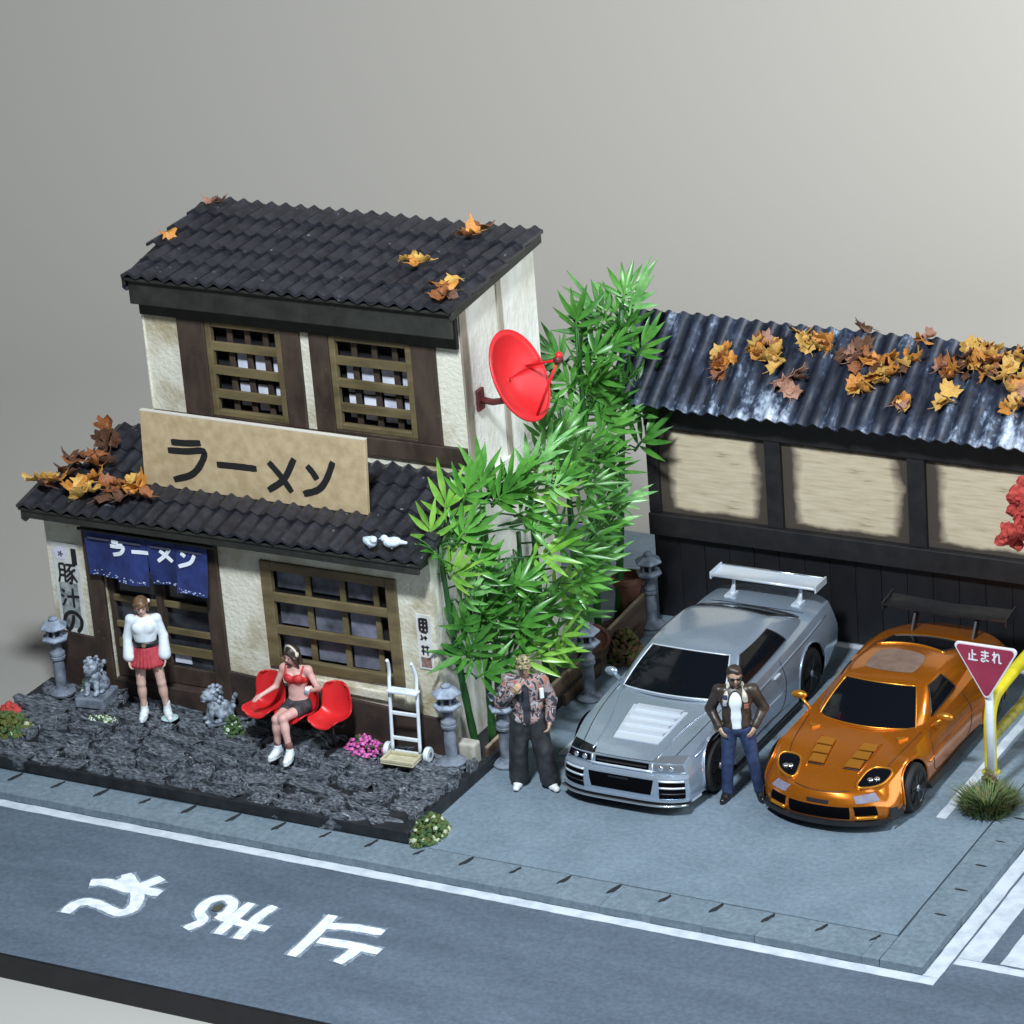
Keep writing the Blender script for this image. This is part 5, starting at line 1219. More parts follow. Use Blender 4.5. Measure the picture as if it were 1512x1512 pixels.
def wheel(par, x, y, r, w_, sgn, spokes=6, rimmat=None, hubmat=None):
    t = MB().lathe([(r*.66, -w_/2), (r*.92, -w_/2), (r, -w_*.34), (r, w_*.34), (r*.92, w_/2), (r*.66, w_/2)], 36, (x, y, r), 'x').build('wheel', m_tyre, par, auto=35)
    rb = MB(); rb.lathe([(r*.56, w_*.1*sgn), (r*.66, w_*.46*sgn), (r*.72, w_*.53*sgn), (r*.70, w_*.42*sgn), (r*.60, w_*.05*sgn)], 36, (x, y, r), 'x')
    for k in range(spokes):
        for dd in (-.10, .10):
            a = 2*math.pi*k/spokes+.2+dd; rb.tube([(x+sgn*w_*.44, y+r*.10*math.cos(a), r+r*.10*math.sin(a)), (x+sgn*w_*.48, y+r*.66*math.cos(a), r+r*.66*math.sin(a))], [.022, .016], 6)
    rb.build('rim', rimmat or m_rimb, t, auto=40)
    MB().lathe([(.0, w_*.40*sgn), (.05, w_*.40*sgn), (.042, w_*.56*sgn), (.0, w_*.58*sgn)], 14, (x, y, r), 'x').build('hub', hubmat or m_lens, t, smooth=True)
    MB().lathe([(0, 0), (r*.60, 0), (r*.60, .01*sgn), (0, .01*sgn)], 24, (x, y, r), 'x').build('brake_disc', m_trim, t)
def arch_well(par, y, z, r, x0, x1):
    G = []
    for a in np.linspace(-.5, math.pi+.5, 22): G.append([(x0, y+r*math.cos(a), z+r*math.sin(a)), (x1, y+r*math.cos(a), z+r*math.sin(a))])
    b = MB(); b.grid(G); b.add([(x0, y+r*math.cos(a), z+r*math.sin(a)) for a in np.linspace(-.5, math.pi+.5, 22)], [tuple(range(22))])
    b.build('wheel_well', m_void, par, smooth=False)
def lip(par, y, z, r, x, paint):                      # rolled arch edge
    pass

# ------------------------------------------------------------------ silver coupe
pS = car_paint('silver_paint', (0.33, 0.405, 0.50), (0.41, 0.485, 0.59), .24, .58)
pSl = M('silver_bright', (0.66, 0.72, 0.80), rough=.28, metal=.35)
cs = thing('silver_car', 'metallic silver coupe with a vented bonnet and tall silver rear wing', 'car', (1.97, 3.93, 0))
S1 = Car({'top': [(-2.16, .635, .615, .75, .815, .81, .17), (-1.95, .69, .665, .76, .83, .83, .165), (-1.43, .775, .755, .80, .885, .87, .16), (-.88, .84, .80, .82, .865, .86, .16), (0, .875, .85, .825, .87, .86, .16), (.9, .915, .885, .815, .885, .87, .16), (1.25, .935, .90, .80, .90, .885, .17), (1.75, .955, .915, .775, .875, .86, .20), (2.18, .935, .895, .735, .83, .80, .24)],
          'front': [(0, -2.20, -2.07), (.17, -2.225, -2.085), (.27, -2.215, -2.08), (.34, -2.275, -2.12), (.8, -2.30, -2.13), (1, -2.285, -2.115)],
          'rear': [(0, 2.26, 2.14), (.3, 2.28, 2.15), (.5, 2.32, 2.17), (1, 2.26, 2.12)], 'arch': [(-1.43, .335, .385), (1.235, .335, .385)], 'bow': 4.5, 'crown': 4.0, 'ridge': .016, 'sharp': 32})
put('body', S1.body(), pS, cs)
glass_spec_trim.update({'windscreen': pSl})
cabS, SS, _r = cabin(cs, {'c': [(.745, -.80, .82), (-.745, -.80, .82), (-.70, 1.50, .915), (.70, 1.50, .915)], 'bf': .16, 'br': .08, 'zf': .03, 'zr': .02},
      {'c': [(.575, -.21, 1.185), (-.575, -.21, 1.185), (-.555, .82, 1.205), (.555, .82, 1.205)], 'bf': .07, 'br': .05, 'zf': .03, 'zr': .03}, .055, pS,
      [('windscreen', 0, [(.045, .05), (.955, .05), (.94, .95), (.06, .95)]), ('rear_window', 2, [(.06, .12), (.94, .12), (.92, .93), (.08, .93)]),
       ('side_window', 1, [(.07, .08), (.73, .10), (.73, .88), (.09, .90)]), ('side_window', 3, [(.27, .10), (.93, .08), (.91, .90), (.27, .88)])])
# bonnet louvre insert
lo_ = patch_part(S1, S1.top, [(-1.86, -.36), (-1.86, .40), (-1.18, .46), (-1.18, -.42)], 'bonnet_vent', pSl, cs, .010, flip=False)
for k in range(4):
    y = -1.72+.155*k; G = [S1.top(y+.10, v, .012) for v in np.linspace(-.36+.0, .40, 9)]; G2 = [S1.top(y, v, .038) for v in np.linspace(-.35, .39, 9)]; G3 = [S1.top(y-.012, v, .010) for v in np.linspace(-.35, .39, 9)]
    b = MB(); b.grid([G, G2]); b.grid([G2, G3]); b.build('louvre', pSl, lo_, auto=30)
# bonnet creases and shut lines
for sg in (-1, 1):
    seam(S1, S1.top, [(-2.10, sg*.56), (-1.5, sg*.60), (-.80, sg*.80)], cs, .004, .010, pS, 'bonnet_crease')
    seam(S1, S1.top, [(-2.14, sg*.78), (-1.6, sg*.85), (-.75, sg*.90)], cs, .000, .0055)
seam(S1, S1.top, [(-2.13, -.78), (-2.15, 0), (-2.13, .78)], cs, .000, .0055)
# face
patch_part(S1, S1.front, [(.03, -.46), (.03, .46), (.20, .44), (.20, -.44)], 'grille', m_void, cs, .004)
MB().tube([S1.front(.11, v, .008) for v in np.linspace(-.42, .42, 9)], .010, 6).build('grille_bar', m_trim, cs)
MB().tube([S1.front(.225, v, .006) for v in np.linspace(-.50, .50, 11)], .018, 6).build('bumper_edge', pSl, cs, smooth=True)
for sg in (-1, 1):
    hl = patch_part(S1, S1.front, [(.03, sg*.55), (.01, sg*.97), (.19, sg*.97), (.19, sg*.52)] if sg > 0 else [(.01, -.97), (.03, -.55), (.19, -.52), (.19, -.97)], 'headlight', m_lens if sg > 0 else m_glass, cs, .006)
    for q in (.64, .80): MB().ico(S1.front(.11, sg*q, .006), .035, 2, sq=(1, .5, 1)).build('bulb', m_chrome, hl, smooth=True)
    MB().tube([S1.front(.01, sg*.52, .006), S1.front(.205, sg*.50, .006), S1.front(.215, sg*.97, .006)], .009, 6).build('headlight_trim', pSl, hl, smooth=True)
    q_ = [(-2.15, .50), (-2.15, .98), (-1.97, .985), (-2.06, .52)]; q_ = q_ if sg > 0 else [(q_[1][0], -q_[1][1]), (q_[0][0], -q_[0][1]), (q_[3][0], -q_[3][1]), (q_[2][0], -q_[2][1])]
    patch_part(S1, S1.top, q_, 'headlight_lens', m_lens if sg > 0 else m_glass, hl, .005)
    a, b_ = sorted((sg*.60, sg*.95))
    it = patch_part(S1, S1.front, [(.42, a), (.42, b_), (.55, b_), (.55, a)], 'side_intake', m_void, cs, .004)
    for t in (.405, .575): MB().tube([S1.front(t, q, .008) for q in np.linspace(a, b_, 8)], .013, 6).build('intake_blade', pSl, it, smooth=True)
    lw = patch_part(S1, S1.front, [(.62, a), (.62, b_), (.88, b_), (.88, a)], 'brake_duct', m_void, cs, .004)
    MB().tube([S1.front(.74, q, .004) for q in np.linspace(a, b_, 8)], .010, 6).build('duct_blade', m_trim, lw, smooth=True)
patch_part(S1, S1.front, [(.40, -.52), (.40, .52), (.80, .47), (.80, -.47)], 'lower_grille', m_void, cs, .004)
MB().b2(-.16, .10, -2.292, -2.27, .40, .43).build('badge_plate', m_trim, cs)
# front splitter with bright lip
def ledge(par, C, t, out, th, name, mat, vr=1.0, drop=0.0, steps=21):
    b = MB(); A = [C.front(t, v, -.02) for v in np.linspace(-vr, vr, steps)]; Bq = [C.front(t, v, out) for v in np.linspace(-vr, vr, steps)]
    A = [(p[0], p[1], p[2]-drop) for p in A]; Bq = [(p[0]*1.02, p[1], p[2]-drop) for p in Bq]
    dn = lambda L_: [(p[0], p[1], p[2]-th) for p in L_]
    b.grid([A, Bq]); b.grid([Bq, dn(Bq)]); b.grid([dn(Bq), dn(A)]); 
    for k in (0, -1): b.add([A[k], Bq[k], dn(Bq)[k], dn(A)[k]], [(0, 1, 2, 3)])
    o = b.build(name, mat, par, auto=40); return Bq
e1 = ledge(cs, S1, .90, .035, .025, 'bumper_lip', pS, .99)
e2 = ledge(cs, S1, 1.0, .075, .028, 'splitter', m_trim, 1.0, .005)
MB().tube([(p[0], p[1]-.004, p[2]-.006) for p in e2], .014, 6).build('splitter_edge', m_chrome, cs, smooth=True)
for sg in (-1, 1):
    MB().prism([(sg*.80, -2.06, .13), (sg*.83, -1.86, .13), (sg*.83, -1.86, .20), (sg*.81, -2.04, .27)], (-.008*sg, 0, 0), (.008*sg, 0, 0)).build('canard', pSl, cs)
# sills, doors, mirrors
for sg in (-1, 1):
    b = MB(); b.hexa([(sg*.80, -1.03, .12), (sg*.885, -1.0, .12), (sg*.885, .84, .12), (sg*.80, .86, .12), (sg*.80, -1.03, .20), (sg*.875, -1.0, .20), (sg*.875, .84, .22), (sg*.80, .86, .22)]); b.build('sill_skirt', pS, cs, bevel=.012)
    MB().b2(sg*.79, sg*.90, -1.0, .85, .085, .115).build('sill_lip', m_trim, cs)
    fs = lambda y, t, off=0.0, sg=sg: S1.side(y, t, off)*np.array((sg, 1, 1))
    seam(S1, fs, [(-.70, .02), (-.74, .4), (-.72, .88), (.0, .90), (.38, .88), (.50, .45), (.44, .02)], cs, .000, .0055)
    seam(S1, fs, [(-1.9, .10), (-.9, .16), (.3, .16), (1.0, .14), (1.9, .13)], cs, .000, .010, pS, 'shoulder_crease')
    MB().box(fs(.28, .22, .012), (.03, .16, .035)).build('door_handle', pSl, cs, bevel=.01)
    MB().tube([fs(y, .60, .004) for y in np.linspace(-.7, .45, 8)], .012, 6).build('side_crease', pS, cs, smooth=True)
    mr = MB().ico((sg*.92, -.62, .915), .075, 2, sq=(1.15, .65, .75)).build('mirror', pS, cs, smooth=True); MB().tube([(sg*.78, -.66, .84), (sg*.90, -.62, .90)], .026, 6).build('mirror_arm', pS, mr)
    for yy in (-1.43, 1.235):
        wheel(cs, sg*.775, yy, .325, .22, sg); arch_well(cs, yy, .335, .392, sg*.50, sg*.868)
        MB().tube([(sg*(S1.side_x(yy+.385*math.cos(a), .3)+.004 if False else S1.side(yy+.39*math.cos(a), max(0, min(1, (S1.tab(yy+.39*math.cos(a), 2)-(.335+.39*math.sin(a)))/(S1.tab(yy+.39*math.cos(a), 2)-.165))))[0]+.006), yy+.39*math.cos(a), .335+.39*math.sin(a)) for a in np.linspace(-.25, math.pi+.25, 25)], .013, 6).build('arch_lip', pS, cs, smooth=True)
MB().b2(-.76, .76, -2.0, 2.05, .10, .17).build('floor_pan', m_void, cs)
# rear wing
wg = MB(); nW = 9
prW = [(-.15, .012), (-.05, -.006), (.06, .0), (.15, .035)]
top = [[(x, 1.97+y, 1.18+z) for y, z in prW] for x in (-.71, .71)]; bt = [[(p[0], p[1], p[2]-.022) for p in r] for r in top]
wg.grid(top); wg.grid([list(reversed(r)) for r in bt])
for i in (0, 3): wg.add([top[0][i], top[1][i], bt[1][i], bt[0][i]], [(0, 1, 2, 3)])
W1 = wg.build('rear_wing', pSl, cs, auto=40)
MB().tube([(-.71, 1.82, 1.188), (.71, 1.82, 1.188)], .020, 8).build('wing_edge', pSl, W1, smooth=True); MB().tube([(-.71, 2.12, 1.212), (.71, 2.12, 1.212)], .014, 8).build('wing_edge', m_chrome, W1, smooth=True)
for x in (-.72, .72): MB().b2(x-.012, x+.012, 1.80, 2.14, 1.14, 1.235).build('end_plate', pSl, W1, bevel=.006)
for x in (-.46, .46):
    MB().tube([(x, 1.86, .93), (x, 1.93, 1.04), (x, 1.95, 1.17)], [.05, .026, .026], 8).build('wing_post', pSl, W1, smooth=True); MB().box((x, 1.84, .955), (.12, .20, .03)).build('wing_foot', pSl, W1, bevel=.01)
seam(S1, S1.top, [(1.62, -.80), (1.60, 0), (1.62, .80)], cs, .000, .007); 
MB().tube([SS(48+q*24, .06, .012) for q in np.linspace(.05, .95, 15)], .014, 6).build('rear_window_seal', m_trim, cs, smooth=True)
for sg in (-1, 1):
    a, b_ = sorted((sg*.45, sg*.92)); patch_part(S1, S1.rear, [(.1, b_), (.1, a), (.3, a), (.3, b_)], 'tail_lamp', M('tail_red', (.25, .01, .01), rough=.25), cs, .004)

# ------------------------------------------------------------------ orange coupe
pO = car_paint('orange_paint', (0.52, 0.142, 0.007), (0.60, 0.178, 0.010), .25, .66)
pOl = M('orange_bright', (0.75, 0.30, 0.035), rough=.28, metal=.75)
co = thing('orange_car', 'metallic orange low coupe with dark headlamps and a black rear wing', 'car', (4.34, 4.10, 0))
S2 = Car({'top': [(-2.02, .475, .455, .60, .745, .76, .15), (-1.85, .515, .505, .69, .81, .82, .15), (-1.60, .58, .59, .755, .86, .85, .145), (-1.30, .635, .675, .79, .895, .87, .14), (-.85, .69, .70, .78, .86, .85, .14), (-.2, .75, .73, .775, .845, .85, .14), (.5, .79, .765, .785, .865, .86, .14), (1.10, .81, .79, .79, .915, .89, .15), (1.6, .80, .77, .75, .885, .87, .18), (2.02, .75, .72, .66, .80, .78, .24)],
          'front': [(0, -2.08, -1.80), (.2, -2.12, -1.83), (.5, -2.15, -1.87), (1, -2.13, -1.87)], 'rear': [(0, 2.12, 1.92), (.4, 2.17, 1.97), (1, 2.08, 1.92)],
          'arch': [(-1.31, .30, .335), (1.115, .305, .355)], 'bow': 2.4, 'crown': 3.0, 'ridge': .0, 'sharp': 55})
put('body', S2.body(), pO, co)
glass_spec_trim.update({'windscreen': pOl})
cabO, SO2, roofO = cabin(co, {'c': [(.69, -.62, .665), (-.69, -.62, .665), (-.60, 1.50, .785), (.60, 1.50, .785)], 'bf': .22, 'br': .12, 'zf': .03, 'zr': .01},
      {'c': [(.50, -.12, 1.025), (-.50, -.12, 1.025), (-.46, .66, 1.045), (.46, .66, 1.045)], 'bf': .10, 'br': .10, 'zf': .03, 'zr': .02}, .055, pO,
      [('windscreen', 0, [(.05, .05), (.95, .05), (.93, .94), (.07, .94)]), ('rear_window', 2, [(.08, .20), (.92, .20), (.90, .92), (.10, .92)]),
       ('side_window', 1, [(.12, .12), (.50, .16), (.46, .84), (.12, .88)]), ('side_window', 3, [(.50, .16), (.88, .12), (.88, .88), (.54, .84)])], bulge=.03, side_bulge=.05)
# bare patch on the roof
hb = MB(); hb.grid([[roofO(r*.62, q, .004) for q in range(0, 97, 3)] for r in (1, .75, .5, .25, .01)]); hb.build('bare_roof_patch', M('bare_primer', (.16, .10, .075), (.21, .14, .11), 7, rough=.55), co, smooth=True)
# bonnet vents: two groups of three slats
for sg in (-1, 1):
    for k in range(3):
        y = -1.62+.165*k; c0 = sg*(.30+.02*k)
        q = [(y, c0-.13), (y, c0+.13), (y+.135, c0+.115), (y+.135, c0-.115)]
        v_ = patch_part(S2, S2.top, q, 'vent_slat', pOl, co, .030, flip=False)
        MB().tube([S2.top(y-.012, c0+w_, .006) for w_ in np.linspace(-.135, .135, 7)], .010, 5).build('vent_gap', m_trim, v_, smooth=True)
    seam(S2, S2.top, [(-1.70, sg*.44), (-1.4, sg*.46), (-1.1, sg*.48)], co, .004, .012, pO, 'vent_border')
    seam(S2, S2.top, [(-1.98, sg*.72), (-1.5, sg*.80), (-.72, sg*.92)], co, .000, .0055)
    MB().prism([S2.top(-.92, sg*.62, .012), S2.top(-.90, sg*.80, .012), S2.top(-1.0, sg*.70, .016)], (0, 0, -.012), (0, 0, .006)).build('washer_scoop', pOl, co)
    # headlamp bowls
    a, b_ = sorted((sg*.57, sg*.93))
    cq = (a+b_)/2; se = lambda t: (np.sign(math.cos(t))*abs(math.cos(t))**.7, np.sign(math.sin(t))*abs(math.sin(t))**.7)
    hb = MB(); hb.grid([[S2.top(-1.74+.195*r*se(t)[0], cq+.205*r*se(t)[1], .009) for t in np.linspace(0, 2*math.pi, 29)] for r in (1, .66, .33, .001)]); hl = hb.build('headlight', m_glass, co, smooth=True)
    rim = [S2.top(-1.74+.200*se(t)[0], cq+.210*se(t)[1], .010) for t in np.linspace(0, 2*math.pi, 33)]
    MB().tube(rim, .016, 6, cap=False).build('headlight_rim', pOl, hl, smooth=True)
    for dx, dy in ((-.045, 0), (.045, .02)):
        p = S2.top(-1.775+dy, (a+b_)/2+dx, .012); MB().ico(p, .038, 2, sq=(1, 1, .6)).build('bulb', m_chrome, hl, smooth=True)
    # fog lamps on the nose
    a, b_ = sorted((sg*.62, sg*.95)); patch_part(S2, S2.front, [(.10, a), (.05, b_), (.28, b_), (.32, a)], 'fog_lamp', M('fog_grey', (.16, .15, .20), (.24, .23, .30), 8, rough=.3), co, .010)
    a, b_ = sorted((sg*.56, sg*.86)); d_ = patch_part(S2, S2.front, [(.42, a), (.42, b_), (.82, b_), (.82, a)], 'brake_duct', m_void, co, .004)
    MB().tube([S2.front(.86, q, .012) for q in np.linspace(a, b_, 7)], .026, 8).build('duct_edge', pOl, d_, smooth=True)
    MB().prism([(sg*.80, -1.90, .12), (sg*.86, -1.66, .12), (sg*.855, -1.66, .24), (sg*.80, -1.88, .30)], (-.008*sg, 0, 0), (.008*sg, 0, 0)).build('canard', M('carbon', (.02, .02, .022), rough=.3), co)
seam(S2, S2.top, [(-1.99, -.55), (-2.02, 0), (-1.99, .55)], co, .001, .006)
patch_part(S2, S2.front, [(.44, -.50), (.44, .50), (.92, .48), (.92, -.48)], 'intake', m_void, co, .005)
patch_part(S2, S2.front, [(.24, -.20), (.24, .20), (.36, .18), (.36, -.18)], 'number_plate', m_trim, co, .007)
e3 = ledge(co, S2, 1.0, .07, .045, 'splitter', m_trim, 1.0, -.01)
for sg in (-1, 1):
    MB().hexa([(sg*.80, -.93, .09), (sg*.91, -.90, .09), (sg*.91, .72, .09), (sg*.80, .74, .09), (sg*.80, -.93, .17), (sg*.88, -.90, .17), (sg*.88, .72, .19), (sg*.80, .74, .19)]).build('sill_skirt', m_trim, co, bevel=.012)
    fs = lambda y, t, off=0.0, sg=sg: S2.side(y, t, off)*np.array((sg, 1, 1))
    seam(S2, fs, [(-.66, .02), (-.70, .4), (-.66, .85), (.0, .90), (.34, .86), (.46, .45), (.36, .02)], co, .000, .0055)
    MB().tube([fs(y, .50, .002) for y in np.linspace(-.85, .6, 9)], .014, 6).build('side_crease', pO, co, smooth=True)
    mr = MB().ico((sg*.93, -.50, .84), .085, 2, sq=(1.2, .6, .62)).build('mirror', pOl, co, smooth=True)
    MB().tube([(sg*.76, -.56, .70), (sg*.84, -.54, .77), (sg*.90, -.51, .82)], .020, 8).build('mirror_arm', pOl, mr, smooth=True)
    for yy, rr, ra, rz_ in ((-1.31, .295, .340, .30), (1.115, .30, .360, .305)):
        wheel(co, sg*.785, yy, rr, .23, sg, 7); arch_well(co, yy, rz_, ra-.005, sg*.5, sg*.85)
        MB().tube([(sg*(S2.side(yy+ra*math.cos(a), max(0, min(1, (S2.tab(yy+ra*math.cos(a), 2)-(rz_+ra*math.sin(a)))/(S2.tab(yy+ra*math.cos(a), 2)-.15))))[0]+.006), yy+ra*math.cos(a), rz_+ra*math.sin(a)) for a in np.linspace(-.25, math.pi+.25, 25)], .014, 6).build('arch_lip', pO, co, smooth=True)
MB().b2(-.75, .75, -1.75, 1.85, .09, .16).build('floor_pan', m_void, co)
wg = MB(); top = [[(x, 1.93+y, 1.05+z-.03*(1-abs(x)/.8)) for y, z in prW] for x in np.linspace(-.80, .80, 7)]; bt = [[(p[0], p[1], p[2]-.022) for p in r] for r in top]
wg.grid(top); wg.grid([list(reversed(r)) for r in bt])
for i in (0, 3):
    A = [r[i] for r in top]; Bq = [r[i] for r in bt]; wg.grid([A, Bq])
W2 = wg.build('rear_wing', m_trim, co, auto=40)
for x in (-.81, .81): MB().prism([(x, 1.77, .98), (x, 2.10, .96), (x, 2.12, 1.12), (x, 1.77, 1.08)], (-.01, 0, 0), (.01, 0, 0)).build('end_plate', m_trim, W2)
for x in (-.40, .40): MB().prism([(x, 1.68, .77), (x, 1.82, .75), (x, 1.98, 1.03), (x, 1.86, 1.03)], (-.014, 0, 0), (.014, 0, 0)).build('wing_post', m_trim, W2)
for sg in (-1, 1):
    a, b_ = sorted((sg*.5, sg*.92)); patch_part(S2, S2.rear, [(.1, b_), (.1, a), (.35, a), (.35, b_)], 'tail_lamp', MATS['tail_red'], co, .004)
MB().tube([SO2(48+q*24, .17, .010) for q in np.linspace(.06, .94, 15)], .013, 6).build('rear_window_trim', pOl, co, smooth=True)
MB().tube([SO2(48+q*24, .95, .010) for q in np.linspace(.04, .96, 15)], .012, 6).build('roof_edge_trim', pOl, co, smooth=True)
# ================================================================== figures
m_skin = M('skin_light', (0.52, 0.33, 0.27), (0.60, 0.39, 0.32), 9, rough=.55); m_skin2 = M('skin_tan', (0.40, 0.26, 0.17), (0.50, 0.33, 0.22), 9, rough=.55); m_skinp = M('skin_pink', (0.56, 0.30, 0.27), (0.66, 0.40, 0.36), 9, rough=.5)
def add(a, b, k=1.0): return tuple(np.array(a, float)+np.array(b, float)*k)
def mixp(a, b, t): return tuple(np.array(a, float)*(1-t)+np.array(b, float)*t)
def hand(wr, el, curl=.35, side=1, palm_dir=None, sc=1.0):
    """palm and five separate fingers continuing the forearm el->wr; palm_dir = where the palm faces"""
    d = np.array(wr, float)-np.array(el, float); d /= np.linalg.norm(d)
    n = np.array(palm_dir if palm_dir is not None else (0, 1, 0), float); n -= d*(n@d); n /= np.linalg.norm(n)+1e-9
    s = np.cross(d, n)*side; wr = np.array(wr, float); P = []
    P += [('c', wr, wr+d*.035*sc, .024*sc, .026*sc, .012)]
    for k, (o, L_) in enumerate(((-.027, .058), (-.009, .068), (.009, .074), (.027, .066))):
        kn = wr+d*.085*sc+s*o*sc; P.append(('c', wr+d*.03*sc+s*o*.7*sc, kn, .014*sc, .0125*sc, .010))
        d1 = d*math.cos(curl)+n*math.sin(curl); m = kn+d1*L_*.55*sc; d2 = d*math.cos(curl*2.2)+n*math.sin(curl*2.2)
        P += [('c', kn, m, .0115*sc, .0105*sc, .004), ('c', m, m+d2*L_*.5*sc, .0105*sc, .0085*sc, .004)]
    th = wr+d*.028*sc+s*.026*sc; t1 = th+(d*.6+s*.75+n*.35)*.038*sc
    P += [('c', th, t1, .0145*sc, .0125*sc, .006), ('c', t1, t1+(d*.85+s*.25+n*.4)*.034*sc, .012*sc, .0095*sc, .004)]
    return P
def head_prims(c, f, sc=1.0):
    """c head centre, f facing (unit, roughly horizontal)"""
    c = np.array(c, float); f = np.array(f, float)/np.linalg.norm(f); r = np.cross(f, (0, 0, 1)); r /= np.linalg.norm(r); u = np.cross(r, f)
    P = [('e', tuple(c+u*.018*sc), (.078*sc, .088*sc, .095*sc), .02), ('e', tuple(c+f*.02*sc-u*.045*sc), (.058*sc, .064*sc, .066*sc), .03), ('e', tuple(c+f*.052*sc-u*.085*sc), (.028*sc, .026*sc, .022*sc), .02)]
    P += [('c', tuple(c+f*.082*sc+u*.015*sc), tuple(c+f*.102*sc-u*.022*sc), .009*sc, .015*sc, .012), ('c', tuple(c+f*.083*sc-u*.052*sc+r*.018*sc), tuple(c+f*.083*sc-u*.052*sc-r*.018*sc), .009*sc, .009*sc, .008)]
    for s in (-1, 1): P += [('e', tuple(c+r*s*.078*sc-u*.005*sc-f*.005), (.012*sc, .02*sc, .028*sc), .006), ('e', tuple(c+f*.072*sc+u*.022*sc+r*s*.030*sc), (.022*sc, .012*sc, .008*sc), .012)]
    return P, c, f, r, u
def face_bits(t, c, f, r, u, sc=1.0, brow=None, lips=(.32, .09, .08), eyes=True):
    if eyes:
        for s in (-1, 1):
            p = c+f*.080*sc+u*.006*sc+r*s*.031*sc; MB().ico(p, .0125*sc, 1, sq=(1, 1, .62)).build('eye', M('eye_dark', (.02, .018, .02), rough=.3), t, smooth=True)
            if brow: MB().tube([p+u*.022*sc-r*.014*sc+f*.006, p+u*.026*sc+f*.008, p+u*.020*sc+r*.014*sc+f*.002], .0045*sc, 5).build('eyebrow', brow, t, smooth=True)
    MB().tube([c+f*.090*sc-u*.052*sc-r*.018*sc, c+f*.097*sc-u*.052*sc, c+f*.090*sc-u*.052*sc+r*.018*sc], .006*sc, 5).build('mouth', M('lips%g' % lips[0], lips, rough=.5), t, smooth=True)

def body_prims(J, fem=False, sc=1.0):
    """J: joints. returns skin primitives of the whole figure"""
    g = (lambda a: a*.90) if fem else (lambda a: a)
    P = [('e', J['pelvis'], (g(.165), .115, .12), .05), ('e', mixp(J['pelvis'], J['chest'], .48), (g(.135), .095, .13), .06), ('e', J['chest'], (g(.165), .112, .155), .05),
         ('c', J['sh_r'], J['sh_l'], .055, .055, .05), ('c', add(J['neck'], (0, 0, -.06)), J['neck2'], .052 if not fem else .045, .046 if not fem else .040, .03)]
    for s in ('r', 'l'):
        P += [('c', J['hip_'+s], J['knee_'+s], g(.088), .056, .04), ('c', J['knee_'+s], J['ank_'+s], .054, .036, .02), ('e', mixp(J['knee_'+s], J['ank_'+s], .3), (.052, .055, .09), .03)]
        P += [('c', J['ank_'+s], add(J['ank_'+s], (0, 0, -.03)), .036, .036, .02), ('c', add(J['heel_'+s], (0, 0, 0)), J['toe_'+s], .036, .028, .02)]
        P += [('c', J['sh_'+s], J['el_'+s], g(.052), g(.040), .03), ('c', J['el_'+s], J['wr_'+s], g(.040), g(.026), .02)]
    return P
def inflate(P, d): 
    out = []
    for p in P:
        if p[0] == 'c': out.append(('c', p[1], p[2], p[3]+d, p[4]+d)+tuple(p[5:]))
        else: out.append((p[0], p[1], tuple(np.array(p[2])+d))+tuple(p[3:]))
    return out
def stand(fem, spread=.11, feet=((0, 0), (0, 0)), H=1.75, arms=None, foot_dir=((-.25, -1), (.3, -1))):
    k = H/1.75; J = {'pelvis': (0, 0, .97*k), 'chest': (0, .0, 1.30*k), 'neck': (0, .01, 1.49*k), 'neck2': (0, -.005, 1.54*k), 'head': (0, -.02, 1.63*k)}
    w_ = .165 if fem else .195
    for s, q, ft, fd in (('r', -1, feet[0], foot_dir[0]), ('l', 1, feet[1], foot_dir[1])):
        J['sh_'+s] = (q*w_, .015, 1.425*k); J['hip_'+s] = (q*.095, 0, .93*k); an = (q*spread+ft[0], ft[1], .085*k); J['ank_'+s] = an
        kn = mixp(J['hip_'+s], an, .5); J['knee_'+s] = (kn[0]+q*.008, kn[1]-.025, .505*k)
        fd = np.array(fd, float)/np.linalg.norm(fd); J['heel_'+s] = (an[0]-fd[0]*.035, an[1]-fd[1]*.035, .04); J['toe_'+s] = (an[0]+fd[0]*.16, an[1]+fd[1]*.16, .032)
    for s in ('r', 'l'): J['el_'+s], J['wr_'+s] = arms[s]
    return J
def shoe(t, J, s, mat, sole, d=.012, sc=1.0, lace=None, height=.0):
    h, to, a = J['heel_'+s], J['toe_'+s], J['ank_'+s]; m = mixp(h, to, .55)
    o = sdf('shoe', [('c', add(h, (0, 0, .014)), add(m, (0, 0, .012)), .044*sc, .046*sc, .02), ('c', m, to, .044*sc, .036*sc, .02), ('c', add(a, (0, 0, -.03)), add(a, (0, 0, .015+height)), .047*sc, .046*sc, .02), ('c', a, m, .04, .04, .03)], mat, t, vox=.008, k=.02)
    dd = np.array(to)-np.array(h); dd[2] = 0; L_ = np.linalg.norm(dd); dd /= L_; pr = np.array((-dd[1], dd[0], 0)); c = (np.array(h)+np.array(to))/2; pts = []
    for a_ in np.linspace(0, 2*math.pi, 17)[:-1]: pts.append((*(c+dd*(L_/2+.042)*math.cos(a_)+pr*(.046+.006*math.cos(a_))*math.sin(a_))[:2], 0))
    MB().prism(pts, (0, 0, 0), (0, 0, .022)).build('sole', sole, o)
    if lace:
        for q in (.35, .5, .65):
            p = np.array(mixp(a, m, q))+np.array((0, 0, .042)); MB().tube([p-pr*.025, p+np.array((0, 0, .006)), p+pr*.025], .0045, 5).build('lace', lace, o)
    return o
V3 = lambda *a: np.array(a, float)

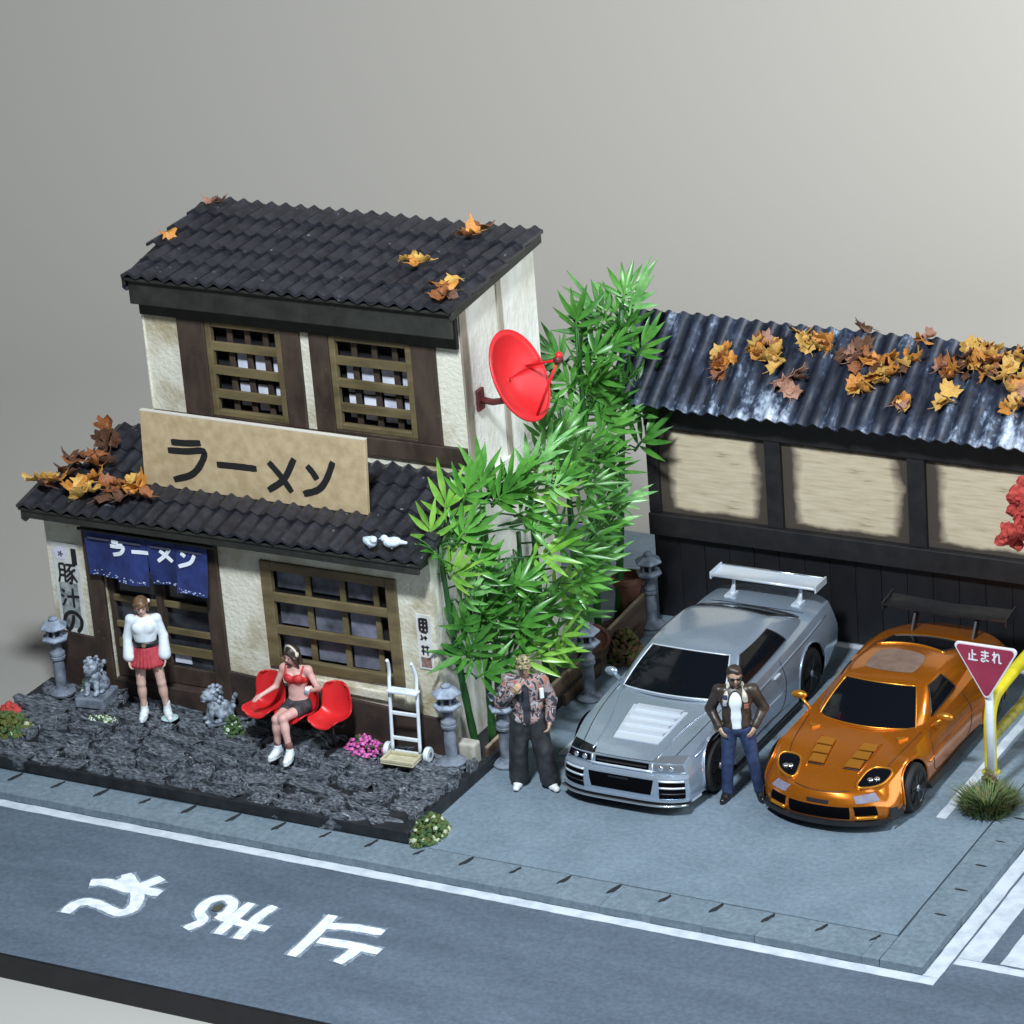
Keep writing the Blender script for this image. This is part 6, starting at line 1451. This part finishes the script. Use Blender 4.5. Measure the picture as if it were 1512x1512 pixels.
# ---------- woman in white blouse and red skirt
k = 1.66/1.75
J = stand(True, .12, ((.0, .0), (.05, -.02)), 1.62, {'r': ((-.225, .02, 1.08), (-.215, -.05, .83)), 'l': ((.225, .02, 1.08), (.225, -.05, .84))}, ((-.1, -1), (.35, -1)))
p1 = thing('person', 'standing woman in white wide-sleeved blouse, black belt and red pleated skirt by the door', 'person', (-4.34, 1.30, zp(-4.34, 1.3)+.005), math.radians(24))
hP, hc, hf, hr, hu = head_prims(J['head'], (.12, -1, -.30), .98)
B = body_prims(J, True)+hP+hand(J['wr_r'], J['el_r'], .3, -1, (.6, -.2, 0))+hand(J['wr_l'], J['el_l'], .3, 1, (-.6, -.2, 0))
sdf('body', B, m_skin, p1, vox=.009)
face_bits(p1, hc, hf, hr, hu, .98, lips=(.45, .16, .15))
m_blou = M('blouse_white', (.60, .66, .72), (.74, .79, .84), 12, rough=.75)
C_ = [('e', J['chest'], (.165, .128, .165), .05), ('e', mixp(J['pelvis'], J['chest'], .55), (.140, .115, .14), .05), ('c', J['sh_r'], J['sh_l'], .054, .054, .04), ('e', (-.07, -.085, 1.24), (.065, .05, .065), .04), ('e', (.07, -.085, 1.24), (.065, .05, .065), .04)]
for s in ('r', 'l'): C_ += [('c', J['sh_'+s], J['el_'+s], .056, .056, .03), ('c', J['el_'+s], mixp(J['el_'+s], J['wr_'+s], .92), .055, .080, .02)]
sdf('blouse', C_+[('-e', (0, -.13, 1.47), (.05, .08, .11))], m_blou, p1, vox=.0095)
m_belt = M('belt_black', (.012, .012, .014), rough=.4)
bl = MB(); bl.grid([[((.150+.004*q)*math.cos(a)*1.0, .122*math.sin(a), .985+.035*q) for a in np.linspace(0, 2*math.pi, 33)] for q in (0, 1, 2)]); o = bl.build('belt', m_belt, p1, smooth=True); md = o.modifiers.new('t', 'SOLIDIFY'); md.thickness = .014*K; md.offset = 1
MB().lathe([(.018, 0), (.028, 0), (.028, .01), (.018, .01)], 14, (0, -.142, 1.02), 'y').build('buckle', M('brass', (.55, .38, .22), rough=.3, metal=.8), o)
m_skirt = M('skirt_red', (.34, .018, .035), (.48, .06, .075), 8, rough=.7)
sk = MB(); rows = []
for q in np.linspace(0, 1, 9):
    rr = 1+.48*q; rows.append([((.150*rr)*(1+.045*q*math.sin(26*a))*math.cos(a), (.122*rr*1.03)*(1+.045*q*math.sin(26*a))*math.sin(a), 1.0-.28*q) for a in np.linspace(0, 2*math.pi, 157)])
sk.grid(rows); o = sk.build('skirt', m_skirt, p1, smooth=True); md = o.modifiers.new('t', 'SOLIDIFY'); md.thickness = .010*K; md.offset = 1
m_hairb = M('hair_brown', (.085, .045, .020), (.20, .11, .05), 20, rough=.5)
hh = [('e', tuple(hc+hu*.035-hf*.018), (.090, .092, .092), .02), ('e', tuple(hc+hu*.055+hf*.045), (.074, .045, .045), .02)]
for q in (-1, 1): hh += [('c', tuple(hc+hu*.045+hr*q*.075+hf*.03), tuple(hc-hu*.065+hr*q*.078+hf*.025), .022, .014, .02)]
hh += [('c', tuple(hc-hf*.08+hu*.03-hr*.05), tuple(hc-hf*.12-hu*.06-hr*.09), .032, .024, .02), ('c', tuple(hc-hf*.12-hu*.06-hr*.09), tuple(hc-hf*.10-hu*.14-hr*.085), .024, .010, .02), ('c', tuple(hc+hu*.07+hf*.082-hr*.05), tuple(hc+hu*.035+hf*.092+hr*.02), .018, .014, .015)]
sdf('hair', hh, m_hairb, p1, vox=.008, noise=.0022, nscale=120)
MB().ico(hc-hr*.088-hf*.06+hu*.02, .026, 2).build('hair_ribbon', M('ribbon_white', (.75, .75, .78), rough=.6), p1, smooth=True)
m_sw = M('shoe_white', (.60, .66, .70), (.72, .76, .80), 10, rough=.5); m_mint = M('shoe_mint', (.42, .58, .60), rough=.5)
shoe(p1, J, 'r', m_sw, m_sw, height=.04); shoe(p1, J, 'l', m_sw, m_mint, height=.04)
for s in ('r', 'l'): sdf('sock', [('c', add(J['ank_'+s], (0, 0, .0)), add(J['ank_'+s], (0, .004, .10)), .043, .046, .02)], m_sw, p1, vox=.008)
MB().lathe([(.0, .0), (.105, .0), (.11, .012), (.09, .02), (.0, .022)], 20, (J['toe_l'][0]-.02, J['toe_l'][1]+.08, -.004)).build('disc_under_foot', m_mint, p1, auto=40)

# ---------- seated woman with red top
zs = zp(-2.3, 1.2); p2 = thing('person', 'seated woman in red crop top, dark shorts and white trainers on the red seats', 'person', (-2.24, 1.36, zs+.0), 0.10)
J = {'pelvis': (0, .03, .53), 'chest': (.0, .055, .86), 'neck': (.0, .04, 1.05), 'neck2': (0, .015, 1.10), 'head': (-.005, -.01, 1.19), 'sh_r': (-.16, .05, .98), 'sh_l': (.16, .05, .98),
     'hip_r': (-.085, .0, .50), 'hip_l': (.085, .0, .50), 'knee_r': (-.10, -.40, .50), 'knee_l': (-.005, -.41, .53), 'ank_r': (-.13, -.38, .10), 'ank_l': (.06, -.44, .10),
     'heel_r': (-.125, -.35, .045), 'toe_r': (-.17, -.52, .035), 'heel_l': (.055, -.41, .045), 'toe_l': (.07, -.60, .035),
     'el_r': (-.27, .0, .74), 'wr_r': (-.37, -.17, .70), 'el_l': (.29, .02, .76), 'wr_l': (.33, -.19, .84)}
hP, hc, hf, hr, hu = head_prims(J['head'], (-.45, -1, -.30), .95)
B = body_prims(J, True)+hP+hand(J['wr_r'], J['el_r'], .25, -1, (0, 0, -1))+hand(J['wr_l'], J['el_l'], .75, 1, (-.3, 0, 1))
B += [('e', (-.06, -.035, .90), (.06, .055, .055), .03), ('e', (.06, -.035, .90), (.06, .055, .055), .03)]
sdf('body', B, m_skinp, p2, vox=.009); face_bits(p2, hc, hf, hr, hu, .95, lips=(.42, .05, .06))
m_crop = M('top_red', (.42, .014, .018), (.55, .03, .03), 9, rough=.6)
sdf('crop_top', [('e', (0, .05, .86), (.158, .118, .085), .03), ('e', (-.062, -.042, .895), (.066, .06, .058), .03), ('e', (.062, -.042, .895), (.066, .06, .058), .03), ('c', (-.10, -.05, .93), (-.12, .02, 1.035), .014, .012, .01), ('c', (.10, -.05, .93), (.12, .02, 1.035), .014, .012, .01)], m_crop, p2, vox=.008)
m_short = M('shorts_charcoal', (.022, .020, .024), (.05, .045, .052), 9, rough=.7)
sdf('shorts', [('e', (0, .03, .53), (.162, .125, .115), .04), ('c', J['hip_r'], mixp(J['hip_r'], J['knee_r'], .36), .094, .092, .03), ('c', J['hip_l'], mixp(J['hip_l'], J['knee_l'], .36), .094, .092, .03)], m_short, p2, vox=.009)
m_hd = M('hair_dark', (.020, .013, .010), (.055, .036, .026), 22, rough=.45)
hh = [('e', tuple(hc+hu*.033-hf*.02), (.090, .094, .092), .02)]
for q in (-1, 1):
    hh += [('c', tuple(hc+hu*.06+hf*.05+hr*q*.02), tuple(hc-hu*.02+hr*q*.078+hf*.04), .026, .022, .02), ('c', tuple(hc-hu*.02+hr*q*.078+hf*.03), tuple(hc-hu*.15+hr*q*.070+hf*.015), .026, .018, .02)]
sdf('hair', hh+[('c', tuple(hc-hf*.06), tuple(hc-hf*.06-hu*.15), .06, .05, .02)], m_hd, p2, vox=.008, noise=.002, nscale=120)
hbk = [hc+hr*.100*math.sin(a)+hu*(.02+.108*math.cos(a))-hf*.01 for a in np.linspace(-1.5, 1.5, 17)]
hp_ = MB().tube(hbk, .015, 8).build('headphones', M('cream_plastic', (.60, .54, .44), rough=.5), p2, smooth=True)
for q in (0, -1): MB().ico(hbk[q], .034, 2, sq=(.6, 1, 1)).build('ear_cup', MATS['cream_plastic'], hp_, smooth=True)
m_pl = M('lace_lilac', (.42, .25, .48), rough=.6)
for s in ('r', 'l'):
    shoe(p2, J, s, m_sw, m_sw, lace=m_pl, height=.02); sdf('ankle_band', [('c', add(J['ank_'+s], (0, .0, .065)), add(J['ank_'+s], (0, 0, .095)), .045, .046, .01)], M('band_brown', (.16, .07, .06), rough=.7), p2, vox=.008)
wl = np.array(J['wr_l']); cup = thing('drink_can', 'small white can held up by the seated woman', 'can', tuple(np.array(p2.location)+wl+V3(.0, -.075, .035)), rot=(.4, .5, 0))
MB().lathe([(.0, -.06), (.030, -.06), (.034, -.05), (.034, .05), (.028, .062), (.0, .06)], 16).build('can', m_sw, cup, auto=40)

# ---------- man in camouflage jacket, hand at his chin
p3 = thing('person', 'man in orange and grey camouflage jacket, baggy black trousers and white shoes, hand at chin', 'person', (.68, 1.84, 0), math.radians(20))
J = stand(False, .15, ((-.02, .02), (.06, -.04)), 1.70, {'r': ((-.30, -.06, 1.13), (-.13, -.20, 1.33)), 'l': ((.29, .03, 1.12), (.27, -.07, .90))}, ((-.1, -1), (.75, -1)))
hP, hc, hf, hr, hu = head_prims(J['head'], (.15, -1, -.22), 1.02)
sdf('body', body_prims(J)+hP+hand(J['wr_r'], J['el_r'], .7, -1, (.3, .9, .2), 1.1)+hand(J['wr_l'], J['el_l'], .5, 1, (-1, 0, 0), 1.1), m_skin2, p3, vox=.009)
face_bits(p3, hc, hf, hr, hu, 1.02, brow=m_hd)
# camouflage cloth
def camo(name, cols, sc):
    m = bpy.data.materials.new(name); m.use_nodes = True; nt = m.node_tree; N = nt.nodes; L = nt.links; b = N['Principled BSDF']; b.inputs['Roughness'].default_value = .75
    tc = N.new('ShaderNodeTexCoord'); n = N.new('ShaderNodeTexNoise'); n.inputs['Scale'].default_value = sc/K; n.inputs['Detail'].default_value = 1.0; n.inputs['Distortion'].default_value = .6
    L.new(tc.outputs['Object'], n.inputs[0]); r = N.new('ShaderNodeValToRGB'); r.color_ramp.interpolation = 'CONSTANT'; e = r.color_ramp.elements
    while len(e) < len(cols): e.new(.5)
    for i, (p_, c) in enumerate(cols): e[i].position = p_; e[i].color = (*c, 1)
    L.new(n.outputs[0], r.inputs[0]); L.new(r.outputs[0], b.inputs['Base Color']); return m
m_camo = camo('camouflage', [(0, (.03, .03, .04)), (.41, (.24, .22, .24)), (.47, (.36, .12, .075)), (.51, (.34, .26, .25)), (.56, (.03, .03, .042)), (.63, (.36, .33, .35))], 10)
Jk = [('e', J['chest'], (.21, .15, .18), .05), ('e', mixp(J['pelvis'], J['chest'], .45), (.205, .15, .16), .05), ('e', add(J['pelvis'], (0, 0, -.02)), (.215, .155, .10), .05), ('c', J['sh_r'], J['sh_l'], .075, .075, .05)]
for s in ('r', 'l'): Jk += [('c', J['sh_'+s], J['el_'+s], .082, .074, .03), ('c', J['el_'+s], mixp(J['el_'+s], J['wr_'+s], .92), .072, .055, .02)]
Jk += [('c', add(J['neck'], (-.06, -.02, -.01)), add(J['neck'], (-.085, -.10, -.10)), .035, .035, .02), ('c', add(J['neck'], (.06, -.02, -.01)), add(J['neck'], (.085, -.10, -.10)), .035, .035, .02)]
sdf('jacket', Jk+[('-e', (0.01, -.16, 1.13), (.062, .075, .34))], m_camo, p3, vox=.0095, noise=.003, nscale=34)
m_nav = M('shirt_navy', (.016, .018, .030), (.03, .033, .05), 9, rough=.8)
sdf('shirt', [('e', J['chest'], (.175, .125, .165), .05), ('e', mixp(J['pelvis'], J['chest'], .45), (.165, .122, .15), .05), ('e', J['pelvis'], (.17, .125, .10), .05), ('c', J['sh_r'], J['sh_l'], .06, .06, .05)], m_nav, p3, vox=.01)
m_blk = M('trousers_black', (.014, .015, .018), (.036, .039, .046), 7, rough=.55, bump=.02, bscale=10)
Tr = [('e', add(J['pelvis'], (0, 0, -.03)), (.175, .13, .10), .05)]
for s in ('r', 'l'): Tr += [('c', J['hip_'+s], J['knee_'+s], .125, .115, .04), ('c', J['knee_'+s], add(J['ank_'+s], (0, 0, .04)), .112, .118, .02)]
sdf('trousers', Tr, m_blk, p3, vox=.01, noise=.006, nscale=26)
m_shw = M('shoe_bright', (.72, .74, .74), rough=.4); m_sol = M('sole_black', (.012, .012, .014), rough=.6)
for s in ('r', 'l'): shoe(p3, J, s, m_shw, m_sol, sc=1.12)
cp = [('e', tuple(hc+hu*.080-hf*.012), (.094, .102, .062), .02), ('e', tuple(hc+hu*.062+hf*.105), (.072, .060, .012), .01)]
sdf('cap', cp+[('-e', tuple(hc-hu*.035+hf*.02), (.12, .12, .075))], camo('cap_camo', [(0, (.05, .05, .03)), (.45, (.26, .22, .11)), (.55, (.45, .40, .24)), (.62, (.10, .09, .05))], 22), p3, vox=.008)
MB().box(tuple(V3(.205, -.10, 1.27)), (.05, .03, .13), (0, 0, .5)).build('sleeve_patch', m_shw, p3, bevel=.006)

# ---------- man in brown leather jacket with sunglasses, hands in pockets
p4 = thing('person', 'bearded man in brown leather jacket, white shirt, blue jeans and sunglasses, between the cars', 'person', (3.16, 2.40, 0), math.radians(22))
J = stand(False, .13, ((-.03, .0), (.09, .02)), 1.71, {'r': ((-.31, .08, 1.13), (-.21, -.06, .96)), 'l': ((.31, .08, 1.13), (.21, -.06, .96))}, ((-.35, -1), (.25, -1)))
hP, hc, hf, hr, hu = head_prims(J['head'], (.18, -1, -.20), 1.02)
sdf('body', body_prims(J)+hP+hand(J['wr_r'], J['el_r'], .3, -1, (.6, .3, 0))+hand(J['wr_l'], J['el_l'], .3, 1, (-.6, .3, 0)), m_skin2, p4, vox=.009)
face_bits(p4, hc, hf, hr, hu, 1.02, eyes=False, lips=(.28, .12, .10))
m_lea = M('leather_brown', (.022, .014, .010), (.055, .038, .028), 9, rough=.42, bump=.03, bscale=14)
Jk = [('e', J['chest'], (.19, .135, .175), .05), ('e', mixp(J['pelvis'], J['chest'], .45), (.175, .132, .16), .05), ('e', add(J['pelvis'], (0, 0, .03)), (.18, .135, .09), .05), ('c', J['sh_r'], J['sh_l'], .07, .07, .05)]
for s in ('r', 'l'): Jk += [('c', J['sh_'+s], J['el_'+s], .074, .064, .03), ('c', J['el_'+s], mixp(J['el_'+s], J['wr_'+s], .95), .062, .05, .02)]
sdf('jacket', Jk+[('-e', (0.0, -.15, 1.32), (.085, .085, .20)), ('-e', (0.0, -.15, 1.12), (.070, .085, .22)), ('-e', (0.0, -.16, .97), (.058, .11, .17)), ('-e', (0.0, -.17, .91), (.055, .13, .14))], m_lea, p4, vox=.0095, noise=.004, nscale=36)
m_tee = M('shirt_white', (.66, .72, .78), (.78, .83, .88), 9, rough=.8, bump=.02, bscale=14)
sdf('shirt', [('e', J['chest'], (.165, .122, .165), .05), ('e', mixp(J['pelvis'], J['chest'], .45), (.155, .120, .15), .05), ('e', add(J['pelvis'], (0, 0, .02)), (.16, .12, .09), .05), ('c', J['sh_r'], J['sh_l'], .055, .055, .05)], m_tee, p4, vox=.01)
m_fur = M('collar_cream', (.46, .42, .36), (.62, .58, .50), 30, rough=.9)
for q in (-1, 1): sdf('collar', [('c', add(J['neck'], (q*.07, .02, .01)), add(J['neck'], (q*.105, -.085, -.10)), .032, .036, .02), ('e', add(J['neck'], (q*.115, -.115, -.135)), (.035, .02, .04), .02)], m_fur, p4, vox=.008)
m_jean = M('jeans', (.010, .022, .070), (.03, .055, .14), 8, rough=.75, bump=.015, bscale=20)
Tr = [('e', add(J['pelvis'], (0, 0, -.02)), (.165, .122, .10), .05)]
for s in ('r', 'l'): Tr += [('c', J['hip_'+s], J['knee_'+s], .102, .074, .04), ('c', J['knee_'+s], add(J['ank_'+s], (0, 0, -.0)), .072, .066, .02)]
sdf('jeans', Tr, m_jean, p4, vox=.0095, noise=.003, nscale=34)
m_boot = M('boot_black', (.012, .012, .013), rough=.35)
for s in ('r', 'l'): shoe(p4, J, s, m_boot, m_sol)
hh = [('e', tuple(hc+hu*.045-hf*.02), (.090, .092, .085), .02), ('c', tuple(hc+hu*.085+hf*.05-hr*.03), tuple(hc+hu*.095+hf*.01+hr*.04), .035, .035, .02)]
sdf('hair', hh, m_hd, p4, vox=.008, noise=.002, nscale=110)
sdf('beard', [('c', tuple(hc-hu*.025+hr*.070+hf*.02), tuple(hc-hu*.085+hr*.035+hf*.055), .018, .024, .02), ('c', tuple(hc-hu*.025-hr*.070+hf*.02), tuple(hc-hu*.085-hr*.035+hf*.055), .018, .024, .02), ('c', tuple(hc-hu*.085+hr*.035+hf*.055), tuple(hc-hu*.085-hr*.035+hf*.055), .026, .026, .02), ('c', tuple(hc-hu*.038+hf*.088-hr*.026), tuple(hc-hu*.038+hf*.088+hr*.026), .009, .009, .01)], m_hd, p4, vox=.008)
sg_ = MB()
for q in (-1, 1): sg_.ico(hc+hf*.088+hu*.008+hr*q*.034, .030, 2, sq=(1, .5, .72))
sg_.tube([hc+hf*.098+hu*.016-hr*.02, hc+hf*.098+hu*.016+hr*.02], .005, 5)
for q in (-1, 1): sg_.tube([hc+hf*.085+hu*.014+hr*q*.06, hc+hu*.012+hr*q*.086-hf*.01], .005, 5)
sg_.build('sunglasses', M('shades', (.008, .008, .01), rough=.12), p4, smooth=True)
m_patch = M('patch_cream', (.40, .37, .32), rough=.8)
for (x, z, s_, m_) in ((-.115, 1.36, (.055, .02, .06), M('patch_navy', (.03, .04, .11), rough=.8)), (-.125, 1.28, (.045, .02, .045), M('patch_blue', (.28, .30, .42), rough=.8)), (.12, 1.33, (.05, .02, .07), m_patch), (.125, 1.25, (.055, .02, .06), M('patch_red', (.26, .10, .07), rough=.8))):
    MB().box((x, -.128+abs(x)*.10-.012*(z < 1.3), z), s_, (0, 0, .25*(1 if x > 0 else -1))).build('patch', m_, p4, bevel=.006)
# ================================================================== bring everything to its real size (1:64)
bpy.context.view_layer.update()
done = set()
for o in list(COL.objects):
    if o.type in ('CAMERA', 'LIGHT'): continue
    if o.type == 'MESH' and o.data.name not in done:
        done.add(o.data.name); o.data.transform(Matrix.Scale(K, 4)); o.data.update()
    o.location = Vector(o.location)*K
bpy.context.view_layer.update()
